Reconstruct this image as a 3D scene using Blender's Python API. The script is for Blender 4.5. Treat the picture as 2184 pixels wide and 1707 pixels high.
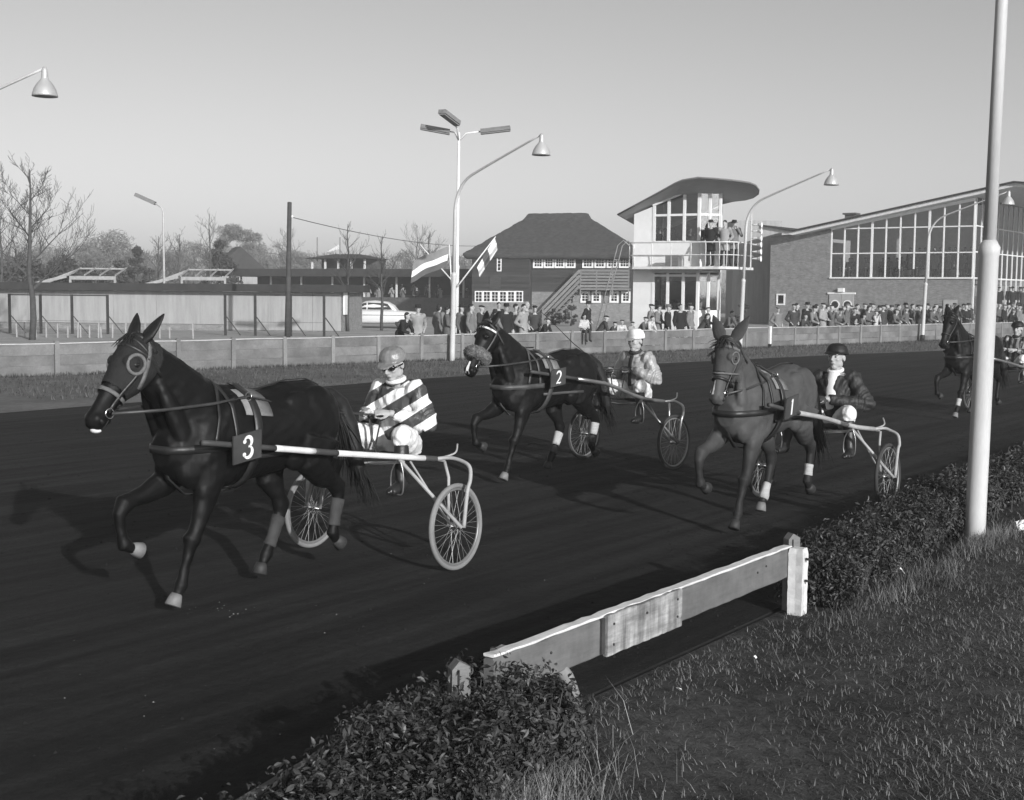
import bpy, bmesh, math, random
import numpy as np
from mathutils import Vector, Matrix
from mathutils.bvhtree import BVHTree
R = math.radians
random.seed(7)
words = ['first', 'second', 'third', 'fourth', 'fifth', 'sixth', 'seventh', 'eighth', 'ninth', 'tenth', 'eleventh', 'twelfth', 'thirteenth', 'fourteenth', 'fifteenth', 'sixteenth', 'seventeenth', 'eighteenth', 'nineteenth', 'twentieth', 'twenty-first', 'twenty-second', 'twenty-third', 'twenty-fourth', 'twenty-fifth', 'twenty-sixth']
rng = np.random.default_rng(7)
scn = bpy.context.scene
col = scn.collection
for o in list(bpy.data.objects):
    bpy.data.objects.remove(o)

# ------------------------------------------------------------------ camera
FPX, CAM_H, HALF = 2800.0, 2.2, 1092.0
PITCH, ROLL = math.atan(231.5 / FPX), R(0.5)
cam_d = bpy.data.cameras.new('camera')
cam = bpy.data.objects.new('camera', cam_d)
col.objects.link(cam)
cam_d.sensor_fit = 'HORIZONTAL'
cam_d.angle = 2 * math.atan(HALF / FPX)
cam_d.clip_start, cam_d.clip_end = 0.1, 6000
cam.location = (0, 0, CAM_H)
_f = Vector((0, math.cos(PITCH), -math.sin(PITCH)))
_r0 = Vector((1, 0, 0))
_u0 = _r0.cross(_f)
_r = math.cos(ROLL) * _r0 + math.sin(ROLL) * _u0
_u = -math.sin(ROLL) * _r0 + math.cos(ROLL) * _u0
cam.rotation_euler = Matrix((_r, _u, -_f)).transposed().to_euler()
scn.camera = cam

# ------------------------------------------------------------------ sky, sun, exposure
SUN_EL, SUN_AZ = R(17.0), R(153.0)          # azimuth clockwise from +Y: the sun stands behind the camera, a little to the right
w = bpy.data.worlds.new('World')
scn.world = w
w.use_nodes = True
nt = w.node_tree
nt.nodes.clear()
sky = nt.nodes.new('ShaderNodeTexSky')
sky.sky_type = 'NISHITA'
sky.sun_disc = False
sky.sun_elevation = SUN_EL
sky.sun_rotation = SUN_AZ
sky.air_density, sky.dust_density, sky.ozone_density = 1.0, 1.35, 1.0
bw = nt.nodes.new('ShaderNodeRGBToBW')      # black-and-white film
bg = nt.nodes.new('ShaderNodeBackground')
bg.inputs['Strength'].default_value = 0.112
wo = nt.nodes.new('ShaderNodeOutputWorld')
nt.links.new(sky.outputs[0], bw.inputs[0])
nt.links.new(bw.outputs[0], bg.inputs['Color'])
nt.links.new(bg.outputs[0], wo.inputs['Surface'])
sun_d = bpy.data.lights.new('sun', 'SUN')
sun_d.energy = 4.2
sun_d.angle = R(0.6)
sun_d.color = (1, 1, 1)
sun = bpy.data.objects.new('sun', sun_d)
col.objects.link(sun)
to_sun = Vector((math.sin(SUN_AZ) * math.cos(SUN_EL), math.cos(SUN_AZ) * math.cos(SUN_EL), math.sin(SUN_EL)))
sun.rotation_euler = to_sun.to_track_quat('Z', 'Y').to_euler()
sun.location = (8, -20, 20)
scn.render.engine = 'CYCLES'
scn.view_settings.view_transform = 'Standard'
scn.view_settings.look = 'None'
scn.view_settings.exposure = 0.15
scn.view_settings.gamma = 1.0
scn.view_settings.use_curve_mapping = False

# ------------------------------------------------------------------ survey helpers (photo measured in units of 1/2184 of its width)
def ray(u, v):
    return _f + _r * ((u - 1092) / FPX) - _u * ((v - 853.5) / FPX)
def G(u, v, z=0.0):
    d = ray(u, v)
    p = Vector((0, 0, CAM_H)) + d * ((z - CAM_H) / d.z)
    return p
def atY(u, v, Y):
    d = ray(u, v)
    return Vector((0, 0, CAM_H)) + d * (Y / d.y)
def hit(u, v, p0, n):
    d = ray(u, v)
    o = Vector((0, 0, CAM_H))
    return o + d * ((p0 - o).dot(n) / d.dot(n))

# ------------------------------------------------------------------ object helpers
def tag(o, label=None, cat=None, group=None, kind=None):
    if label: o['label'] = label
    if cat: o['category'] = cat
    if group: o['group'] = group
    if kind: o['kind'] = kind
    return o
def empty(name, loc=(0, 0, 0), rz=0.0, label=None, cat=None, group=None):
    o = bpy.data.objects.new(name, None)
    o.empty_display_size = 0.2
    col.objects.link(o)
    o.location = loc
    o.rotation_euler = (0, 0, rz)
    return tag(o, label, cat, group)
def link(name, me, parent=None, mat=None):
    o = bpy.data.objects.new(name, me)
    col.objects.link(o)
    if parent: o.parent = parent
    if mat is not None:
        if len(me.materials) == 0: me.materials.append(mat)
    return o
def copy_tree(o, parent=None):
    c = o.copy()
    col.objects.link(c)
    c.parent = parent
    for ch in o.children:
        copy_tree(ch, c)
    return c

class MB:
    def __init__(s):
        s.v, s.f = [], []
    def add(s, vs, fs):
        b = len(s.v)
        s.v += [tuple(p) for p in vs]
        s.f += [tuple(i + b for i in f) for f in fs]
        return s
    def box(s, c, d, rz=0.0, M=None):
        hx, hy, hz = d[0] / 2, d[1] / 2, d[2] / 2
        vs = [Vector((x, y, z)) for z in (-hz, hz) for x, y in ((-hx, -hy), (hx, -hy), (hx, hy), (-hx, hy))]
        if M is None: M = Matrix.Rotation(rz, 3, 'Z')
        vs = [M @ p + Vector(c) for p in vs]
        return s.add(vs, [(3, 2, 1, 0), (4, 5, 6, 7), (0, 1, 5, 4), (1, 2, 6, 5), (2, 3, 7, 6), (3, 0, 4, 7)])
    def bar(s, a, b, w, h, up=(0, 0, 1)):
        a, b = Vector(a), Vector(b)
        t = (b - a)
        L = t.length
        t.normalize()
        upv = Vector(up)
        if abs(t.dot(upv)) > 0.99: upv = Vector((1, 0, 0))
        sd = t.cross(upv).normalized()
        un = sd.cross(t)
        M = Matrix((t, -sd, un)).transposed()
        return s.box((a + b) / 2, (L, w, h), M=M)
    def rings(s, rs, cap=True, closed=False):
        n = len(rs[0])
        b = len(s.v)
        for r in rs: s.v += [tuple(p) for p in r]
        m = len(rs)
        for i in range(m if closed else m - 1):
            j = (i + 1) % m
            for k in range(n):
                l = (k + 1) % n
                s.f.append((b + i * n + k, b + i * n + l, b + j * n + l, b + j * n + k))
        if cap and not closed:
            s.f.append(tuple(b + k for k in reversed(range(n))))
            s.f.append(tuple(b + (m - 1) * n + k for k in range(n)))
        return s
    def tube(s, pts, r, n=8, cap=True, closed=False):
        pts = [Vector(p) for p in pts]
        m = len(pts)
        if not hasattr(r, '__len__'): r = [r] * m
        rs, prev = [], None
        for i, p in enumerate(pts):
            if closed: t = pts[(i + 1) % m] - pts[i - 1]
            else: t = pts[min(i + 1, m - 1)] - pts[max(i - 1, 0)]
            t.normalize()
            if prev is None:
                a = Vector((0, 0, 1)) if abs(t.z) < 0.9 else Vector((1, 0, 0))
            else: a = prev
            x = (a - t * a.dot(t)).normalized()
            prev = x
            y = t.cross(x)
            rs.append([p + (x * math.cos(2 * math.pi * k / n) + y * math.sin(2 * math.pi * k / n)) * r[i] for k in range(n)])
        return s.rings(rs, cap, closed)
    def limb(s, st, lat=(0, 1, 0), n=14):
        """st: list of (x,y,z, r_inplane, r_lateral)"""
        P = [Vector(q[:3]) for q in st]
        m = len(P)
        rs = []
        lat = Vector(lat)
        for i, p in enumerate(P):
            t = (P[min(i + 1, m - 1)] - P[max(i - 1, 0)]).normalized()
            y = (lat - t * lat.dot(t)).normalized()
            x = y.cross(t)
            a, b = st[i][3], st[i][4]
            rs.append([p + x * a * math.cos(2 * math.pi * k / n) + y * b * math.sin(2 * math.pi * k / n) for k in range(n)])
        return s.rings(rs)
    def ell(s, c, r, M=None, nu=12, nv=8):
        c = Vector(c)
        M = M or Matrix.Identity(3)
        rs = []
        vs = [c + M @ Vector((0, 0, -r[2]))]
        for j in range(1, nv):
            ph = -math.pi / 2 + math.pi * j / nv
            for k in range(nu):
                th = 2 * math.pi * k / nu
                vs.append(c + M @ Vector((r[0] * math.cos(ph) * math.cos(th), r[1] * math.cos(ph) * math.sin(th), r[2] * math.sin(ph))))
        vs.append(c + M @ Vector((0, 0, r[2])))
        fs = [(0, 1 + (k + 1) % nu, 1 + k) for k in range(nu)]
        for j in range(nv - 2):
            for k in range(nu):
                l = (k + 1) % nu
                a = 1 + j * nu
                fs.append((a + k, a + l, a + nu + l, a + nu + k))
        a = 1 + (nv - 2) * nu
        fs += [(a + k, a + (k + 1) % nu, len(vs) - 1) for k in range(nu)]
        return s.add(vs, fs)
    def lathe(s, prof, c=(0, 0, 0), n=16, M=None):
        c = Vector(c)
        M = M or Matrix.Identity(3)
        rs = [[c + M @ Vector((r * math.cos(2 * math.pi * k / n), r * math.sin(2 * math.pi * k / n), z)) for k in range(n)] for r, z in prof]
        return s.rings(rs)
    def prism(s, poly, off):
        """extrude planar polygon (3D points) by vector off"""
        poly = [Vector(p) for p in poly]
        off = Vector(off)
        n = len(poly)
        vs = poly + [p + off for p in poly]
        fs = [tuple(range(n)), tuple(n + k for k in reversed(range(n)))]
        for k in range(n):
            l = (k + 1) % n
            fs.append((k, n + k, n + l, l))
        return s.add(vs, fs)
    def band(s, pts, nrm, w, t=0.006, closed=False):
        """strap: flat ribbon with thickness; nrm = outward normals"""
        pts = [Vector(p) for p in pts]
        m = len(pts)
        rs = []
        for i, p in enumerate(pts):
            if closed: tg = pts[(i + 1) % m] - pts[i - 1]
            else: tg = pts[min(i + 1, m - 1)] - pts[max(i - 1, 0)]
            tg.normalize()
            nn = Vector(nrm[i])
            nn = (nn - tg * nn.dot(tg)).normalized()
            b = tg.cross(nn)
            rs.append([p + b * w / 2, p + b * w / 2 + nn * t, p - b * w / 2 + nn * t, p - b * w / 2])
        return s.rings(rs, True, closed)
    def xf(s, M):
        s.v = [tuple(M @ Vector(p)) for p in s.v]
        return s
    def mesh(s, name, smooth=False, recalc=True):
        me = bpy.data.meshes.new(name)
        me.from_pydata(s.v, [], s.f)
        if recalc:
            bm = bmesh.new()
            bm.from_mesh(me)
            bmesh.ops.recalc_face_normals(bm, faces=bm.faces)
            bm.to_mesh(me)
            bm.free()
        if smooth:
            me.polygons.foreach_set('use_smooth', [True] * len(me.polygons))
        me.update()
        return me
    def build(s, name, mat, parent=None, smooth=False):
        return link(name, s.mesh(name, smooth), parent, mat)

def remesh(mb, name, voxel, it=6, fac=0.5, adapt=0):
    me = mb.mesh(name + '_tmp')
    o = bpy.data.objects.new('tmp', me)
    col.objects.link(o)
    m = o.modifiers.new('r', 'REMESH')
    m.mode = 'VOXEL'
    m.voxel_size = voxel
    m.use_smooth_shade = True
    if it:
        sm = o.modifiers.new('s', 'SMOOTH')
        sm.factor, sm.iterations = fac, it
    dg = bpy.context.evaluated_depsgraph_get()
    out = bpy.data.meshes.new_from_object(o.evaluated_get(dg))
    out.name = name
    out.materials.clear()
    bpy.data.objects.remove(o)
    bpy.data.meshes.remove(me)
    out.polygons.foreach_set('use_smooth', [True] * len(out.polygons))
    return out

# ------------------------------------------------------------------ materials (all grey: the photograph is black and white)
def newmat(name):
    m = bpy.data.materials.new(name)
    m.use_nodes = True
    t = m.node_tree
    return m, t, t.nodes['Principled BSDF']
def nd(t, typ, **kw):
    n = t.nodes.new(typ)
    for k, v in kw.items():
        if k in n.inputs.keys(): n.inputs[k].default_value = v
        else: setattr(n, k, v)
    return n
def mth(t, op, a, b=None):
    n = t.nodes.new('ShaderNodeMath')
    n.operation = op
    for i, x in enumerate((a, b)):
        if x is None: continue
        if isinstance(x, (int, float)): n.inputs[i].default_value = x
        else: t.links.new(x, n.inputs[i])
    return n.outputs[0]
def coords(t, stretch=(1, 1, 1), rnd=True):
    tc = t.nodes.new('ShaderNodeTexCoord')
    mp = t.nodes.new('ShaderNodeMapping')
    mp.inputs['Scale'].default_value = stretch
    t.links.new(tc.outputs['Object'], mp.inputs['Vector'])
    if rnd:
        oi = t.nodes.new('ShaderNodeObjectInfo')
        cx = t.nodes.new('ShaderNodeCombineXYZ')
        k = mth(t, 'MULTIPLY', oi.outputs['Random'], 37.0)
        for i in range(3): t.links.new(k, cx.inputs[i])
        t.links.new(cx.outputs[0], mp.inputs['Location'])
    return mp.outputs['Vector'], tc.outputs['Object']
def noise(t, vec, scale, detail=5.0, rough=0.6):
    n = t.nodes.new('ShaderNodeTexNoise')
    n.inputs['Scale'].default_value = scale
    n.inputs['Detail'].default_value = detail
    n.inputs['Roughness'].default_value = rough
    t.links.new(vec, n.inputs['Vector'])
    return n.outputs['Fac']
def mrange(t, x, a, b, c, d):
    n = t.nodes.new('ShaderNodeMapRange')
    n.inputs[1].default_value, n.inputs[2].default_value = a, b
    n.inputs[3].default_value, n.inputs[4].default_value = c, d
    t.links.new(x, n.inputs[0])
    return n.outputs[0]
def mat(name, g, rough=0.7, var=0.25, scale=6.0, bump=0.0, bscale=60.0, spec=0.3, metal=0.0, stretch=(1, 1, 1), objvar=0.0, fine=0.0, sheen=0.0):
    m, t, p = newmat(name)
    vec, raw = coords(t, stretch)
    c = mrange(t, noise(t, vec, scale), 0.3, 0.7, g * (1 - var), g * (1 + var))
    if fine:
        c = mth(t, 'MULTIPLY', c, mrange(t, noise(t, vec, scale * 13), 0.3, 0.7, 1 - fine, 1 + fine))
    if objvar:
        oi = t.nodes.new('ShaderNodeObjectInfo')
        c = mth(t, 'MULTIPLY', c, mrange(t, oi.outputs['Random'], 0, 1, 1 - objvar, 1 + objvar))
    t.links.new(c, p.inputs['Base Color'])
    p.inputs['Roughness'].default_value = rough
    p.inputs['Specular IOR Level'].default_value = spec
    p.inputs['Metallic'].default_value = metal
    if sheen: p.inputs['Sheen Weight'].default_value = sheen
    if bump:
        b = t.nodes.new('ShaderNodeBump')
        b.inputs['Strength'].default_value = bump
        b.inputs['Distance'].default_value = 0.02
        t.links.new(noise(t, vec, bscale, 6), b.inputs['Height'])
        t.links.new(b.outputs[0], p.inputs['Normal'])
    return m
def glass(name, tint=0.75, refl=1.45):
    m, t, p = newmat(name)
    t.nodes.remove(p)
    out = t.nodes['Material Output']
    tr = nd(t, 'ShaderNodeBsdfTransparent')
    tr.inputs[0].default_value = (tint, tint, tint, 1)
    gl = nd(t, 'ShaderNodeBsdfGlossy')
    gl.inputs['Roughness'].default_value = 0.03
    fr = nd(t, 'ShaderNodeFresnel', IOR=refl)
    mx = nd(t, 'ShaderNodeMixShader')
    t.links.new(fr.outputs[0], mx.inputs[0])
    t.links.new(tr.outputs[0], mx.inputs[1])
    t.links.new(gl.outputs[0], mx.inputs[2])
    t.links.new(mx.outputs[0], out.inputs['Surface'])
    return m
M = dict(
    track=None,
    white=mat('white_paint', 0.72, 0.5, 0.06, 3, 0.03, 40),
    pole_white=mat('pole_paint', 0.50, 0.5, 0.10, 1.2, 0.06, 50, stretch=(6, 6, .8), fine=0.06),
    white_dull=mat('greyed_white_paint', 0.30, 0.7, 0.2, 4, 0.1, 40, fine=0.1),
    white_old=mat('weathered_white_paint', 0.62, 0.6, 0.14, 5, 0.1, 60, fine=0.1),
    concrete=mat('concrete', 0.145, 0.9, 0.34, 1.4, 0.25, 30, fine=0.12, objvar=0.16),
    concrete_post=mat('concrete_post', 0.18, 0.9, 0.2, 2, 0.25, 40, fine=0.12, objvar=0.12),
    pipe=mat('galvanised_pipe', 0.42, 0.5, 0.15, 4, 0, 10, 0.5),
    dark_wood=mat('dark_wood', 0.045, 0.8, 0.3, 2, 0.3, 20, stretch=(1, 1, 6), objvar=0.2),
    mid_wood=mat('grey_wood', 0.17, 0.8, 0.25, 3, 0.3, 25, stretch=(1, 6, 6), objvar=0.15),
    black=mat('black_paint', 0.014, 0.6, 0.2, 5),
    iron=mat('dark_iron', 0.03, 0.6, 0.3, 8),
    thatch=mat('thatch', 0.055, 0.95, 0.35, 3, 0.9, 26, stretch=(1, 1, 4), fine=0.3),
    roof_felt=mat('roof_felt', 0.035, 0.9, 0.25, 2, 0.2, 20),
    shedwall=mat('shed_board', 0.30, 0.8, 0.15, 1.2, 0.1, 15, stretch=(4, 4, 0.4), fine=0.08),
    soffit=mat('soffit_boards', 0.34, 0.7, 0.12, 3, 0.1, 30, stretch=(1, 8, 1)),
    glass=glass('window_glass', 0.85, 1.9),
    glass_dark=glass('dim_window_glass', 0.5, 1.6),
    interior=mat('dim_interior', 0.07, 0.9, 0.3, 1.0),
    cloth_white=mat('white_cloth', 0.72, 0.8, 0.08, 8, 0.25, 18),
    leather=mat('black_leather', 0.018, 0.45, 0.3, 9, 0.15, 60, 0.5),
    leather_grey=mat('worn_leather', 0.06, 0.5, 0.3, 9, 0.15, 60, 0.5),
    chrome=mat('nickel', 0.7, 0.25, 0.1, 9, 0, 10, 0.5, 1.0),
    rubber=mat('tyre_rubber', 0.05, 0.8, 0.3, 6, 0.1, 50),
    skin=mat('skin', 0.36, 0.55, 0.10, 14, 0.08, 60, 0.35),
    hair=mat('dark_hair', 0.02, 0.6, 0.4, 30, 0.5, 80),
    bark=mat('bark', 0.06, 0.9, 0.3, 8, 0.5, 30),
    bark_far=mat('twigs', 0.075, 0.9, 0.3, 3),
)
def brick_mat(name, g, g2, sc=1.0):
    m, t, p = newmat(name)
    vec, raw = coords(t, (1, 1, 1), False)
    sep = t.nodes.new('ShaderNodeSeparateXYZ')
    t.links.new(raw, sep.inputs[0])
    cmb = t.nodes.new('ShaderNodeCombineXYZ')
    t.links.new(mth(t, 'ADD', sep.outputs[0], sep.outputs[1]), cmb.inputs[0])
    t.links.new(sep.outputs[2], cmb.inputs[1])
    br = t.nodes.new('ShaderNodeTexBrick')
    br.inputs['Scale'].default_value = sc
    br.inputs['Brick Width'].default_value = 0.22
    br.inputs['Row Height'].default_value = 0.065
    br.inputs['Mortar Size'].default_value = 0.008
    br.inputs['Color1'].default_value = (g, g, g, 1)
    br.inputs['Color2'].default_value = (g2, g2, g2, 1)
    br.inputs['Mortar'].default_value = (g * 1.5, g * 1.5, g * 1.5, 1)
    t.links.new(cmb.outputs[0], br.inputs['Vector'])
    mx = nd(t, 'ShaderNodeMixRGB', blend_type='MULTIPLY')
    mx.inputs[0].default_value = 1
    t.links.new(br.outputs[0], mx.inputs[1])
    t.links.new(mrange(t, noise(t, raw, 2.5, 8, 0.75), 0.3, 0.7, 0.7, 1.3), mx.inputs[2])
    t.links.new(mx.outputs[0], p.inputs['Base Color'])
    p.inputs['Roughness'].default_value = 0.9
    b = nd(t, 'ShaderNodeBump')
    b.inputs['Strength'].default_value = 0.4
    b.inputs['Distance'].default_value = 0.01
    t.links.new(br.outputs['Fac'], b.inputs['Height'])
    b.invert = True
    t.links.new(b.outputs[0], p.inputs['Normal'])
    return m
M['brick'] = brick_mat('brick', 0.15, 0.22)
M['brick_dark'] = brick_mat('dark_brick', 0.06, 0.09)
def ground_mat(name, g, var, s1, s2, bump, bs, rough=0.95, spots=0.0, streak=None):
    m, t, p = newmat(name)
    vec, raw = coords(t, (1, 1, 1), False)
    c = mrange(t, noise(t, raw, s1, 6), 0.3, 0.7, g * (1 - var), g * (1 + var))
    c = mth(t, 'MULTIPLY', c, mrange(t, noise(t, raw, s2, 8, 0.7), 0.3, 0.7, 1 - var, 1 + var))
    if streak:
        mp = nd(t, 'ShaderNodeMapping')
        mr = nd(t, 'ShaderNodeMapping')
        mr.inputs['Rotation'].default_value = (0, 0, streak)
        t.links.new(raw, mr.inputs[0])
        mp.inputs['Scale'].default_value = (0.12, 2.2, 1)
        t.links.new(mr.outputs[0], mp.inputs[0])
        c = mth(t, 'MULTIPLY', c, mrange(t, noise(t, mp.outputs[0], 1.6, 5), 0.38, 0.62, 0.6, 1.45))
    if spots:
        v = nd(t, 'ShaderNodeTexVoronoi')
        v.inputs['Scale'].default_value = 9.0
        t.links.new(raw, v.inputs['Vector'])
        k = mth(t, 'LESS_THAN', v.outputs['Distance'], 0.075)
        k = mth(t, 'MULTIPLY', k, mth(t, 'GREATER_THAN', noise(t, raw, 2.1, 3), 0.57))
        c = mth(t, 'ADD', c, mth(t, 'MULTIPLY', k, spots))
    t.links.new(c, p.inputs['Base Color'])
    p.inputs['Roughness'].default_value = rough
    p.inputs['Specular IOR Level'].default_value = 0.15
    b = nd(t, 'ShaderNodeBump')
    b.inputs['Strength'].default_value = bump
    b.inputs['Distance'].default_value = 0.05 if streak else 0.03
    hh = noise(t, raw, bs, 8, 0.7)
    if streak: hh = mth(t, 'ADD', hh, mth(t, 'ADD', mth(t, 'MULTIPLY', noise(t, raw, 5.0, 3, .5), 1.6), mth(t, 'MULTIPLY', noise(t, mp.outputs[0], 5.0, 4), .5)))
    t.links.new(hh, b.inputs['Height'])
    t.links.new(b.outputs[0], p.inputs['Normal'])
    return m
M['track'] = ground_mat('cinder_track', 0.018, 0.24, 0.45, 11, 0.8, 22, spots=0.02, streak=R(-54))
M['turf'] = ground_mat('turf', 0.06, 0.5, 0.9, 9, 0.9, 30)
M['turf_far'] = ground_mat('far_turf', 0.14, 0.3, 0.5, 6, 0.9, 12)
M['yard'] = ground_mat('yard_gravel', 0.34, 0.2, 0.5, 8, 0.4, 12)
M['earth'] = ground_mat('open_ground', 0.06, 0.3, 0.02, 0.5, 0.2, 2)
# ------------------------------------------------------------------ ground, track, verges, yard
def sheet(name, pts, z, mt, n=None):
    mb = MB()
    mb.add([(p[0], p[1], z) for p in pts], [tuple(range(len(pts)))])
    o = mb.build(name, mt)
    return tag(o, kind='structure')
g = MB()
g.add([(-3000, -600, -0.012), (3000, -600, -0.012), (3000, 5000, -0.012), (-3000, 5000, -0.012)], [(0, 1, 2, 3)])
tag(g.build('ground', M['earth']), kind='structure')

RAIL_A, RAIL_B = Vector((-0.10, 6.12, 0)), Vector((1.91, 8.93, 0))
RD = (RAIL_B - RAIL_A).normalized()               # along the inside rail, away from the camera
RN = Vector((RD.y, -RD.x, 0))                     # towards the camera side
FA, FB = G(121, 802), G(1957, 729.5)              # outer fence: first and 25th post measured
FSTEP = (FB - FA) / 25.0
FD = FSTEP.normalized()
FN = Vector((FD.y, -FD.x, 0))                     # towards the track
def fpt(n, off=0.0, z=0.0):
    return FA + FSTEP * n + FN * off + Vector((0, 0, z))
outer = [G(u, v) for u, v in ((0, 882), (400, 850), (830, 813), (1400, 776), (1750, 759), (2184, 741))]
outer = [outer[0] + (outer[0] - outer[1]).normalized() * 40] + outer + [outer[-1] + (outer[-1] - outer[-2]).normalized() * 60]
in0, in1 = RAIL_A - RD * 40 - RN * 0.1, RAIL_B + RD * 80 - RN * 0.1
sheet('track', [in0, in1] + outer[::-1], 0.0, M['track'])
sheet('far_verge', outer + [fpt(60, -0.3), fpt(-30, -0.3)], 0.0042, M['turf_far'])
sheet('yard', [fpt(-30, -0.25), fpt(60, -0.25), fpt(60, -70), fpt(-30, -70)], 0.0, M['yard'])

def hgt(x, y):
    return 0.03 * math.sin(x * 1.7 + y * 0.6) * math.cos(y * 1.3 - x * 0.4) + 0.012 * math.sin(5 * x + 3 * y) + 0.035
vb = MB()
NX, NY = 60, 90
for j in range(NY + 1):
    for i in range(NX + 1):
        t_, s_ = -9 + 34 * j / NY, 9.0 * i / NX
        p = RAIL_A + RD * t_ + RN * (s_ - 0.05)
        edge = min(1, s_ / 0.5)
        vb.v.append((p.x, p.y, hgt(p.x, p.y) * edge + 0.004))
for j in range(NY):
    for i in range(NX):
        a = j * (NX + 1) + i
        vb.f.append((a, a + 1, a + NX + 2, a + NX + 1))
tag(vb.build('near_verge', M['turf'], smooth=True), kind='structure')

# ------------------------------------------------------------------ outer fence of concrete posts and slabs, pipe on top
FH = 0.80
def slab_mesh(L, h, t=0.05):
    mb = MB()
    b = 0.008
    mb.prism([(0, -t / 2, b), (b, -t / 2, 0), (L - b, -t / 2, 0), (L, -t / 2, b), (L, -t / 2, h - b), (L - b, -t / 2, h), (b, -t / 2, h), (0, -t / 2, h - b)], (0, t, 0))
    return mb.mesh('slab')
SL = FSTEP.length
post_mb = MB()
post_mb.lathe([(0.085, 0), (0.085, FH + 0.02), (0.07, FH + 0.055), (0.03, FH + 0.075)], n=4, M=Matrix.Rotation(R(45), 3, 'Z'))
post_me = post_mb.mesh('post')
post_me.materials.append(M['concrete_post'])
hs = [(0.0, 0.255), (0.263, 0.255), (0.526, 0.25)]
slab_mes = []
for z0, h in hs:
    me = slab_mesh(SL - 0.14, h)
    me.materials.append(M['concrete'])
    slab_mes.append(me)
frz = math.atan2(FD.y, FD.x)
def fence_run(n0, n1, label):
    root = empty('fence', fpt(n0), frz, label, 'fence')
    for n in range(n0, n1 + 1):
        o = link('post', post_me, root)
        o.location = ((n - n0) * SL, random.uniform(-0.015, 0.015), random.uniform(-0.015, 0.01))
        o.rotation_euler = (random.uniform(-.012, .012), random.uniform(-.012, .012), 0)
        if n < n1:
            for k, (z0, h) in enumerate(hs):
                s = link('slab', slab_mes[k], root)
                s.location = ((n - n0) * SL + 0.07, random.uniform(-0.008, 0.008), z0 + 0.004 + random.uniform(0, 0.006))
                s.rotation_euler = (0, random.uniform(-.003, .003), 0)
    mb = MB()
    pts = [(i * SL * 0.5, -0.03, FH + 0.012 + 0.008 * math.sin(i * 1.3)) for i in range(2 * (n1 - n0) + 1)]
    mb.tube(pts, 0.021, 6)
    mb.build('top_pipe', M['pipe'], root, True)
    return root
fence_run(-2, 17, 'low grey concrete slab fence left of the gate, behind the lead horse')
fence_run(18, 34, 'low grey concrete slab fence right of the gate, in front of the packed crowd')
gate = empty('gate', fpt(17), frz, 'plain panel gate in the concrete fence, white end post with black foot', 'gate')
mb = MB(); mb.box((SL / 2, 0, 0.36), (SL - 0.2, 0.035, 0.6)); mb.build('panel', M['concrete'], gate)
mb = MB(); mb.tube([(0.1, 0, FH + 0.03), (SL - 0.1, 0, FH + 0.03)], 0.02, 6); mb.build('top_rail', M['pipe'], gate, True)
mb = MB(); mb.box((SL - 0.16, -0.08, 0.52), (0.09, 0.09, 0.72)); mb.build('gate_post', M['white'], gate)
mb = MB(); mb.box((SL - 0.16, -0.08, 0.08), (0.1, 0.1, 0.16)); mb.build('post_foot', M['black'], gate)

# ------------------------------------------------------------------ lamp posts along the track
def lamp_post(base, aim, label, H=8.2, arm=4.6, lean=0.0, collar=2.72, rl=0.085, ru=0.055, foot_mat=None, arm_run=None):
    """aim: horizontal unit vector of the arm"""
    rz = math.atan2(aim.y, aim.x)
    root = empty('lamp_post', base, rz, label, 'lamp post', 'curved lamp posts lighting the track')
    mb = MB()
    mb.lathe([(rl * 1.05, -0.1), (rl, 0.3), (rl * 0.95, collar - 0.08), (rl * 1.04, collar - 0.06), (rl * 1.04, collar), (ru * 1.1, collar + 0.06)], n=20)
    mb.build('lower_tube', M['pole_white'], root, True)
    z0 = H - 2.1
    pts, rad = [(0, 0, collar + 0.02)], [ru * 1.08]
    pts.append((0, 0, z0)); rad.append(ru)
    for k in range(1, 9):                       # the bend
        a = k / 8 * R(68)
        rr = 1.15
        pts.append((rr * (1 - math.cos(a)), 0, z0 + rr * math.sin(a))); rad.append(ru * (1 - 0.04 * k))
    x1, _, z1 = pts[-1]
    for k in range(1, 7):
        f = k / 6
        pts.append((x1 + (arm - x1) * f, 0, z1 + (H - z1) * (f ** 0.97))); rad.append(ru * (0.68 - 0.2 * f))
    mb = MB(); mb.tube(pts, rad, 14)
    mb.build('upper_tube', M['pole_white'], root, True)
    hx, hz = pts[-1][0], pts[-1][2]
    mb = MB()
    mb.lathe([(0.03, 0.03), (0.05, 0.0), (0.07, -0.05), (0.075, -0.2), (0.085, -0.23), (0.17, -0.33), (0.235, -0.44), (0.27, -0.56), (0.275, -0.6), (0.26, -0.6), (0.22, -0.45), (0.15, -0.33)], (hx, 0, hz), 24)
    sh = mb.build('lamp_shade', M['lampmetal'], root, True)
    mb = MB(); mb.ell((hx, 0, hz - 0.47), (0.07, 0.07, 0.11)); mb.build('bulb', M['bulb'], sh, True)
    if foot_mat:
        mb = MB(); mb.lathe([(rl * 1.25, -0.05), (rl * 1.25, 0.32), (rl * 1.1, 0.34)], n=16); mb.build('foot', foot_mat, root, True)
    root.rotation_euler = (0, 0, rz)
    root.rotation_euler = (Matrix.Rotation(lean, 3, 'Y') @ Matrix.Rotation(rz, 3, 'Z')).to_euler()
    return root
M['lampmetal'] = mat('lamp_enamel', 0.5, 0.35, 0.1, 3, 0, 10, 0.5, 0.3)
M['bulb'] = mat('lamp_bulb_glass', 0.5, 0.1, 0.02, 3, 0, 10, 0.6)
b1, b2, b3 = fpt(7.62, 0.28), fpt(16.55, 0.28), fpt(24.95, 0.28)
b0 = fpt(-1.05, 0.28)
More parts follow.
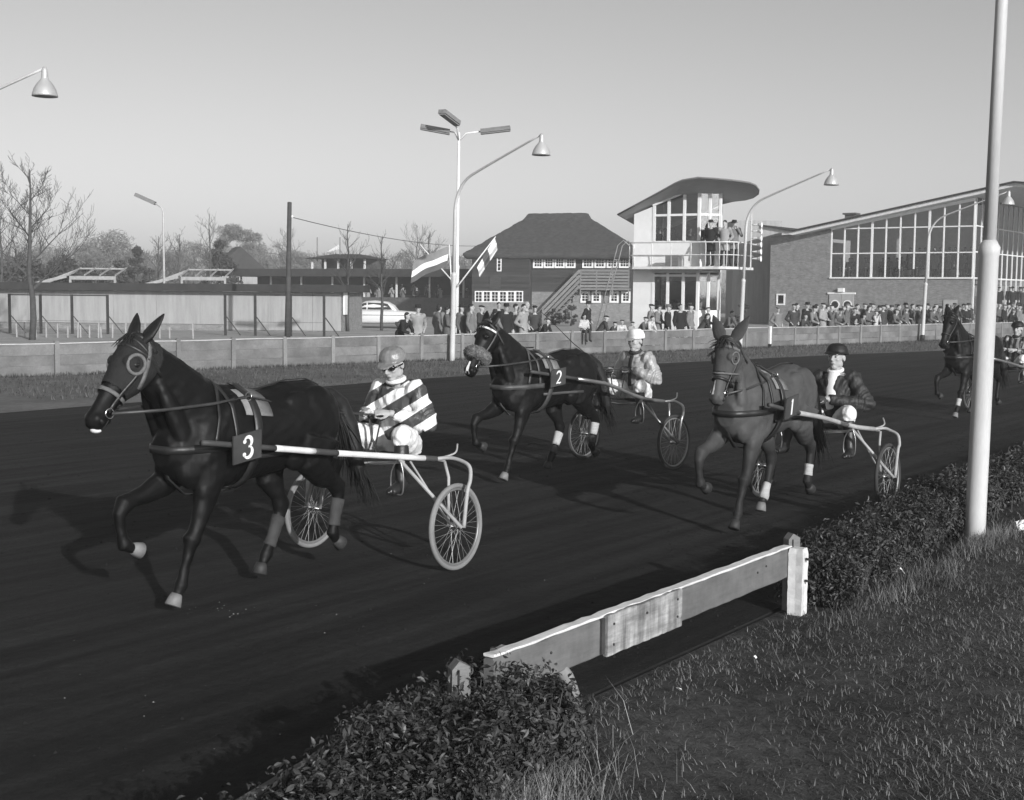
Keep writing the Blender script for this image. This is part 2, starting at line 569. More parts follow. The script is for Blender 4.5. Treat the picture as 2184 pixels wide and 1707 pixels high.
lamp_post(b1, FN, 'white lamp post with curved arm in front of the fence beside the two flags', 6.8, 3.75, R(0.9))
lamp_post(b2, FN, 'white lamp post with curved arm beside the glazed judges tower', 6.9, 3.75, R(1.6))
lamp_post(b3, FN, 'white lamp post with black foot standing before the crowd and grandstand', 6.9, 3.75, R(1.6), foot_mat=M['black'])
aim0 = Vector((.95, -.31, 0)).normalized()
best = min((abs((atY(90, 138, fpt(k * .02, .28).y + aim0.y * 3.75) - fpt(k * .02, .28)).x - aim0.x * 3.75), k) for k in range(-200, 0))
b0 = fpt(best[1] * .02, .28)
lamp_post(b0, aim0, 'lamp post at the left edge of the picture, only its arm and bell lamp showing', 6.95, 3.75, R(0.5))
near_base = G(2078, 1162)
lamp_post(near_base, -RN, 'tall thick white lamp post in the near grass at the right, rising out of frame', 6.9, 3.9, R(0.7), collar=2.62, rl=0.088, ru=0.052)
# ------------------------------------------------------------------ building helper: a vertical working plane
class Plane:
    def __init__(s, p0, p1):
        s.p0 = Vector((p0.x, p0.y, 0)); d = Vector((p1.x - p0.x, p1.y - p0.y, 0)); s.L = d.length
        s.d = d.normalized(); s.n = Vector((s.d.y, -s.d.x, 0)); s.rz = math.atan2(s.d.y, s.d.x)
    def uz(s, u, v, off=0.0):            # photo point -> (u along the wall, z)
        p = hit(u, v, s.p0 + s.n * off, s.n)
        return (p - s.p0).dot(s.d), p.z
def window_grid(root, x0, x1, z0, z1, nx, nz, y, fw=0.06, mw=0.03, frame=None, pane=None, name='window', depth=0.08):
    """a glazed window with frame, glazing bars and single panes; local x along the wall, -y outward"""
    frame = frame or M['white']; pane = pane or M['glass_dark']
    mb = MB()
    mb.box(((x0 + x1) / 2, y, z1 - fw / 2), (x1 - x0, depth, fw)); mb.box(((x0 + x1) / 2, y, z0 + fw / 2), (x1 - x0, depth, fw))
    mb.box((x0 + fw / 2, y, (z0 + z1) / 2), (fw, depth, z1 - z0 - 2 * fw)); mb.box((x1 - fw / 2, y, (z0 + z1) / 2), (fw, depth, z1 - z0 - 2 * fw))
    ix0, ix1, iz0, iz1 = x0 + fw, x1 - fw, z0 + fw, z1 - fw
    for k in range(1, nx): mb.box((ix0 + (ix1 - ix0) * k / nx, y + 0.004, (iz0 + iz1) / 2), (mw, depth * 0.6, iz1 - iz0))
    for k in range(1, nz): mb.box(((ix0 + ix1) / 2, y + 0.008, iz0 + (iz1 - iz0) * k / nz), (ix1 - ix0, depth * 0.5, mw))
    wd = mb.build(name, frame, root)
    me = None
    for i in range(nx):
        for k in range(nz):
            if me is None:
                q = MB(); q.box((0, 0, 0), ((ix1 - ix0) / nx - mw * 0.6, 0.006, (iz1 - iz0) / nz - mw * 0.6)); me = q.mesh('pane'); me.materials.append(pane)
            o = link('pane', me, wd); o.location = (ix0 + (ix1 - ix0) * (i + .5) / nx, y + 0.02, iz0 + (iz1 - iz0) * (k + .5) / nz)
    return wd

# ------------------------------------------------------------------ thatched house
HY = 102.0
pl = Plane(atY(1010, 640, HY + 1.0), atY(1345, 640, HY - 1.5))
hx0, hx1 = 0.0, pl.L
house = empty('thatched_house', pl.p0, pl.rz, 'dark boarded two-storey house with hipped thatched roof and outside stair', 'house')
ze = pl.uz(1150, 546)[1]; zr = pl.uz(1190, 459, -3.5)[1]
xc = pl.uz(1133, 600)[0]                       # corner where the left wing steps forward
DEPTH = 7.5
mb = MB(); mb.box(((hx0 + hx1) / 2, DEPTH / 2 + 0.12, ze / 2), (hx1 - hx0 - 0.1, DEPTH, ze + 0.2)); mb.build('wall', M['dark_wood'], house)
mb = MB(); mb.box((xc / 2, -0.28, ze / 2), (xc, 0.7, ze + 0.2)); mb.build('left_wing', M['dark_wood'], house)
M['boards'] = mat('tarred_boards', 0.035, 0.8, 0.35, 2.0, 0.35, 18, stretch=(0.4, 3, 6), objvar=0.35)
bme = {}
def boards(x0, x1, z0, z1, y, h=0.19, m=None):
    L = x1 - x0
    mb = MB(); mb.prism([(0, 0, 0), (0, -0.035, 0.0), (0, -0.012, h), (0, 0, h)], (L, 0, 0)); me = mb.mesh('board'); me.materials.append(m or M['boards'])
    z = z0
    while z < z1 - 0.05:
        o = link('board', me, house); o.location = (x0, y - 0.001, z); z += h - 0.004
boards(0.02, xc - 0.02, 1.45, ze, -0.63)
boards(xc + 0.02, hx1 - 0.03, 2.2, ze, 0.07)
mb = MB(); mb.box((xc / 2, -0.66, 0.72), (xc - 0.1, 0.06, 1.44)); mb.build('brick_base', M['brick'], house)
mb = MB(); mb.box(((xc + hx1) / 2, 0.04, 1.1), (hx1 - xc - 0.1, 0.08, 2.2)); mb.build('brick_ground_floor', M['brick'], house)
# hipped thatch, with a raised ridge cap
ex0, ex1 = pl.uz(985, 546, 1.0)[0], hx1 + 0.9
rx0, rx1 = pl.uz(1130, 462, -3.5)[0], pl.uz(1248, 462, -3.5)[0]
ey0, ey1, ry = -1.0, DEPTH + 0.9, DEPTH / 2
def thatch(name, base, top, z0, z1, zlow, parent, vox, it):
    """rounded thatch: hipped solid, remeshed soft, with a combed surface"""
    (x0, x1, y0, y1), (t0, t1, u0, u1) = base, top
    mb = MB()
    mb.v = [(x0 + .15, y0 + .15, zlow), (x1 - .15, y0 + .15, zlow), (x1 - .15, y1 - .15, zlow), (x0 + .15, y1 - .15, zlow), (x0, y0, z0), (x1, y0, z0), (x1, y1, z0), (x0, y1, z0), (t0, u0, z1), (t1, u0, z1), (t1, u1, z1), (t0, u1, z1)]
    mb.f = [(3, 2, 1, 0), (0, 1, 5, 4), (1, 2, 6, 5), (2, 3, 7, 6), (3, 0, 4, 7), (4, 5, 9, 8), (5, 6, 10, 9), (6, 7, 11, 10), (7, 4, 8, 11), (8, 9, 10, 11)]
    me = remesh(mb, name, vox, it)
    co = np.empty(len(me.vertices) * 3); me.vertices.foreach_get('co', co); co = co.reshape(-1, 3)
    no = np.empty(len(me.vertices) * 3); me.vertices.foreach_get('normal', no); no = no.reshape(-1, 3)
    k_ = np.sin(co[:, 0] * 7 + 2 * np.sin(co[:, 1] * 3)) * .5 + np.sin(co[:, 2] * 9 + co[:, 0]) * .5 + np.random.default_rng(2).normal(0, .5, len(co))
    co += no * (k_ * .022)[:, None]
    me.vertices.foreach_set('co', co.ravel()); me.update(); me.materials.append(M['thatch'])
    return link(name, me, parent)
roof = thatch('thatched_roof', (ex0, ex1, ey0, ey1), (rx0, rx1, ry - .12, ry + .12), ze + .12, zr, ze - .28, house, .13, 5)
thatch('ridge_cap', (rx0 - .5, rx1 + .5, ry - .75, ry + .75), (rx0 - .15, rx1 + .15, ry - .16, ry + .16), zr - .42, zr + .16, zr - .7, roof, .09, 3)
# windows: upper rows and lower rows
def pxwin(u0, v0, u1, v1, nx, nz, off, nm='window', fw=.07):
    a = pl.uz(u0, v1, -off); b = pl.uz(u1, v0, -off)
    return window_grid(house, a[0], b[0], a[1], b[1], nx, nz, off - 0.05, fw, .035, name=nm)
for k in range(4): pxwin(1137 + k * 23, 549, 1137 + k * 23 + 22, 572, 3, 3, 0.03, fw=.13)
for k in range(4): pxwin(1242 + k * 26, 549, 1242 + k * 26 + 24, 572, 3, 3, 0.03, fw=.13)
pxwin(1060, 546, 1070, 579, 1, 4, -0.67)
for k in range(6): pxwin(1013 + k * 17.2, 621, 1013 + k * 17.2 + 17, 645, 2, 3, -0.69, fw=.08)
for u in (1238, 1262, 1300, 1325): pxwin(u, 622, u + 20, 646, 2, 3, 0.0, fw=.14)
# gallery with wide slats and the slanting stair rail
gx0, gx1 = pl.uz(1237, 590, 1.0)[0], hx1
gz0, gz1 = pl.uz(1260, 614, 1.0)[1], pl.uz(1260, 575, 1.0)[1]
mb = MB(); mb.box(((gx0 + gx1) / 2, -0.5, gz0 - 0.1), (gx1 - gx0, 1.1, 0.16)); mb.build('gallery_floor', M['mid_wood'], house)
mb = MB(); mb.box((0, 0, 0), (gx1 - gx0, 0.04, 0.17)); slat = mb.mesh('slat'); slat.materials.append(M['mid_wood'])
for k in range(6):
    o = link('slat', slat, house); o.location = ((gx0 + gx1) / 2, -1.05, gz0 + 0.12 + (gz1 - gz0 - .2) * k / 5)
for k in range(4):
    mb = MB(); mb.box((gx0 + 0.05 + (gx1 - gx0 - .1) * k / 3, -1.0, (gz0 + gz1) / 2 - .4), (0.1, 0.06, gz1 - gz0 + 0.8)); mb.build('gallery_post', M['mid_wood'], house)
for off, nm in ((-1.06, 'stair_rail'), (-0.2, 'stair_rail')):
    for k in range(4):
        a = pl.uz(1237, 577 + k * 11, 1.0); b = pl.uz(1158, 658 + k * 11, 1.0)
        mb = MB(); mb.bar((a[0], off, a[1]), (b[0], off, b[1]), 0.05, 0.2); mb.build(nm, M['mid_wood'], house)
a = pl.uz(1237, 612, 1.0); b = pl.uz(1158, 698, 1.0)
for k in range(12):
    mb = MB(); mb.box((a[0] + (b[0] - a[0]) * (k + .5) / 12, -0.63, a[1] + (b[1] - a[1]) * (k + .5) / 12), (0.34, 0.84, 0.05)); mb.build('stair_tread', M['mid_wood'], house)
mb = MB(); mb.box((b[0], -1.06, b[1] + .7), (0.12, 0.1, 1.8)); mb.build('newel_post', M['mid_wood'], house)
mb = MB(); q = pl.uz(1060, 603); mb.box((q[0], -0.69, q[1]), (0.9, 0.05, 1.0)); mb.build('hatch', M['dark_wood'], house)

# ------------------------------------------------------------------ judges tower
TY = 53.5
tp = Plane(atY(1350, 624, TY + 0.9), atY(1490, 624, TY - 0.5))
tower = empty('judges_tower', tp.p0, tp.rz, 'white two-storey judges tower with glazed fronts, round balcony and sloping roof', 'tower')
xg = tp.uz(1390, 600)[0]; xr = tp.uz(1490, 600)[0]
zf = tp.uz(1430, 572)[1]                               # balcony floor
TD = 2.6                                               # depth of the tower
cx, cy = xr + 0.66, 0.55                               # far end of the canted side
def ztop(x):                                           # glass head follows the roof
    return tp.uz(1390, 441)[1] + (tp.uz(1490, 399)[1] - tp.uz(1390, 441)[1]) * (x - xg) / (xr - xg)
zt0 = ztop(0.0)
# solid left panel, back and base
mb = MB(); mb.prism([(0, 0, 0), (xg, 0, 0), (xg, 0, ztop(xg)), (0, 0, ztop(0))], (0, 0.12, 0)); mb.build('front_panel', M['white'], tower)
mb = MB(); mb.prism([(0, 0.12, 0), (0, TD, 0), (0, TD, ztop(0) - .5), (0, 0.12, ztop(0))], (0.12, 0, 0)); mb.build('left_wall', M['white'], tower)
mb = MB(); mb.prism([(0.12, TD, 0), (cx - .7, TD, 0), (cx - .7, TD, ztop(xr) - .6), (0.12, TD, ztop(0) - .5)], (0, 0.1, 0)); mb.build('back_wall', M['white'], tower)
mb = MB(); mb.prism([(cx, cy + .1, 0), (cx - .7, TD, 0), (cx - .7, TD, ztop(xr) - .6), (cx, cy + .1, ztop(xr) - .15)], (-0.05, 0, 0)); mb.build('right_wall', M['white'], tower)
zb1 = tp.uz(1430, 661)[1]
mb = MB(); mb.prism([(xg + .002, 0.01, 0), (xr, 0.01, 0), (cx, cy, 0), (cx, cy + .1, 0), (xr, .12, 0), (xg + .002, .12, 0)], (0, 0, zb1)); mb.build('base_panel', M['white'], tower)
mb = MB(); mb.prism([(xg + .002, 0.01, zf), (xr, 0.01, zf), (cx, cy, zf), (cx, cy + .1, zf), (xr, .12, zf), (xg + .002, .12, zf)], (0, 0, tp.uz(1430, 514)[1] - zf)); mb.build('parapet_panel', M['white'], tower)
mb = MB(); mb.prism([(.1, .1, zf - .19), (xr, .1, zf - .19), (cx - .05, cy + .05, zf - .19), (cx - .75, TD, zf - .19), (.1, TD, zf - .19)], (0, 0, .14)); mb.build('upper_floor', M['white'], tower)
mb = MB(); mb.prism([(.1, .1, 0), (xr, .1, 0), (cx - .05, cy + .05, 0), (cx - .75, TD, 0), (.1, TD, 0)], (0, 0, .1)); mb.build('lower_floor', M['mid_wood'], tower)
def glazing(xs_px, zlo, zhi_fn, ztr):
    xs = [tp.uz(u, 600)[0] for u in xs_px]
    for k, x in enumerate(xs):
        mb = MB(); mb.box((x, 0.03, (zlo + zhi_fn(x)) / 2), (0.11, 0.11, zhi_fn(x) - zlo)); mb.build('mullion', M['white'], tower)
    for k in range(len(xs) - 1):
        a, b = xs[k] + .055, xs[k + 1] - .055
        mb = MB(); mb.box(((a + b) / 2, 0.035, ztr), (b - a, 0.09, 0.09)); mb.build('transom', M['white'], tower)
        mb = MB(); mb.prism([(a, .04, zlo), (b, .04, zlo), (b, .04, ztr - .045), (a, .04, ztr - .045)], (0, .008, 0)); mb.build('pane', M['glass'], tower)
        mb = MB(); mb.prism([(a, .04, ztr + .045), (b, .04, ztr + .045), (b, .04, zhi_fn(b)), (a, .04, zhi_fn(a))], (0, .008, 0)); mb.build('pane', M['glass'], tower)
    # canted side
    e = Vector((cx - xs[-1], cy - .03, 0)); n_ = e.normalized()
    for f in (0.5, 1.0):
        p = Vector((xs[-1], .03, 0)) + e * f
        mb = MB(); mb.box((p.x, p.y, (zlo + zhi_fn(xr)) / 2), (0.1, 0.1, zhi_fn(xr) - zlo)); mb.build('mullion', M['white'], tower)
    for f in (0, .5):
        p, q = Vector((xs[-1], .05, 0)) + e * (f + .05), Vector((xs[-1], .05, 0)) + e * (f + .45)
        mb = MB(); mb.prism([(p.x, p.y, zlo), (q.x, q.y, zlo), (q.x, q.y, zhi_fn(xr) - .1), (p.x, p.y, zhi_fn(xr) - .05)], (-.005, .006, 0)); mb.build('pane', M['glass'], tower)
    p, q = Vector((xs[-1], .03, ztr)) + e * .04, Vector((xs[-1], .03, ztr)) + e * .97
    mb = MB(); mb.bar(p, q, .07, .08); mb.build('transom', M['white'], tower)
glazing((1393, 1424, 1457, 1488), tp.uz(1430, 514)[1], ztop, tp.uz(1430, 459)[1])
glazing((1393, 1424, 1457, 1488), zb1, lambda x: zf - .2, tp.uz(1430, 588)[1])
a, b = (xg, 0.02, ztop(xg) + .05), (xr + .05, 0.02, ztop(xr + .05) + .05)
mb = MB(); mb.bar(a, b, 0.14, 0.1); mb.build('head_rail', M['white'], tower)
# interior fittings
mb = MB(); mb.box((xg + 1.0, 1.3, zf + .4), (1.5, .5, .78)); mb.build('desk', M['mid_wood'], tower)
mb = MB(); mb.prism([(.12, TD - .02, zf), (cx - .75, TD - .02, zf), (cx - .75, TD - .02, ztop(xr) - .7), (.12, TD - .02, ztop(0) - .6)], (0, .01, 0)); mb.build('back_lining', M['mid_wood'], tower)
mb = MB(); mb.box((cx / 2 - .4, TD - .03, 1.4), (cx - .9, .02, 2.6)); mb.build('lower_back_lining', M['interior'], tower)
# balcony deck and rails: straight along the left, rounded at the right
bx0, bx1 = tp.uz(1333, 565, .9)[0], tp.uz(1575, 567, .2)[0]
deck = [(bx0, -0.02), (bx0 + .1, -.75), (bx0 + .35, -0.95), (xr, -0.95), (xr + .6, -.9)] + [(bx1 - .55 + .55 * math.cos(t), -.3 + .62 * math.sin(t)) for t in [R(x) for x in (-90, -60, -30, 0)]] + [(bx1, 1.6), (cx, 1.6), (cx, cy - .01), (xr, -0.02)]
mb = MB(); mb.prism([(x, y, zf - .06) for x, y in deck], (0, 0, .1)); mb.build('balcony_deck', M['white_old'], tower)
rail_pts = [Vector((x, y * .97, 0)) for x, y in deck[:10]]
for hh, rr in ((1.0, .026), (.5, .018)):
    mb = MB(); mb.tube([p + Vector((0, 0, zf + hh)) for p in rail_pts], rr, 8); mb.build('balcony_rail', M['white_old'], tower, True)
acc = 0
for k in range(len(rail_pts) - 1):
    seg = rail_pts[k + 1] - rail_pts[k]
    m_ = max(1, round(seg.length / 0.95))
    for j in range(m_):
        p = rail_pts[k] + seg * (j / m_)
        mb = MB(); mb.tube([p + Vector((0, 0, zf + .04)), p + Vector((0, 0.03, zf + .75)), p + Vector((0, 0, zf + 1.0))], .02, 6); mb.build('baluster', M['white_old'], tower, True)
mb = MB(); mb.box((tp.uz(1437, 550, .7)[0], -.72, zf + .28), (.55, .4, .46)); mb.build('equipment_box', M['mid_wood'], tower)
# roof: one folded, tilted plate with a rounded prow to the right
def rz_(x, y):
    return ztop(x) + .12 + max(0, -y) * 0.05 - max(0, y) * .2 - (0.42 * max(0, x - xr - .1))
lx = tp.uz(1317, 447, .5)[0]; rx = tp.uz(1588, 395, 1.0)[0]
plan = [(lx, -.45), (0.4, -.75), (1.6, -1.15), (xr - .5, -1.45)]
for k in range(13):
    t = R(-90 + k * 15)
    plan.append((xr - .2 + (rx - xr + .2) * math.cos(t),   .25 + 1.72 * math.sin(t) if t < 0 else .25 + 2.6 * math.sin(t)))
plan += [(0.4, TD + .6), (lx, TD + .3)]
mb = MB()
mb.v = [(x, y, rz_(x, y)) for x, y in plan] + [(x, y, rz_(x, y) + .06) for x, y in plan]
n = len(plan)
mb.v += [(xr * .5, .6, rz_(xr * .5, .6)), (xr * .5, .6, rz_(xr * .5, .6) + .15)]
for k in range(n):
    l = (k + 1) % n
    mb.f += [(k, l, n + l, n + k), (k, 2 * n, l), (n + k, n + l, 2 * n + 1)]
roof = mb.build('roof', M['soffit'], tower)
mb = MB(); mb.tube([(x, y, rz_(x, y) + .03) for x, y in plan], .042, 6, closed=True); mb.build('roof_edge', M['mid_wood'], roof, True)
# steep iron ladder up the left side
la, lb = tp.uz(1262, 690, .6), tp.uz(1330, 520, .6)
for off in (-.5, -.95):
    mb = MB(); mb.tube([(la[0] + 0.2, off, 0), (lb[0] - .1, off, zf + .9), (lb[0] + .15, off, zf + 1.1), (lb[0] + .4, off, zf + .9)], .022, 6); mb.build('ladder_rail', M['white_dull'], tower, True)
for k in range(12):
    f = (k + .6) / 13.5
    mb = MB(); mb.tube([(la[0] + .2 + (lb[0] - .3 - la[0]) * f, -.5, (zf + .9) * f), (la[0] + .2 + (lb[0] - .3 - la[0]) * f, -.95, (zf + .9) * f)], .014, 6); mb.build('rung', M['white_dull'], tower, True)
# row of horn loudspeakers beside the tower
sp = empty('loudspeaker_stack', (b2.x + .45, b2.y + .6, 0), 0, 'stack of six white horn loudspeakers on the lamp post by the tower', 'loudspeakers')
zsp = [atY(1590, v, b2.y)[2] for v in (478, 492, 507, 521, 536, 551)]
mb = MB(); mb.box((0, 0, (zsp[0] + zsp[-1]) / 2), (.05, .05, zsp[0] - zsp[-1] + .9)); mb.build('bracket', M['pipe'], sp)
for z in zsp:
    mb = MB(); mb.lathe([(.02, 0), (.03, .12), (.05, .28), (.09, .38), (.125, .42), (.115, .42), (.08, .37), (.03, .2)], (0, 0, z), 14, Matrix.Rotation(R(90), 3, 'Y') @ Matrix.Rotation(R(25), 3, 'X'))
    mb.build('horn', M['white'], sp, True)

# ------------------------------------------------------------------ grandstand
gp = Plane(atY(1769, 628, 90.3), atY(2072, 632, 84.8))
gs = empty('grandstand', gp.p0, gp.rz, 'brick grandstand with tall sloping window front and butterfly roof', 'grandstand')
gl0 = gp.uz(1642, 600)[0]
zs = gp.uz(1850, 594)[1]; GL = gp.L
zl, zrh = gp.uz(1769, 491)[1], gp.uz(2068, 428)[1]
gtop = lambda x: zl + (zrh - zl) * x / GL
GD = 13.0
mb = MB(); mb.prism([(gl0, 0, 0), (GL - .01, 0, 0), (GL - .01, 0, zs), (0, 0, zs), (0, 0, gtop(0)), (gl0, 0, gtop(0) - .35)], (0, .35, 0)); mb.build('brick_wall', M['brick'], gs)
mb = MB(); mb.prism([(gl0, .35, 0), (gl0, GD, 0), (gl0, GD, gtop(0) - .4), (gl0, .35, gtop(0) - .4)], (.3, 0, 0)); mb.build('left_wall', M['brick'], gs)
mb = MB(); mb.box(((gl0 + GL) / 2, GD * .55, zs - .2), (GL - gl0 - .6, GD * .9, .3)); mb.build('restaurant_floor', M['mid_wood'], gs)
mb = MB(); mb.prism([(.1, 3.4, zs), (GL - .6, 3.4, zs), (GL - .6, 3.4, gtop(GL) - .3), (.1, 3.4, gtop(0) - .1)], (0, .15, 0)); mb.build('inner_wall', M['white_old'], gs)
nm = 10
for k in range(nm + 1):
    x = GL * k / nm
    x = x if k else .04
    wd = .14 if k in (3, 7) else .085
    mb = MB(); mb.box((x, .06, (zs + gtop(x)) / 2), (wd, .12, gtop(x) - zs)); mb.build('mullion', M['white'], gs)
ztr = [gp.uz(1900, 540)[1], gp.uz(1900, 486)[1]]
for z in ztr:
    for k in range(nm):
        xa, xb = GL * k / nm + .07, GL * (k + 1) / nm - .07
        if gtop(xa) < z: continue
        mb = MB(); mb.box(((xa + xb) / 2, .05, z), (xb - xa, .09, .075)); mb.build('transom', M['white'], gs)
mb = MB(); mb.box((GL / 2, .02, zs + .03), (GL, .26, .1)); mb.build('sill', M['white'], gs)
mb = MB(); mb.bar((0, .05, gtop(0) + .08), (GL, .05, gtop(GL) + .08), .2, .2); mb.build('window_head', M['white'], gs)
for k in range(nm):
    xa, xb = GL * k / nm + .05, GL * (k + 1) / nm - .05
    zz = [zs + .08] + [z for z in ztr if z < min(gtop(xa), gtop(xb)) - .1] + [None]
    for i in range(len(zz) - 1):
        z0, z1 = zz[i] + (.04 if i else 0), zz[i + 1]
        poly = [(xa, .07, z0), (xb, .07, z0)] + ([(xb, .07, z1 - .04), (xa, .07, z1 - .04)] if z1 else [(xb, .07, gtop(xb)), (xa, .07, gtop(xa))])
        mb = MB(); mb.prism(poly, (0, .008, 0)); mb.build('pane', M['glass'], gs)
# right-hand front, turning away
for k in range(12):
    y = 0.35 + 1.3 * k
    mb = MB(); mb.box((GL + .0, y, (0.3 + gtop(GL) + .3) / 2), (.1, .085, gtop(GL) + .3 - .3)); mb.build('mullion', M['white'], gs)
    if k < 11:
        for i, (za, zb_) in enumerate(((zs + .06, ztr[0]), (ztr[0] + .08, ztr[1]), (ztr[1] + .08, gtop(GL) + .3))):
            mb = MB(); mb.box((GL, y + .65, (za + zb_) / 2), (.008, 1.2, zb_ - za)); mb.build('pane', M['glass'], gs)
        for z in ztr + [zs]:
            mb = MB(); mb.box((GL - .005, y + .65, z + .04), (.08, 1.2, .075)); mb.build('transom', M['white'], gs)
mb = MB(); mb.box((GL + 1.2, 7, .5), (2.4, 14, 1.0)); mb.build('terrace_steps', M['concrete_post'], gs)
# butterfly roof: folded slab extruded backwards
prof = [gp.uz(1618, 487, 1.0), gp.uz(1690, 500, 1.0), gp.uz(2164, 396, 1.0)]
prof.append((prof[2][0] + 6, prof[2][1] - .7))
yb = -1.0
mb = MB()
top = [(x, yb, z + .18) for x, z in prof]; bot = [(x, yb, z - .05) for x, z in prof]
mb.prism(top + bot[::-1], (0, GD + 2, 0)); roof = mb.build('roof', M['white_old'], gs)
for k in range(3):
    a, b = top[k], top[k + 1]
    mb = MB(); mb.bar((a[0], yb + 6.8, a[2] + .05), (b[0], yb + 6.8, b[2] + .05), 14.2, .07); mb.build('roof_felt', M['roof_felt'], roof)
q = gp.uz(1816, 462, -3.0)
mb = MB(); mb.box((q[0], 3, q[1] - .3), (.7, .7, .9)); mb.box((q[0], 3, q[1] + .17), (.95, .95, .12)); mb.build('chimney', M['brick_dark'], roof)
# doors with round windows, a lamp above, small windows
da, db = gp.uz(1769, 628), gp.uz(1822, 628)
dw = (db[0] - da[0]) / 2
for k in range(2):
    x = da[0] + dw * (k + .5)
    mb = MB(); mb.box((x, -.03, db[1] / 2), (dw - .03, .06, db[1])); dr = mb.build('door', M['soffit'], gs)
    mb = MB(); mb.lathe([(.33, 0), (.33, .03), (.25, .03)], (x, -.06, db[1] - .72), 20, Matrix.Rotation(R(90), 3, 'X')); mb.build('porthole_ring', M['white'], dr)
    mb = MB(); mb.lathe([(.25, 0), (.25, .035)], (x, -.06, db[1] - .72), 20, Matrix.Rotation(R(90), 3, 'X')); mb.build('porthole_glass', M['black'], dr)
mb = MB(); mb.box((da[0] + dw, -.04, db[1] + .06), (dw * 2 + .2, .12, .12)); mb.build('door_lintel', M['white'], gs)
mb = MB(); mb.box((da[0] + dw, -.12, db[1] + .28), (.4, .25, .26)); mb.build('door_lamp', M['white'], gs)
for (u0, v0, u1, v1) in ((1656, 627, 1675, 651),):
    a, b = gp.uz(u0, v1), gp.uz(u1, v0)
    window_grid(gs, a[0], b[0], a[1], b[1], 1, 1, -.02, .1, .03)
a, b = gp.uz(2012, 660), gp.uz(2042, 640)
mb = MB(); mb.box(((a[0] + b[0]) / 2, -.03, b[1] / 2), (b[0] - a[0], .05, b[1])); mb.build('side_door', M['soffit'], gs)
# tables under the window, ceiling lights
for k, x in enumerate((.9, 2.6, 5.0, 6.3, 8.1)):
    mb = MB(); mb.box((x, 1.0, zs + .55), (.8, .8, .05)); mb.box((x, 1.0, zs + .37), (.78, .78, .3)); t_ = mb.build('dining_table', M['cloth_white']); t_.parent = None
    t_.matrix_world = Matrix.Translation(gp.p0) @ Matrix.Rotation(gp.rz, 4, 'Z')
    tag(t_, ['first', 'second', 'third', 'fourth', 'fifth'][k] + ' white-clothed table from the left behind the grandstand window', 'table', 'dining tables in the grandstand')
def gs_w(x, y, z): return gp.p0 + gp.d * x - gp.n * y + Vector((0, 0, z))
def tw_w(x, y, z): return tp.p0 + tp.d * x - tp.n * y + Vector((0, 0, z))
# white block of a building between tower and grandstand
a, b = atY(1597, 470, 97), atY(1640, 548, 97)
mb = MB(); mb.box(((a.x + b.x) / 2, 99, (a.z) / 2), (b.x - a.x + 2, 3, a.z)); 
blk = mb.build('rendered_block', M['shedwall']); tag(blk, 'pale flat-roofed block between the tower and the brick grandstand', 'building')

# ------------------------------------------------------------------ long shed at the left
SY = 70.0
sp_ = Plane(atY(-120, 640, SY + 1.5), atY(727, 640, SY - 1))
shed = empty('shed', sp_.p0, sp_.rz, 'long low pale boarded shed with dark flat roof at the left', 'shed')
SLn = sp_.L
z_e = sp_.uz(400, 622)[1]; z_r = sp_.uz(400, 606)[1]
mb = MB(); mb.box((SLn / 2, 2.5, z_e / 2), (SLn - .02, 4.9, z_e)); mb.build('brick_wall', M['brick'], shed)
zlo = sp_.uz(300, 690)[1]
pw = 2.4; npan = int(SLn / pw)
xg2 = sp_.uz(478, 660)[0]
x = 0.0
while x < SLn - .3:
    e = min(x + pw, SLn)
    if x < xg2 < e: e = xg2
    low = zlo if x < xg2 - .1 else .05
    mb = MB(); mb.box(((x + e) / 2, 0.02, (low + z_e) / 2), (e - x - .012, .06, z_e - low)); mb.build('wall_panel', M['shedwall'], shed)
    x = e
mb = MB(); mb.box((SLn / 2 + .1, 2.3, (z_e + z_r) / 2 + .02), (SLn + .6, 5.8, z_r - z_e)); mb.build('roof', M['roof_felt'], shed)
mb = MB(); mb.box((SLn + .08, .8, 1.5), (.1, .9, 1.2)); mb.build('window', M['white'], shed)
# dark iron mesh-fence posts with struts in front of the shed
PF = Plane(atY(-60, 640, 63.0), atY(700, 640, 62.0))
def iron_frame(us, label):
    p = PF.uz(us[0], 640)[0]
    root = empty('iron_fence', PF.p0, PF.rz, label, 'fence')
    zt = PF.uz(us[0], 627)[1]
    for u in us:
        x = PF.uz(u, 640)[0]
        mb = MB(); mb.box((x, 0, zt / 2), (.11, .09, zt)); mb.build('post', M['iron'], root)
        mb = MB(); mb.bar((x + .06, .02, zt * .45), (x + .65, .3, 0), .05, .05); mb.build('strut', M['iron'], root)
    a, b = PF.uz(us[0], 640)[0], PF.uz(us[-1], 640)[0]
    mb = MB(); mb.box(((a + b) / 2, -.0, zt - .04), (b - a - .12, .045, .06)); mb.build('top_rail', M['iron'], root)
    mb = MB(); mb.box(((a + b) / 2, -.0, zt * .33), (b - a - .12, .012, .014)); mb.build('wire', M['iron'], root)
iron_frame((20, 86, 153, 229), 'dark iron post fence in front of the left half of the shed')
iron_frame((480, 544, 620, 691), 'dark iron post fence in front of the right end of the shed')
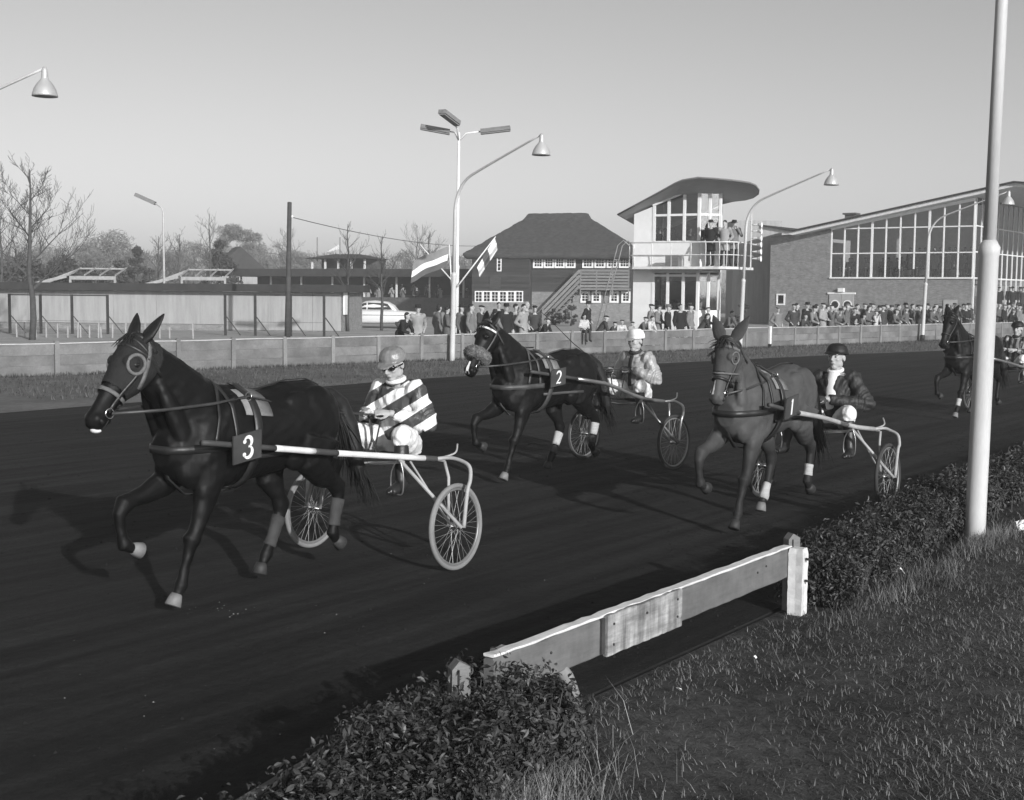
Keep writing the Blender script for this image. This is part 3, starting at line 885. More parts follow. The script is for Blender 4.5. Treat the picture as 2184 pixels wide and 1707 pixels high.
# row of short white stakes
for k, u in enumerate((36, 52, 77, 99, 123, 145, 166, 172, 191, 210, 216, 240, 268, 280, 310, 341, 362, 412)):
    p = atY(u, 700, 58.0); h = 0.56 + .12 * math.sin(k * 2.3)
    mb = MB(); mb.box((0, 0, h / 2), (.06, .05, h)); mb.box((0, 0, h + .015), (.05, .035, .03))
    o = mb.build('stake', M['white_dull']); o.location = (p.x, p.y, 0); o.rotation_euler = (random.uniform(-.05, .05), random.uniform(-.05, .05), 0)
    z = 0
    tag(o, words[k] + ' short white stake from the left in front of the shed', 'stake', 'white stakes before the shed')

# white timber canopy frames beyond the shed roof
def canopy(u0, u1, vt, vb, Y, label):
    a = atY(u0, vt, Y); b = atY(u1, vt, Y); gz = atY(u0, vb, Y).z
    root = empty('canopy_frame', (a.x, Y, 0), 0, label, 'canopy frame', 'white canopy frames beyond the shed')
    L = b.x - a.x
    for y in (0, 2.2):
        mb = MB(); mb.box((L / 2, y, a.z + (.35 if y else -.3)), (L, .12, .24 if not y else .1)); mb.build('beam', M['white_dull'], root)
    for k in range(4):
        mb = MB(); mb.bar((L * k / 3, -.1, a.z - .12), (L * k / 3, 2.4, a.z + .42), .07, .09); mb.build('rafter', M['white_dull'], root)
    for k in (0, 1):
        mb = MB(); mb.box((L * (.02 + .96 * k), 0, (a.z - .4) / 2), (.14, .14, a.z - .45)); mb.build('post', M['white_dull'], root)
    mb = MB(); mb.bar((-.2, 0, a.z - .2), (-3.2, -.2, .9 * gz), .12, .2); mb.build('brace', M['white_dull'], root)
    mb = MB(); mb.bar((-.2, 2.2, a.z + .2), (-3.2, 2.0, .9 * gz), .12, .2); mb.build('brace', M['white_dull'], root)
canopy(148, 247, 583, 606, 88, 'white open canopy frame seen over the shed roof, the left one')
canopy(386, 482, 585, 606, 92, 'white open canopy frame seen over the shed roof, the right one')

# ------------------------------------------------------------------ low terrace stand with its roof, far left of the thatched house
TS = Plane(atY(470, 640, 122), atY(1015, 640, 112))
st = empty('terrace_stand', TS.p0, TS.rz, 'long low stand with flat dark roof behind the white car', 'stand')
zr1, zr0 = TS.uz(700, 574)[1], TS.uz(700, 590)[1]
mb = MB(); mb.box((TS.L / 2, 3, (zr1 + zr0) / 2), (TS.L + 1, 7, zr1 - zr0)); mb.build('roof', M['roof_felt'], st)
zw = TS.uz(800, 634)[1]
mb = MB(); mb.box((TS.L / 2, .2, zw / 2), (TS.L, .3, zw)); mb.build('front_wall', M['brick_dark'], st)
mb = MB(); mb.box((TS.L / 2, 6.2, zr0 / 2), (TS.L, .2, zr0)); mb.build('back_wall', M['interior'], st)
for k in range(8):
    mb = MB(); mb.box((TS.L * (k + .5) / 8, 1.0, (zr0 + zw) / 2), (.14, .14, zr0 - zw)); mb.build('post', M['white_old'], st)
for k in range(3):
    mb = MB(); mb.box((TS.L / 2, 1.6 + k * 1.5, zw / 2 - .3 + k * .35), (TS.L - .4, 1.5, zw - .6 + k * .1)); mb.build('step', M['concrete_post'], st)
PV = Plane(atY(660, 600, 128), atY(780, 600, 126))
pav = empty('pavilion', PV.p0, PV.rz, 'small raised pavilion with a shallow dark roof and flagstaffs beyond the stand', 'pavilion')
a = PV.uz(660, 552); b = PV.uz(780, 552); zt = PV.uz(720, 541)[1]; zb = PV.uz(700, 573)[1]
mb = MB(); mb.add([(a[0] - .4, -.6, a[1]), (b[0] + .4, -.6, a[1]), (b[0] + .4, 5, a[1]), (a[0] - .4, 5, a[1]), (a[0] + 1.6, 2, zt), (b[0] - 1.6, 2, zt)], [(0, 1, 5, 4), (1, 2, 5), (2, 3, 4, 5), (3, 0, 4), (0, 3, 2, 1)]); mb.build('roof', M['roof_felt'], pav)
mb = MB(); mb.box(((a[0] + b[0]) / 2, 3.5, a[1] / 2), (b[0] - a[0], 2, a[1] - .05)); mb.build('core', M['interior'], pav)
mb = MB(); mb.box(((a[0] + b[0]) / 2, .2, zb - .45), (b[0] - a[0] - .1, .15, .9)); mb.build('parapet', M['brick_dark'], pav)
for k in range(5):
    mb = MB(); mb.box((a[0] + .2 + (b[0] - a[0] - .4) * k / 4, .2, a[1] / 2), (.16, .16, a[1] - .04)); mb.build('post', M['white_old'], pav)
for u in (661, 710):
    p = PV.uz(u, 505); mb = MB(); mb.tube([(p[0], 1.5, a[1] - .2), (p[0], 1.5, p[1])], .06, 6); mb.build('flagstaff', M['mid_wood'], pav, True)
p = PV.uz(700, 533); mb = MB(); mb.prism([(p[0] - .9, 1.4, p[1] - .2), (p[0] + .4, 1.4, p[1] + .55), (p[0] + .45, 1.4, p[1] + .1)], (0, .05, 0)); mb.build('pennant', M['cloth_white'], pav)
# ------------------------------------------------------------------ masts, poles, flags
def flood_head(mb, c, aim, L=1.05):
    aim = Vector(aim).normalized()
    mb.bar(Vector(c) - aim * L / 2, Vector(c) + aim * L / 2, .3, .14)
    mb.bar(Vector(c) - aim * L / 2 + Vector((0, 0, -.09)), Vector(c) + aim * L / 2 + Vector((0, 0, -.09)), .22, .06)
mp = atY(972, 700, 47.5)
mast = empty('light_mast', (mp.x, mp.y, 0), 0, 'tall white mast with three flat floodlight heads behind the fence', 'light mast')
mast.rotation_euler = (0, R(.6), 0)
ztp = atY(978, 283, 47.5).z
mb = MB(); mb.lathe([(.09, 0), (.085, 3.0), (.095, 3.02), (.095, 3.1), (.06, 3.15), (.045, ztp)], n=14); mb.build('tube', M['white'], mast, True)
for q in ([(0, 0, ztp - .3), (-.15, 0, ztp), (-.45, -.05, ztp + .05)], [(0, 0, ztp - .3), (.25, 0, ztp - .02), (.8, -.05, ztp + .05)], [(0, 0, ztp - .3), (-.05, -.3, ztp + .1), (-.2, -.6, ztp + .3)]):
    mb = MB(); mb.tube(q, .03, 6); mb.build('arm', M['white'], mast, True)
for c, a in (((-.85, -.1, ztp + .1), (1, .1, -.15)), ((1.3, -.1, ztp + .12), (1, -.1, .12)), ((-.3, -.9, ztp + .42), (.45, .8, -.25))):
    mb = MB(); flood_head(mb, c, a); mb.build('flood_head', M['mid_wood'], mast)
fp = atY(350, 600, 84)
fl = empty('flood_lamp_post', (fp.x, fp.y, 0), 0, 'thin lamp post with one flat tilted floodlight head above the shed', 'lamp post')
zt = atY(352, 443, 84).z
mb = MB(); mb.tube([(0, 0, 0), (0, 0, zt - .3), (-.1, 0, zt), (-.55, 0, zt + .28)], [.09, .06, .05, .04], 8); mb.build('tube', M['pipe'], fl, True)
mb = MB(); mb.bar((-.5, 0, zt + .25), (-1.75, 0, zt + .8), .4, .22); mb.build('flood_head', M['mid_wood'], fl)
wp = atY(613, 700, 60.5)
pole = empty('telegraph_pole', (wp.x, wp.y, 0), 0, 'dark wooden telegraph pole in front of the shed', 'pole')
zt = atY(617, 431, 60.5).z
mb = MB(); mb.lathe([(.14, 0), (.12, 2), (.1, zt - .02), (.06, zt)], n=10); o = mb.build('shaft', M['dark_wood'], pole, True)
mb = MB(); mb.lathe([(.02, 0), (.05, .02), (.05, .1), (.02, .12)], (.13, 0, zt - .72), 8); mb.build('insulator', M['white'], pole, True)
pole.rotation_euler = (0, R(1.2), 0)
a = Vector((wp.x + .26, wp.y, zt - .7)); b = atY(1030, 525, 100)
mb = MB(); mb.tube([a.lerp(b, f) - Vector((0, 0, 1.1 * 4 * f * (1 - f) * .35)) for f in [k / 16 for k in range(17)]], .018, 5)
tag(mb.build('overhead_wire', M['iron'], None, True), 'overhead wire from the telegraph pole to the thatched house', 'wire')
def flag(base, tip, out, down, bands, label, seed=0, nx=16, ny=10, fl_len=1.0):
    base, tip = Vector(base), Vector(tip)
    root = empty('flag', base, 0, label, 'flag')
    mb = MB(); mb.tube([(0, 0, 0), tip - base], [.03, .018], 8); mb.build('staff', M['white'], root, True)
    mb = MB(); e0 = (tip - base)
    sd = (tip - base).normalized()
    out, down = Vector(out), Vector(down)
    for j in range(ny + 1):
        for i in range(nx + 1):
            s, t = i / nx, j / ny
            p = e0 - sd * .05 + out * s + down * t
            p += Vector((0, .16, .05)) * math.sin(s * 9 + t * 2 + seed) * s + Vector((0, 0, -.12)) * s * s
            mb.v.append(tuple(p))
    for j in range(ny):
        for i in range(nx):
            k = j * (nx + 1) + i; mb.f.append((k, k + 1, k + nx + 2, k + nx + 1))
    me = mb.mesh('cloth', True, False)
    for m in bands: me.materials.append(m)
    for j in range(ny):
        for i in range(nx):
            me.polygons[j * nx + i].material_index = min(len(bands) - 1, int(j / ny * len(bands)))
    o = link('cloth', me, root)
    return root
M['flag_d'] = mat('flag_dark_cloth', .10, .8, .15, 3, .1, 10)
M['flag_m'] = mat('flag_grey_cloth', .2, .8, .15, 3, .1, 10)
fa = atY(958, 522, 47.2)
f1 = flag(atY(966, 655, 47.2), fa, atY(882, 548, 46.6) - fa, atY(952, 566, 47.2) - fa, (M['flag_m'], M['cloth_white'], M['flag_d']), 'three-banded flag blowing to the left of the lamp post', 1)
mb = MB(); mb.tube([Vector((0, 0, .9)), atY(896, 522, 47.0) - atY(966, 655, 47.2)], .022, 6); mb.build('spare_staff', M['white'], f1, True)
flag(atY(975, 612, 47.3), atY(1057, 505, 47.6), (.1, .05, -.26), (atY(1010, 590, 47) - atY(1055, 515, 47)) * .85, (M['cloth_white'], M['flag_d'], M['cloth_white']), 'dark and white flag hanging limp from the staff that leans right', 2.2)

# ------------------------------------------------------------------ white saloon car
cp = G(795, 700)
car = empty('car', (cp.x, cp.y, 0), R(178), 'white rounded saloon car parked behind the fence', 'car')
car.scale = (1.46, 1.25, 1.08)
M['carpaint'] = mat('car_paint', .66, .25, .03, 2, 0, 10, .5)
def car_body():
    st = [(-2.08, .50, .62, .40), (-2.0, .36, .78, .66), (-1.7, .30, .90, .76), (-1.1, .27, .96, .80), (-.4, .25, .98, .81), (.5, .25, .98, .81), (1.1, .26, .95, .79), (1.6, .30, .92, .76), (1.95, .36, .84, .68), (2.06, .48, .70, .45)]
    mb = MB(); rs = []
    for x, z0, z1, hw in st:
        r = []
        for k in range(20):
            a = 2 * math.pi * k / 20
            c, s = math.cos(a), math.sin(a)
            r.append((x, hw * math.copysign(abs(c) ** .35, c), (z0 + z1) / 2 + (z1 - z0) / 2 * math.copysign(abs(s) ** .42, s)))
        rs.append(r)
    mb.rings(rs)
    return mb
car_body().build('body', M['carpaint'], car, True)
def greenhouse(sc, off):
    st = [(-1.02, .90, .96, .60), (-.86, .9, 1.25, .60), (-.62, .9, 1.43, .60), (-.1, .9, 1.5, .62), (.26, .9, 1.46, .61), (.52, .9, 1.25, .62), (.76, .9, .96, .64)]
    mb = MB(); rs = []
    for x, z0, z1, hw in st:
        r = []
        for k in range(16):
            a = 2 * math.pi * k / 16
            c, s = math.cos(a), math.sin(a)
            r.append((x * sc, (hw + off) * math.copysign(abs(c) ** .5, c) * (1 - .12 * (s > .3)), (z0 + z1) / 2 + ((z1 - z0) / 2) * math.copysign(abs(s) ** .6, s)))
        rs.append(r)
    mb.rings(rs)
    return mb
greenhouse(1, 0).build('roof', M['carpaint'], car, True)
M['carglass'] = mat('car_glass', .04, .08, .1, 3, 0, 10, .7)
for s in (-1, 1):
    for poly in ([(-.84, 1.02), (-.48, 1.02), (-.48, 1.36), (-.66, 1.32)], [(-.44, 1.02), (.12, 1.02), (.12, 1.38), (-.44, 1.36)], [(.18, 1.02), (.6, 1.02), (.46, 1.22), (.3, 1.35), (.18, 1.37)]):
        mb = MB(); mb.prism([(x, s * (.625 - .10 * (z - 1.0) / .4), z) for x, z in poly], (0, s * .012, 0)); mb.build('window', M['carglass'], car)
    for x in (-1.28, 1.3):
        mb = MB(); mb.lathe([(.2, -.09), (.31, -.08), (.32, 0), (.31, .08), (.2, .09)], (x, s * .68, .32), 20, Matrix.Rotation(R(90), 3, 'X')); wh = mb.build('wheel', M['rubber'], car, True)
        mb = MB(); mb.lathe([(.19, -.1), (.17, .1), (.02, .12)], (x, s * .69, .32), 16, Matrix.Rotation(R(90 * s), 3, 'X')); mb.build('hubcap', M['chrome'], wh, True)
    mb = MB(); mb.ell((1.98, s * .55, .72), (.08, .1, .1)); mb.build('headlight', M['chrome'], car, True)
    mb = MB(); mb.box((0, s * .815, .72), (3.3, .012, .03)); mb.build('trim_strip', M['chrome'], car)
for x in (-2.12, 2.1):
    mb = MB(); mb.box((x, 0, .45), (.08, 1.5, .12)); mb.build('bumper', M['chrome'], car)

# ------------------------------------------------------------------ trees
def bare_tree(base, H, label, spread=.5, seed=0, depth=5, trunk_r=.13, fork=.25, mt=None, nside=14, name='bare_tree', thin=1.0, flat=.55):
    rn = random.Random(seed)
    root = empty(name, base, rn.uniform(0, 6), label, 'tree')
    tr, cr = MB(), MB()
    pts, rad = [Vector((0, 0, -.1))], [trunk_r]
    for k in range(1, 9):
        pts.append(Vector((rn.uniform(-.04, .04) * H * .2, rn.uniform(-.04, .04) * H * .2, H * .93 * k / 8))); rad.append(trunk_r * (1 - .88 * k / 8) + .008)
    tr.tube(pts, rad, 8)
    def grow(p, d, L, r, lv):
        n = 4; q = [p]; rr = [r]
        for k in range(n):
            d = (d + Vector((rn.uniform(-.16, .16), rn.uniform(-.16, .16), rn.uniform(-.02, .16)))).normalized()
            q.append(q[-1] + d * L / n); rr.append(r * (1 - .75 * (k + 1) / n))
        cr.tube(q, [max(x, .006 * thin) for x in rr], 4 if lv < 3 else 3, cap=False)
        if lv <= 0: return
        for k in range(1, n + 1):
            for _ in range(2 if (lv > 1 and k % 2) else 1):
                ax = Vector((rn.uniform(-1, 1), rn.uniform(-1, 1), rn.uniform(-.3, .9)))
                dd = (d * .75 + ax.normalized() * .75).normalized()
                grow(q[k], dd, L * rn.uniform(.38, .6), max(rr[k] * .7, .006 * thin), lv - 1)
    for k in range(nside):
        f = fork + (1 - fork) * (k + rn.random() * .6) / nside
        z = H * .93 * f
        i = min(7, int(f * 8)); p = pts[i].lerp(pts[i + 1], f * 8 - i)
        a = k * 2.4 + rn.uniform(-.4, .4)
        L = H * spread * (1 - .72 * (f - fork) / (1 - fork)) * rn.uniform(.75, 1.1)
        grow(p, Vector((math.cos(a), math.sin(a), flat + .6 * f)).normalized(), L, trunk_r * .42 * (1.1 - f) + .01, depth - 3 if L < .9 else depth - 2)
    tr.build('trunk', mt or M['bark'], root, True)
    tag(link('crown', cr.mesh('crown', False, False), root, mt or M['bark']), kind='stuff')
    return root
bare_tree(atY(68, 700, 55) * Vector((1, 1, 0)).to_3d() if False else Vector((atY(68, 700, 55).x, 55, 0)), 7.6, 'tall bare tree standing before the shed at the far left', .36, 8, 5, .14, .28, nside=10, flat=.5)
for (u, Y, H, sd, lb, sp, ns) in ((742, 70, 6.1, 11, 'slim bare tree beside the bonnet of the white car, nearest the shed', .26, 11), (814, 72, 5.5, 13, 'slim bare tree standing right in front of the white car', .3, 11)):
    p = atY(u, 690, Y); bare_tree(Vector((p.x, Y, 0)), H, lb, sp, sd, 4, .09, .35, nside=ns)
for (u, v, Y, sd, lb, sp) in ((447, 440, 118, 21, 'slender bare tree rising over the right canopy frame', .3), (383, 487, 112, 23, 'crooked small bare tree right of the floodlight post', .3), (337, 492, 116, 24, 'bare tree just left of the floodlight post', .35), (915, 490, 130, 25, 'bare tree top behind the banded flag', .35), (612, 490, 150, 26, 'far bare tree behind the telegraph pole', .4), (0, 440, 80, 27, 'bare tree cut by the left edge of the picture', .45), (890, 480, 160, 30, 'faint bare tree far behind the stand, left of the flags', .45)):
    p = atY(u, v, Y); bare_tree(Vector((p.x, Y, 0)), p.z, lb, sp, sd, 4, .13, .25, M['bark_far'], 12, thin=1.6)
def leafy(base, H, W, label, seed, mt, n=2600, leaf=.16, z0=.15, conic=False, name='bushy_tree', cat='tree', clumps=26, asp=.45):
    rn = np.random.default_rng(seed)
    root = empty(name, base, 0, label, cat)
    mb = MB(); mb.tube([(0, 0, 0), (.05, 0, H * .4), (0, .03, H * .85)], [.03 * H * .5 + .05, .04 * H * .3, .02], 6); mb.build('trunk', M['bark'], root, True)
    cs = []
    for k in range(clumps):
        a = rn.uniform(0, 2 * math.pi); f = rn.uniform(0, 1)
        z = H * (z0 + (1 - z0) * f)
        wr = W * ((1 - f) * .95 + .05 if conic else math.sqrt(max(.05, 1 - (2 * f - .9) ** 2 * .85)))
        r = wr * math.sqrt(rn.uniform(.1, 1))
        cs.append((r * math.cos(a), r * math.sin(a), z, W * rn.uniform(.18, .38) * (.6 if conic else 1)))
    idx = rn.integers(0, clumps, n)
    c = np.array(cs)[idx]
    d = rn.normal(size=(n, 3)); d /= np.linalg.norm(d, axis=1)[:, None]
    pos = c[:, :3] + d * c[:, 3:4] * (rn.uniform(.3, 1, (n, 1)) ** .5) * np.array([1, 1, .7])
    u = rn.normal(size=(n, 3)); u /= np.linalg.norm(u, axis=1)[:, None]
    v = np.cross(u, rn.normal(size=(n, 3))); v /= np.linalg.norm(v, axis=1)[:, None]
    s = leaf * rn.uniform(.5, 1.3, (n, 1))
    vs = np.stack([pos - u * s, pos + v * s * asp, pos + u * s, pos - v * s * asp], 1).reshape(-1, 3)
    me = bpy.data.meshes.new('crown'); me.from_pydata(vs.tolist(), [], np.arange(4 * n).reshape(-1, 4).tolist())
    tag(link('crown', me, root, mt), kind='stuff')
    return root
M['evergreen'] = mat('evergreen_leaves', .05, .8, .4, 4, objvar=.2)
M['farwood'] = mat('haze_paled_twigs', .15, .9, .3, 2, objvar=.2)  # twig grey lightened so part of the distance haze sits in the colour
ev = [(292, 527, 118, 2.0, 1, 'dark evergreen left of the floodlight post'), (470, 520, 120, 3.0, 1, 'large dark evergreen behind the right canopy frame'), (245, 560, 112, 1.6, 0, 'small dark evergreen behind the left canopy frame'), (305, 570, 112, 1.4, 0, 'low dark evergreen right of the left canopy frame'), (120, 560, 100, 3.2, 0, 'dark evergreen mass behind the big bare tree'), (40, 560, 98, 3.6, 0, 'dark evergreen at the left edge of the picture'), (195, 575, 104, 2.2, 0, 'dark evergreen between the big bare tree and the left canopy frame')]
for k, (u, v, Y, W, cn, lb) in enumerate(ev):
    p = atY(u, v, Y); leafy(Vector((p.x, Y, 0)), p.z, W, lb, 40 + k, M['evergreen'], 5000, .16, .1, cn, 'evergreen_tree', clumps=34)
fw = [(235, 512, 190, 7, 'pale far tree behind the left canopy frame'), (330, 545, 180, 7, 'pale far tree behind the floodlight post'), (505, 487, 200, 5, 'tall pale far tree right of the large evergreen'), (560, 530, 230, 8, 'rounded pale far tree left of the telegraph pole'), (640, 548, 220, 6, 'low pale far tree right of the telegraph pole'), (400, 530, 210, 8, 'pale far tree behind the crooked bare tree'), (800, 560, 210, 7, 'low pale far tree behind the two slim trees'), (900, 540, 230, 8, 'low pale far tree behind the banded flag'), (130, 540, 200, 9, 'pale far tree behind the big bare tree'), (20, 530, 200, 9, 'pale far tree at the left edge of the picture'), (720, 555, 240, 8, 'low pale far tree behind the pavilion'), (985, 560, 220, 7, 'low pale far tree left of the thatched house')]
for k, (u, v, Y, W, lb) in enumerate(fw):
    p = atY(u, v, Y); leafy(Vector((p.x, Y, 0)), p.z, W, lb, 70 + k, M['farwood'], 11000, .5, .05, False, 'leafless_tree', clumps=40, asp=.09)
# small clipped shrubs by the thatched house
for k, (u, v, Y) in enumerate(((1185, 658, 88), (1218, 655, 86), (1585, 650, 84))):
    p = atY(u, v, Y); leafy(Vector((p.x, Y, 0)), max(p.z, .9), .55, ['small round shrub at the foot of the outside stair', 'small round shrub between the stair and the ladder', 'small dark shrub against the brick wall right of the tower'][k], 90 + k, M['evergreen'], 900, .09, .1, False, 'shrub', 'shrub', 16)
# far gabled house in the haze at the left
hp = atY(505, 560, 170)
fh = empty('gabled_house', (hp.x, 170, 0), R(20), 'far pale gabled house right of the large evergreen', 'house')
mb = MB(); mb.box((0, 0, 2.2), (7, 6, 4.4)); mb.build('wall', M['shedwall'], fh)
mb = MB(); mb.prism([(-3.8, -3.2, 4.2), (3.8, -3.2, 4.2), (0, -3.2, 7.6)], (0, 6.4, 0)); mb.build('roof', M['roof_felt'], fh)
# far belt of leafless wood along the horizon
rn = np.random.default_rng(77); n = 26000
cxs = np.linspace(-155, 155, 90) + rn.normal(0, 1.5, 90); chs = 3.2 + 2.6 * rn.random(90); cyv = 225 + rn.normal(0, 6, 90)
k_ = rn.integers(0, 90, n); th = rn.uniform(0, 2 * math.pi, n); rr = np.sqrt(rn.random(n))
pos = np.stack([cxs[k_] + 3.2 * rr * np.cos(th), cyv[k_] + 2.5 * rr * np.sin(th), chs[k_] * (1 - .75 * rr ** 2) * rn.random(n) ** .6], 1)
u = rn.normal(size=(n, 3)) * np.array([.6, .6, 1]); u /= np.linalg.norm(u, axis=1)[:, None]
v = np.cross(u, rn.normal(size=(n, 3))); v /= np.linalg.norm(v, axis=1)[:, None]
s = .55 * rn.uniform(.5, 1.3, (n, 1))
pos[:, 2] += .3
vs = np.stack([pos - u * s, pos + v * s * .1, pos + u * s, pos - v * s * .1], 1).reshape(-1, 3)
vs[:, 2] = np.maximum(vs[:, 2], 0)
me = bpy.data.meshes.new('far_wood'); me.from_pydata(vs.tolist(), [], np.arange(4 * n).reshape(-1, 4).tolist())
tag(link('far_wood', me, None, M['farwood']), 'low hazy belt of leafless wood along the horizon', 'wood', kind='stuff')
# ------------------------------------------------------------------ figures: heads, hands, bodies
def head_mb(mb, X, fine=True):
    """X: 4x4, origin at the top of the neck, x forward, z up; head height about 0.235"""
    h = MB()
    h.ell((-.012, 0, .148), (.096, .074, .088), nu=20, nv=14)
    h.ell((.028, 0, .105), (.066, .060, .098), nu=18, nv=12)
    h.ell((.050, 0, .028), (.036, .034, .028), nu=12, nv=8)                       # chin
    h.ell((.000, .048, .062), (.045, .018, .035)); h.ell((.000, -.048, .062), (.045, .018, .035))   # jaw
    if fine:
        h.limb([(.090, 0, .142, .008, .010), (.102, 0, .118, .011, .011), (.114, 0, .096, .014, .015), (.098, 0, .084, .012, .014)], n=10)     # nose
        h.ell((.084, .028, .150), (.014, .026, .009)); h.ell((.084, -.028, .150), (.014, .026, .009))     # brows
        for s in (-1, 1):
            h.ell((.066, s * .040, .100), (.022, .018, .018))                     # cheek
            h.ell((-.008, s * .080, .118), (.020, .008, .032), Matrix.Rotation(R(-18 * s), 3, 'Z'))      # ear
        h.ell((.088, 0, .064), (.010, .024, .006)); h.ell((.086, 0, .054), (.010, .021, .007))    # lips
    else:
        h.limb([(.085, 0, .14, .01, .01), (.112, 0, .096, .016, .016), (.09, 0, .085, .012, .013)], n=8)
        for s in (-1, 1): h.ell((-.008, s * .080, .118), (.022, .012, .032))
    h.limb([(-.02, 0, -.06, .052, .05), (-.01, 0, .03, .052, .05), (0, 0, .08, .05, .05)], n=12)
    h.xf(X)
    mb.add(h.v, h.f)
def hand_mb(mb, X, curl=1.0, side=1, fine=True):
    """X: 4x4 at the wrist; x along the hand, z towards the back of the hand, thumb on side*y"""
    h = MB()
    h.limb([(-.03, 0, 0, .022, .028), (.02, 0, 0, .018, .036), (.065, 0, 0, .016, .042), (.088, 0, -.004, .012, .040)], n=10)
    if fine:
        for k, (y, L) in enumerate(((.033, .9), (.011, 1.0), (-.011, .95), (-.032, .78))):
            y *= side
            p = Vector((.082, y, -.002)); a = 0.25 * curl; pts = [(p.x, p.y, p.z, .0105, .0105)]
            for j, seg in enumerate((.038, .026, .02)):
                p = p + Vector((math.cos(a), 0, -math.sin(a))) * seg * L
                pts.append((p.x, p.y, p.z, .0098 - .001 * j, .0098 - .001 * j)); a += 1.15 * curl
            h.limb(pts, n=8)
        t = [(.015, side * .03, -.006, .013, .013), (.045, side * .055, -.016, .012, .012), (.072, side * .052, -.030, .0105, .0105), (.09, side * .036, -.036, .009, .009)]
        h.limb(t, lat=(0, 0, 1), n=8)
    else:
        h.ell((.11, 0, -.02), (.05, .042, .025)); h.ell((.05, side * .05, -.012), (.035, .015, .013))
    h.xf(X)
    mb.add(h.v, h.f)
def frame(o, x, z=(0, 0, 1)):
    x = Vector(x).normalized(); z = Vector(z); y = z.cross(x).normalized(); z = x.cross(y)
    return Matrix(((x.x, y.x, z.x, o[0]), (x.y, y.y, z.y, o[1]), (x.z, y.z, z.z, o[2]), (0, 0, 0, 1)))
def lerp3(a, b, f): return tuple(Vector(a).lerp(Vector(b), f))
def stand_pose(**k):
    P = dict(pelvis=(0, 0, .96), chest=(.0, 0, 1.30), shz=1.44, neck=(.015, 0, 1.50), headX=None, yaw=0, tilt=0,
             sh=[(0, .185, 1.43), (0, -.185, 1.43)], el=[(-.03, .25, 1.14), (-.03, -.25, 1.14)], wr=[(.08, .24, .90), (.08, -.24, .90)], hd=[(.3, 0, -1), (.3, 0, -1)],
             hip=[(0, .09, .93), (0, -.09, .93)], kn=[(.02, .10, .50), (.02, -.10, .50)], an=[(-.02, .10, .09), (-.02, -.10, .09)], toe=[(.14, .12, .04), (.14, -.12, .04)])
    P.update(k)
    return P
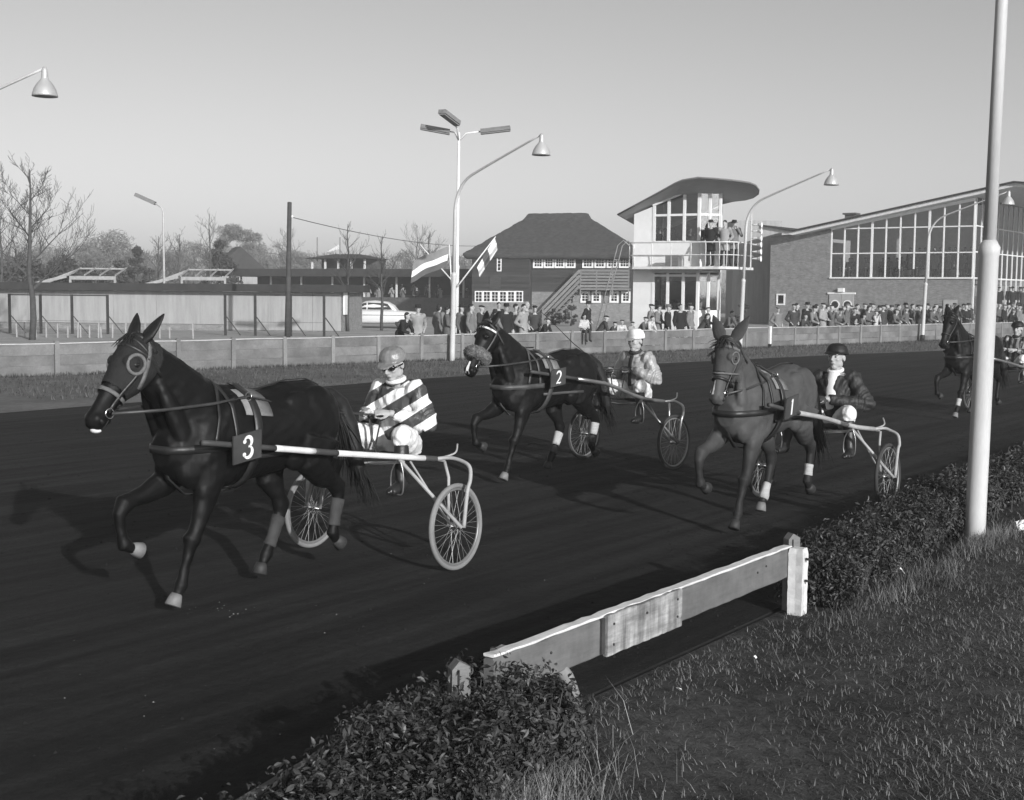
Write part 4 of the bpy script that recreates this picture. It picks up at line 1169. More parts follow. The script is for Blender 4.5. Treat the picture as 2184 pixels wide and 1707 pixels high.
def figure(P, fine=False, voxel=.016, coat_to=.55, name='p'):
    """returns meshes: body, coat, trousers, shoes"""
    B, C, T, SS = MB(), MB(), MB(), (MB(), MB())
    pel, ch, nk = Vector(P['pelvis']), Vector(P['chest']), Vector(P['neck'])
    shm = (Vector(P['sh'][0]) + Vector(P['sh'][1])) / 2
    def torso(mb, e):
        mid = pel.lerp(ch, .5)
        mb.limb([(*(pel + Vector((0, 0, -.1))), .10 + e, .14 + e), (*pel, .115 + e, .165 + e), (*mid, .105 + e, .15 + e), (*ch, .12 + e, .17 + e), (*shm.lerp(ch, .15), .105 + e, .18 + e), (*(shm + Vector((.0, 0, .04))), .07 + e, .13 + e), (*(nk + Vector((0, 0, -.02))), .058 + e * .5, .066 + e * .5)], n=18)
        for s in P['sh']: mb.ell(s, (.075 + e, .07 + e, .075 + e))
    torso(B, 0); torso(C, .022)
    X = Matrix.Translation(nk + Vector((.01, 0, .04))) @ Matrix.Rotation(P['yaw'], 4, 'Z') @ Matrix.Rotation(P['tilt'], 4, 'Y')
    head_mb(B, X, fine)
    for i in (0, 1):
        S = SS[i]
        s, e, w_ = P['sh'][i], P['el'][i], P['wr'][i]
        for mb, a in ((B, 0), (C, .018)):
            end = w_ if mb is B else lerp3(e, w_, .93)
            mb.limb([(*s, .055 + a, .055 + a), (*lerp3(s, e, .5), .052 + a, .05 + a), (*lerp3(s, e, .95), .043 + a, .043 + a)], n=10)
            mb.ell(e, (.044 + a, .044 + a, .044 + a))
            mb.limb([(*e, .042 + a, .042 + a), (*lerp3(e, end, .35), .043 + a, .042 + a), (*end, .029 + a * 1.1, .031 + a * 1.1)], n=10)
        hand_mb(B, frame(w_, P['hd'][i], P.get('hz', [(0, 0, 1)] * 2)[i]), P.get('curl', 1.0), (-1 if i == 0 else 1), fine)
        h, k, a_, t = P['hip'][i], P['kn'][i], P['an'][i], P['toe'][i]
        for mb, ad in ((B, 0), (T, .02)):
            mb.limb([(*h, .085 + ad, .085 + ad), (*lerp3(h, k, .5), .072 + ad, .072 + ad), (*k, .054 + ad, .054 + ad)], lat=(0, 1, .01), n=12)
            mb.ell(k, (.056 + ad,) * 3)
            mb.limb([(*k, .054 + ad, .054 + ad), (*lerp3(k, a_, .35), .052 + ad, .05 + ad), (*a_, .036 + ad * 1.6, .036 + ad * 1.6)], lat=(0, 1, .01), n=12)
        for mb, ad in ((B, 0), (S, .012)):
            mb.limb([(*(Vector(a_) + (Vector(a_) - Vector(t)).normalized() * .05), .03 + ad, .035 + ad), (*a_, .05 + ad, .042 + ad), (*lerp3(a_, t, .6), .032 + ad, .045 + ad), (*t, .022 + ad, .036 + ad)], lat=(0, 1, 0), n=10)
        S.limb([(*lerp3(a_, k, .16), .05, .05), (*a_, .052, .05)], lat=(0, 1, .01), n=10)
    if coat_to:        # long overcoat skirt
        low = Vector(lerp3(P['hip'][0], P['kn'][0], coat_to)).lerp(Vector(lerp3(P['hip'][1], P['kn'][1], coat_to)), .5)
        C.limb([(*pel, .14, .19), (*pel.lerp(low, .5), .15, .20), (*low, .165, .215)], n=16)
    out = dict(body=remesh(B, 'body', voxel, 5, .5), coat=remesh(C, 'coat', voxel * 1.15, 3, .5), trousers=remesh(T, 'trousers', voxel * 1.2, 3, .5), shoe=remesh(SS[0], 'shoe', voxel * 1.1, 2, .5), shoe_=remesh(SS[1], 'shoe', voxel * 1.1, 2, .5))
    out['X'] = X
    return out
# hats: built around the head frame
def hat_mesh(kind):
    mb = MB()
    if kind == 'hat':
        n = 20
        rs = []
        for r, z in ((.02, .265), (.07, .272), (.088, .262), (.094, .20), (.096, .178), (.15, .168), (.152, .162), (.094, .168), (.085, .2)):
            rs.append([(r * math.cos(2 * math.pi * k / n) * 1.12, r * math.sin(2 * math.pi * k / n), z + (.012 if r > .14 and abs(math.sin(2 * math.pi * k / n)) > .8 else 0) - (.014 if 0 < z - .26 < .02 and k % n < 1 else 0)) for k in range(n)])
        mb.rings(rs)
    elif kind == 'cap':
        mb.ell((-.005, 0, .192), (.112, .098, .046), Matrix.Rotation(R(6), 3, 'Y'), 16, 8)
        mb.limb([(.07, 0, .182, .012, .075), (.12, 0, .172, .008, .06), (.145, 0, .166, .005, .03)], n=10)
    elif kind == 'beret':
        mb.ell((-.015, .015, .205), (.115, .112, .038), Matrix.Rotation(R(-8), 3, 'X'), 16, 8)
    else:   # hair
        mb.ell((-.024, 0, .165), (.098, .082, .086), None, 16, 10)
        if kind == 'long_hair': mb.ell((-.05, 0, .09), (.065, .086, .085), None, 14, 8)
    return mb.mesh(kind, True)
HATS = {k: hat_mesh(k) for k in ('hat', 'cap', 'beret', 'hair', 'long_hair')}
COAT = [mat('coat_%s' % n, g, .85, .2, 5, .35, 9, .2, stretch=(1, 1, .5)) for n, g in (('black', .018), ('charcoal', .045), ('grey', .10), ('mid_grey', .16), ('fawn', .26), ('pale', .45))]
COATN = ['black', 'charcoal', 'dark grey', 'grey', 'fawn', 'pale']
TROU = mat('trouser_cloth', .04, .9, .3, 6)
SHOE = mat('shoe_leather', .02, .4, .2, 6)
HATM = [mat('hat_%d' % i, g, .85, .2, 8, .2, 20) for i, g in enumerate((.015, .05, .13))]
PROTO = {
    'stand': figure(stand_pose(), coat_to=.7),
    'lean': figure(stand_pose(pelvis=(-.12, 0, .93), chest=(.06, 0, 1.2), neck=(.2, 0, 1.36), sh=[(.14, .19, 1.3), (.14, -.19, 1.3)], el=[(.22, .3, 1.03), (.22, -.3, 1.03)], wr=[(.36, .08, .93), (.36, -.08, .95)], hd=[(.3, -1, 0), (.3, 1, 0)], hip=[(-.12, .09, .9), (-.12, -.09, .9)]), coat_to=.4),
    'look': figure(stand_pose(el=[(.16, .27, 1.2), (.12, -.27, 1.18)], wr=[(.18, .09, 1.5), (.2, -.08, 1.5)], hd=[(.2, -.4, .9), (.2, .4, .9)], yaw=R(10)), coat_to=.6),
    'pocket': figure(stand_pose(el=[(-.12, .3, 1.15), (-.12, -.3, 1.15)], wr=[(.1, .2, 1.0), (.1, -.2, 1.0)], hd=[(.6, -.5, -.6), (.6, .5, -.6)], yaw=R(-20)), coat_to=.75),
    'turn': figure(stand_pose(el=[(.02, .27, 1.15), (.02, -.27, 1.15)], wr=[(.22, .12, 1.05), (.22, -.12, 1.06)], hd=[(.8, -.5, 0), (.8, .5, 0)], yaw=R(38)), coat_to=.65),
    'sit': figure(stand_pose(pelvis=(0, 0, .1), chest=(.03, 0, .42), neck=(.05, 0, .62), sh=[(.03, .18, .55), (.03, -.18, .55)], el=[(.02, .26, .28), (.02, -.26, .28)], wr=[(.26, .12, .24), (.26, -.12, .24)], hd=[(1, -.3, 0), (1, .3, 0)], hip=[(.02, .1, .08), (.02, -.1, .08)], kn=[(.42, .11, .08), (.42, -.11, .08)], an=[(.44, .11, -.34), (.44, -.11, -.34)], toe=[(.58, .12, -.4), (.58, -.12, -.4)]), coat_to=.25),
}
for k, m in PROTO.items():
    for n, mm in (('body', M['skin']), ('trousers', TROU), ('shoe', SHOE), ('shoe_', SHOE)): m[n].materials.append(mm)
    m['coat'].materials.append(COAT[2])
EYE = MB().ell((0, 0, 0), (.008, .014, .008), None, 8, 6).mesh('eye', True); EYE.materials.append(M['black'])
def person(loc, face, proto, hat, coat, label, group=None, scale=1.0, hatm=0, parts=('body', 'coat', 'trousers', 'shoe', 'shoe_')):
    m = PROTO[proto]
    root = empty('person', loc, face, label, 'person', group)
    root.scale = (scale, scale, scale)
    for n in parts:
        o = link(n.strip('_'), m[n], root)
        if n == 'coat':
            o.material_slots[0].link = 'OBJECT'; o.material_slots[0].material = COAT[coat]
    if hat:
        h = link(hat, HATS[hat], root)
        if len(h.data.materials) == 0: h.data.materials.append(HATM[0])
        h.material_slots[0].link = 'OBJECT'; h.material_slots[0].material = M['hair'] if 'hair' in hat else HATM[hatm]
        h.matrix_local = m['X']
    for s in (-1, 1):
        e = link('eye', EYE, root); e.matrix_local = m['X'] @ Matrix.Translation((.089, s * .031, .128))
    return root
def behind(u, off):
    p = hit(u, 690, fpt(0, -off), FN); return Vector((p.x, p.y, 0))
to_track = math.atan2(FN.y, FN.x)
# --- people left of the tower: (u, distance behind fence, pose, hat, coat, scale, turn, label)
PP = [
 (858, .45, 'lean', 'long_hair', 0, .93, .3, 'dark-haired woman in a black coat leaning on the fence, leftmost spectator'),
 (891, .5, 'pocket', 'hat', 4, .98, -.4, 'man in fawn overcoat and brimmed hat beside the woman in black'),
 (936, 2.6, 'stand', 'long_hair', 3, .98, 1.6, 'woman in grey coat standing sideways just left of the white lamp post'),
 (953, 1.6, 'turn', 'hair', 2, .95, .9, 'bareheaded person in dark grey half hidden by the white lamp post'),
 (1004, .9, 'stand', 'hair', 3, 1.0, .5, 'bareheaded man in grey jacket just right of the light mast'),
 (1048, .5, 'lean', 'hair', 3, .95, .2, 'bareheaded man hunched over the fence behind the sheepskin-nosed horse'),
 (1063, 6.0, 'pocket', 'hair', 0, 1.0, -.1, 'person in black with a white badge standing further back by the house'),
 (1079, .6, 'stand', 'hat', 0, 1.0, -.3, 'man in black overcoat and black hat behind the second horse'),
 (1100, .9, 'turn', 'hair', 4, 1.0, -.2, 'bareheaded man in fawn raincoat, left of the raincoat pair'),
 (1116, .5, 'pocket', 'hair', 4, 1.0, .2, 'man in fawn raincoat with hand on the fence, right of the raincoat pair'),
 (1123, 2.2, 'stand', None, 3, 1.04, .1, 'bald man in grey standing behind the raincoat pair'),
 (984, 1.4, 'stand', 'hat', 2, .98, .3, 'man in dark grey coat and hat just right of the fence lamp post'),
 (1026, 1.8, 'turn', 'cap', 1, .97, .4, 'man in charcoal coat and cap between the bareheaded pair by the mast'),
 (1140, 1.2, 'pocket', 'cap', 1, .97, -.3, 'man in charcoal coat and cap between the raincoat pair and the child in the beret'),
 (1160, .6, 'lean', 'beret', 0, .78, .3, 'child in black with a beret right of the raincoat pair'),
 (1253, 5.0, 'pocket', 'hat', 0, 1.02, .4, 'man in black and a hat standing back near the iron ladder'),
 (1283, .3, 'lean', 'cap', 1, .84, .9, 'boy in dark hooded jacket hanging over the fence'),
 (1304, .3, 'lean', 'cap', 1, .70, .3, 'small child in dark cap peering over the fence, left of three'),
 (1322, .3, 'lean', 'beret', 5, .74, -.3, 'small child in pale jacket peering over the fence, middle of three'),
 (1342, .3, 'lean', 'cap', 4, .70, .1, 'small child peering over the fence, right of three'),
 (1368, .3, 'lean', 'cap', 2, .80, .4, 'boy in grey cap leaning forward below the white tower'),
 (1388, .8, 'stand', 'cap', 3, 1.0, .5, 'tall man in grey coat and cap at the tower foot, leftmost of five'),
 (1383, .3, 'lean', 'hair', 5, .82, .2, 'fair child in pale jacket with arms over the fence under the tower'),
 (1404, 1.1, 'turn', 'hair', 3, .98, .3, 'bareheaded man in grey coat second from left at the tower foot'),
 (1424, .7, 'stand', 'hat', 0, .98, .5, 'man in black coat and pale brimmed hat at the tower foot'),
 (1450, .6, 'stand', 'hair', 0, 1.0, -.4, 'bareheaded man in black coat at the tower foot'),
 (1472, .6, 'stand', 'cap', 3, 1.0, .3, 'man in grey coat rightmost of the five at the tower foot'),
 (1509, 1.2, 'turn', 'beret', 0, .92, .8, 'boy in black beret standing against the tower base'),
 (1499, .4, 'lean', 'hair', 1, .86, .9, 'boy in dark jacket turned right beside the hooded horse'),
 (1553, .5, 'lean', 'hair', 2, .92, .1, 'youth in dark grey leaning on the fence behind the hooded horse ears'),
]
for (u, off, pr, hat, ct, sc, tn, lb) in PP:
    person(behind(u, off), to_track + tn, pr, hat, ct, lb, 'spectators behind the fence', sc, 2 if 'pale brimmed' in lb else 0)
p = fpt(11.42, 0.02, FH + .03)
q = hit(1245, 690, fpt(0, 0), FN)
person(Vector((q.x, q.y, FH - .02)), to_track - .3, 'sit', 'hair', 5, 'child in pale jacket sitting on the fence with dangling legs', 'spectators behind the fence', .72)
# --- packed crowd right of the gate
rc = random.Random(12)
crowd = []
xs1 = [1661, 1694, 1710, 1727, 1752, 1772, 1785, 1806, 1817, 1836, 1852, 1866, 1884, 1903, 1918, 1935, 1963, 1983, 2002, 2040, 2058, 2122, 2141, 2156, 2172]
xs2 = [1700, 1720, 1742, 1764, 1800, 1828, 1845, 1862, 1876, 1893, 1910, 1927, 1942, 1958, 1975, 1995, 2020, 2034, 2052, 2064, 2112, 2132, 2150, 2166]
xs3 = [1812, 1840, 1858, 1888, 1900, 1948, 1970, 2028, 2046, 2062, 2126, 2160]
N1 = 0
hn = {'hat': 'brimmed hat', 'cap': 'flat cap', 'beret': 'beret', 'hair': 'no hat'}
for row, (xs, off) in enumerate(((xs1, .42), (xs2, 1.05), (xs3, 1.9))):
    for i, u in enumerate(xs):
        pr = rc.choice(['lean', 'lean', 'stand', 'look', 'turn', 'pocket'] if row == 0 else ['stand', 'look', 'turn', 'stand'])
        if row == 0 and i == 0: pr = 'pocket'
        ht = rc.choice(['hat', 'cap', 'cap', 'hair', 'beret', 'hat'])
        ct = rc.choice([0, 0, 1, 1, 2, 2, 2, 3, 3, 4]); 
        if row == 0 and i == 11: ct = 5
        sc = rc.uniform(.92, 1.03) if not (row == 0 and rc.random() < .2) else .82
        lb = 'spectator in %s coat, %s, %s from left, %s row of packed crowd' % (COATN[ct], hn[ht], words[i], ('front', 'second', 'back')[row])
        person(behind(u + rc.uniform(-3, 3), off + rc.uniform(-.1, .15)), to_track + rc.uniform(-.5, .6), pr, ht, ct, lb, 'packed crowd right of the gate', sc, rc.choice([0, 0, 1, 2]))
# --- on and in the judges tower
faceT = math.atan2(tp.n.y, tp.n.x)
for u, ct, ht, y, lb, tn in ((1516, 0, 'hat', -.55, 'man in black coat and hat on the tower balcony, nearest the glass', -.1), (1545, 4, 'hair', -.5, 'bareheaded man in fawn coat on the tower balcony', .2), (1565, 3, 'hat', -.1, 'man in grey coat with field glasses at the right end of the balcony', .5)):
    x = tp.uz(u, 520, -y)[0]; person(tw_w(x, y, zf + .04), faceT + tn, 'look' if 'glasses' in lb else 'pocket', ht, ct, lb, 'officials on the tower', 1.02)
for k, (u, y, z, ct) in enumerate(((1403, .7, zf - .05, 1), (1418, 1.1, zf - .05, 0), (1436, .8, zf - .05, 2), (1470, 1.2, zf - .05, 1))):
    person(tw_w(tp.uz(u, 520, -y)[0], y, z), faceT + (.6 if k % 2 else -.6), 'turn', 'hair', ct, words[k] + ' figure from the left behind the upper tower window', 'officials on the tower', .97)
for k, (u, y, ct) in enumerate(((1400, .6, 1), (1415, .9, 0), (1440, .55, 0), (1448, 1.1, 3), (1472, .7, 2), (1495, .9, 1))):
    person(tw_w(tp.uz(u, 620, -y)[0], y, .1), faceT + rc.uniform(-.5, .5), rc.choice(['stand', 'turn']), rc.choice(['hair', 'hat']), ct, words[k] + ' figure from the left behind the lower tower window', 'officials on the tower', 1.0)
# --- behind the grandstand window
faceG = math.atan2(gp.n.y, gp.n.x)
gx = [.55, .95, 1.35, 2.15, 2.5, 3.3, 3.9, 4.3, 4.8, 5.2, 5.9, 6.35, 7.0, 7.4, 7.9, 8.3, 8.75, 9.2]
for k, x in enumerate(gx):
    far = x > 6.5
    person(gs_w(x, 1.1 if k % 2 else .45, zs + (.5 if not far else .0)), faceG + rc.uniform(-1, 1), 'sit' if not far else 'stand', 'hair' if rc.random() < .7 else 'hat', rc.choice([1, 2, 3, 4, 5]), words[k] + ' guest from the left behind the grandstand window', 'guests behind the grandstand window', 1.0)
for k in range(9):
    person(gs_w(5.0 + k * .5, 1.5 + .4 * (k % 2), zs + .3), faceG + rc.uniform(-.6, .6), 'stand', 'hair', rc.choice([0, 2, 3, 4]), words[k] + ' guest from the left in the standing row behind the grandstand tables', 'guests behind the grandstand window', 1.0)
for k in range(8):
    person(gs_w(GL + 1.4 + .5 * (k % 2), 1.2 + k * 1.3, 1.0), faceG + rc.uniform(0, .8), 'stand', rc.choice(['hat', 'cap']), rc.choice([0, 0, 1, 1]), words[k] + ' spectator from the corner on the grandstand terrace', 'spectators on the terrace steps', 1.0)
# --- on the low terrace stand, far left
for k in range(20):
    x = TS.L * (.52 + .47 * (k + rc.uniform(-.3, .3)) / 20); y = 1.2 + (k % 2) * 1.2
    person(TS.p0 + TS.d * x - TS.n * y + Vector((0, 0, zw - .85 + .3 * (k % 2))), math.atan2(TS.n.y, TS.n.x) + rc.uniform(-.6, .6), rc.choice(['stand', 'turn', 'look']), rc.choice(['hat', 'hair', 'cap']), rc.choice([0, 1, 2, 3, 4]), words[k] + ' small figure from the left on the far low stand', 'people on the far stand', 1.0)
# ------------------------------------------------------------------ trotting horses
def coat_mat(name, g, gl, rough=.42):
    """g: trunk colour, gl: colour of the dark points (lower legs)"""
    m, t, p = newmat(name)
    vec, raw = coords(t, (1, 1, 1), False)
    sep = t.nodes.new('ShaderNodeSeparateXYZ'); t.links.new(raw, sep.inputs[0])
    base = mrange(t, sep.outputs[2], .62, .92, gl, g)
    c = mth(t, 'MULTIPLY', base, mrange(t, noise(t, raw, 4, 6), .3, .7, .75, 1.25))
    mp = nd(t, 'ShaderNodeMapping'); mp.inputs['Scale'].default_value = (6, 20, 20); t.links.new(raw, mp.inputs[0])
    c = mth(t, 'MULTIPLY', c, mrange(t, noise(t, mp.outputs[0], 12, 4), .3, .7, .85, 1.15))
    t.links.new(c, p.inputs['Base Color'])
    p.inputs['Specular IOR Level'].default_value = .2
    t.links.new(mrange(t, noise(t, raw, 9, 6), .3, .7, rough - .06, rough + .22), p.inputs['Roughness'])
    b = nd(t, 'ShaderNodeBump'); b.inputs['Strength'].default_value = .3; b.inputs['Distance'].default_value = .01
    h = mth(t, 'ADD', noise(t, raw, 16, 4), mth(t, 'MULTIPLY', noise(t, mp.outputs[0], 30, 3), .35))
    t.links.new(h, b.inputs['Height']); t.links.new(b.outputs[0], p.inputs['Normal'])
    return m
def spline(pts, m=5):
    pts = [Vector(p) for p in pts]; out = []
    for i in range(len(pts) - 1):
        p0, p1, p2, p3 = pts[max(i - 1, 0)], pts[i], pts[i + 1], pts[min(i + 2, len(pts) - 1)]
        for k in range(m):
            t = k / m
            out.append(.5 * ((2 * p1) + (p2 - p0) * t + (2 * p0 - 5 * p1 + 4 * p2 - p3) * t * t + (3 * p1 - p0 - 3 * p2 + p3) * t ** 3))
    return out + [pts[-1]]
M['hoof'] = mat('hoof_horn', .16, .6, .3, 8, .2, 30)
M['hoof_dark'] = mat('dark_hoof', .035, .6, .3, 8, .2, 30)
M['bandage'] = mat('leg_bandage', .42, .9, .12, 9, .5, 40, stretch=(.3, .3, 6))
M['bandage_dull'] = mat('dull_leg_boot', .045, .8, .3, 9, .3, 40)
M['hood_cloth'] = mat('hood_cloth', .016, .8, .25, 14, .4, 90)
M['hood_grey'] = mat('grey_hood_cloth', .055, .85, .2, 12, .4, 120)
M['trim'] = mat('pale_trim', .13, .8, .25, 30, .3, 60)
M['strap_white'] = mat('white_strap', .7, .5, .05, 9)
M['fleece'] = mat('sheepskin', .19, .95, .35, 25, .9, 60)
M['hairmat'] = mat('horsehair', .012, .5, .4, 20, .3, 60)
M['padcloth'] = mat('saddle_cloth', .2, .9, .3, 7, .4, 30)
M['plate'] = mat('number_plate', .05, .7, .25, 6, .15, 40)
M['digit'] = mat('number_paint', .78, .7, .06, 20)

TR = [(-.82, 1.13, .13, .12), (-.74, 1.14, .25, .21), (-.58, 1.145, .318, .265), (-.38, 1.14, .322, .268), (-.12, 1.105, .312, .262), (.1, 1.09, .322, .262), (.3, 1.10, .358, .25), (.48, 1.09, .345, .225), (.64, 1.06, .285, .195), (.76, 1.05, .20, .15), (.82, 1.05, .11, .09)]
def leg(mb, pts, y, bend=0.0):
    mb.limb([(x, y + dy, z, a, b) for (x, dy, z, a, b) in pts], n=14)
LEGS = {
 'LF': (.135, [(.50, .03, 1.02, .17, .085), (.52, .02, .86, .12, .085), (.55, .0, .72, .098, .074), (.60, 0, .58, .066, .056), (.645, 0, .49, .054, .050), (.668, -.01, .445, .070, .062), (.685, -.01, .385, .046, .042), (.72, -.02, .26, .037, .030), (.745, -.02, .18, .042, .036), (.757, -.02, .145, .053, .046), (.785, -.02, .10, .034, .034), (.81, -.02, .065, .040, .040)]),
 'RF': (-.135, [(.50, -.03, 1.02, .17, .085), (.55, -.02, .87, .12, .085), (.69, -.01, .80, .098, .074), (.85, 0, .75, .068, .058), (.95, 0, .73, .056, .052), (1.02, 0, .71, .068, .062), (1.062, 0, .64, .046, .042), (1.05, 0, .53, .037, .031), (1.035, 0, .47, .042, .037), (1.025, 0, .435, .054, .047), (.975, 0, .405, .035, .035), (.935, 0, .39, .04, .04)]),
 'RH': (-.125, [(-.46, -.06, 1.05, .27, .12), (-.36, -.05, .86, .17, .105), (-.36, -.02, .71, .118, .082), (-.42, 0, .59, .068, .054), (-.455, 0, .51, .080, .056), (-.435, 0, .44, .054, .042), (-.35, .01, .28, .041, .034), (-.31, .01, .21, .046, .038), (-.285, .01, .165, .056, .047), (-.25, .01, .11, .036, .036), (-.225, .01, .075, .042, .042)]),
 'LH': (.125, [(-.50, .06, 1.05, .27, .12), (-.46, .05, .88, .17, .105), (-.60, .03, .755, .112, .082), (-.73, .02, .68, .068, .054), (-.80, .01, .63, .080, .056), (-.81, .01, .555, .054, .042), (-.77, .01, .40, .041, .034), (-.755, .01, .33, .046, .038), (-.745, .01, .285, .056, .047), (-.775, .01, .235, .036, .036), (-.80, .01, .21, .042, .042)]),
}
HOOFD = {'LF': (.45, 0, -.9), 'RF': (-.85, 0, -.35), 'RH': (.3, 0, -.95), 'LH': (-.75, 0, -.55)}
def build_horse(label, loc, rz, poll, nose, coat, lift=.06, neckw=1.0, pale=('LF',)):
    root = empty('horse', (loc[0], loc[1], 0), rz, label, 'horse', 'trotting horses in harness')
    B = MB()
    B.limb([(x, 0, z, rz_, ry) for x, z, rz_, ry in TR], n=26)
    for s in (-1, 1):
        B.ell((.50, s * .15, 1.06), (.19, .085, .27), Matrix.Rotation(R(-18), 3, 'Y'), 16, 10)      # shoulder
        B.ell((.64, s * .10, .93), (.13, .09, .15), None, 14, 8)                                    # breast
        B.ell((-.52, s * .15, 1.17), (.27, .12, .26), Matrix.Rotation(R(25), 3, 'Y'), 16, 10)       # quarters
        B.ell((-.32, s * .165, 1.30), (.16, .07, .10), None, 14, 8)                                  # hip
        B.ell((-.60, s * .12, .98), (.17, .09, .22), Matrix.Rotation(R(10), 3, 'Y'), 14, 8)
    nk1 = Vector((poll[0] - .10, 0, poll[1] - .26))
    for s in (-1, 1):
        B.ell((.40, s * .175, .93), (.16, .065, .13), Matrix.Rotation(R(35), 3, 'Y'), 14, 8)        # triceps
        B.limb([(.28, s * .15, 1.40, .03, .03), (.42, s * .185, 1.22, .05, .042), (.58, s * .19, 1.02, .062, .05), (.62, s * .17, .94, .04, .04)], n=10)   # shoulder blade
        B.limb([(.68, s * .10, 1.02, .05, .05), (.72, s * .105, 1.16, .075, .058), (.74 * .5 + nk1.x * .5, s * .098, 1.18 * .5 + nk1.z * .5, .062, .045), (nk1.x, s * .07, nk1.z, .04, .035)], n=10)   # neck muscle
        B.ell((-.29, s * .185, .95), (.12, .075, .14), Matrix.Rotation(R(-20), 3, 'Y'), 14, 8)      # stifle
        B.limb([(-.30, s * .17, 1.33, .04, .04), (-.45, s * .215, 1.20, .07, .05), (-.55, s * .215, 1.02, .07, .05), (-.50, s * .19, .88, .05, .05)], n=10)   # thigh
    B.ell((.56, .155, .76), (.085, .062, .12), Matrix.Rotation(R(15), 3, 'Y'), 12, 8)
    B.ell((.66, -.155, .83), (.13, .062, .085), Matrix.Rotation(R(20), 3, 'Y'), 12, 8)
    B.ell((.30, 0, 1.40), (.22, .07, .075), None, 14, 8)                                            # withers
    for k, (y, pts) in LEGS.items(): leg(B, pts, y)
    P, N = Vector((poll[0], 0, poll[1])), Vector((nose[0], 0, nose[1]))
    base = Vector((.46, 0, 1.16))
    ctl = Vector((base.x * .45 + P.x * .55 - .10, 0, base.z * .5 + P.z * .5 - .02))
    st = []
    for f, a, b in ((0, .32, .20), (.2, .285, .165), (.42, .238, .137), (.64, .190, .115), (.85, .155, .10), (1.0, .125, .088)):
        q = (1 - f) ** 2 * base + 2 * f * (1 - f) * ctl + f * f * (P + Vector((.0, 0, -.09)))
        st.append((q.x, 0, q.z, a * neckw, b))
    B.limb(st, n=18)
    u = (N - P); L = u.length; u.normalize(); n = Vector((u.z, 0, -u.x)); 
    if n.x > 0: n = -n
    H = []
    for f, o, a, b in ((-.07, .015, .06, .055), (.03, .03, .112, .088), (.16, .052, .145, .108), (.28, .056, .148, .107), (.40, .044, .128, .095), (.53, .026, .100, .072), (.66, .016, .082, .058), (.77, .014, .075, .055), (.88, .016, .080, .063), (.95, .018, .074, .062), (1.0, .02, .046, .042)):
        q = P + u * (f * L) + n * o; H.append((q.x, 0, q.z, a, b))
    B.limb(H, n=18)
    def hp(f, o, y=0.0):                     # point in the head frame
        q = P + u * (f * L) + n * o; return Vector((q.x, y, q.z))
    for s in (-1, 1):
        B.ell(hp(.27, -.035, s * .078), (.045, .022, .03)); B.ell(hp(.21, .095, s * .062), (.085, .045, .095), None, 14, 10); B.ell(hp(.91, -.012, s * .046), (.036, .024, .034)); B.limb([(*hp(.30, .01, s * .082), .018, .014), (*hp(.55, .012, s * .06), .012, .012)], n=8)
    B.ell(hp(.93, .066), (.035, .032, .025))
    B.ell(hp(.86, .07), (.05, .034, .03))
    me = remesh(B, 'body', .0112, 3, .5)
    co = np.empty(len(me.vertices) * 3); me.vertices.foreach_get('co', co); co = co.reshape(-1, 3)
    no = np.empty(len(me.vertices) * 3); me.vertices.foreach_get('normal', no); no = no.reshape(-1, 3)
    k_ = np.sin(co[:, 0] * 31 + 3 * np.sin(co[:, 2] * 17)) * np.sin(co[:, 2] * 27 + 2 * np.sin(co[:, 1] * 21 + co[:, 0] * 9)) + .5 * np.sin(co[:, 2] * 63 + co[:, 0] * 41 + 3 * np.sin(co[:, 1] * 33))
    co += no * (k_ * .0016)[:, None]
    me.vertices.foreach_set('co', co.ravel()); me.update()
    me.transform(Matrix.Translation((0, 0, lift)))
    me.materials.append(coat)
    link('body', me, root)
    bvh = BVHTree.FromPolygons([v.co[:] for v in me.vertices], [p.vertices[:] for p in me.polygons])
    lv = Vector((0, 0, lift))
    X = dict(root=root, bvh=bvh, me=me, u=u, n=n, L=L, hp=lambda f, o, y=0.0: hp(f, o, y) + lv, lift=lift, P=P + lv, N=N + lv)
    # hooves
    for k, (y, pts) in LEGS.items():
        x, dy, z, a, b = pts[-1]
        d = Vector(HOOFD[k]).normalized(); p = Vector((x, y + dy, z)) + lv
        mb = MB(); mb.limb([(*(p - d * .03), .036, .038), (*(p + d * .0), .047, .047), (*(p + d * .05), .059, .056), (*(p + d * .056), .05, .048)], n=14)
        mb.build('hoof', M['hoof'] if k in pale else M['hoof_dark'], root, True)
    return X
def wrap(X, c, U, V, n=40, Rr=.8, off=.004, a0=0, a1=2 * math.pi, lim=9.0):
    pts, nr = [], []
    c, U, V = Vector(c), Vector(U).normalized(), Vector(V).normalized()
    closed = abs(a1 - a0 - 2 * math.pi) < 1e-6
    for k in range(n if closed else n + 1):
        a = a0 + (a1 - a0) * k / n
        d = U * math.cos(a) + V * math.sin(a)
        h = X['bvh'].ray_cast(c + d * Rr, -d)
        if h[0] is None or (h[0] - c).dot(d) < 0 or (h[0] - c).length > lim: continue
        pts.append(h[0] + d * off); nr.append(d)
    return pts, nr, closed
def strap(X, name, mt, w, t, c, U, V, parent=None, **k):
    pts, nr, cl = wrap(X, c, U, V, **k)
    if len(pts) < 3: return None
    mb = MB(); mb.band(pts, nr, w, t, cl)
    return mb.build(name, mt, parent or X['root'], True)
def cast_line(X, pts, d, off):
    out = []
    for p in pts:
        p, d_ = Vector(p), Vector(d).normalized()
        h = X['bvh'].ray_cast(p - d_ * .6, d_)
        if h[0] is not None: out.append(h[0] - d_ * off)
    return out
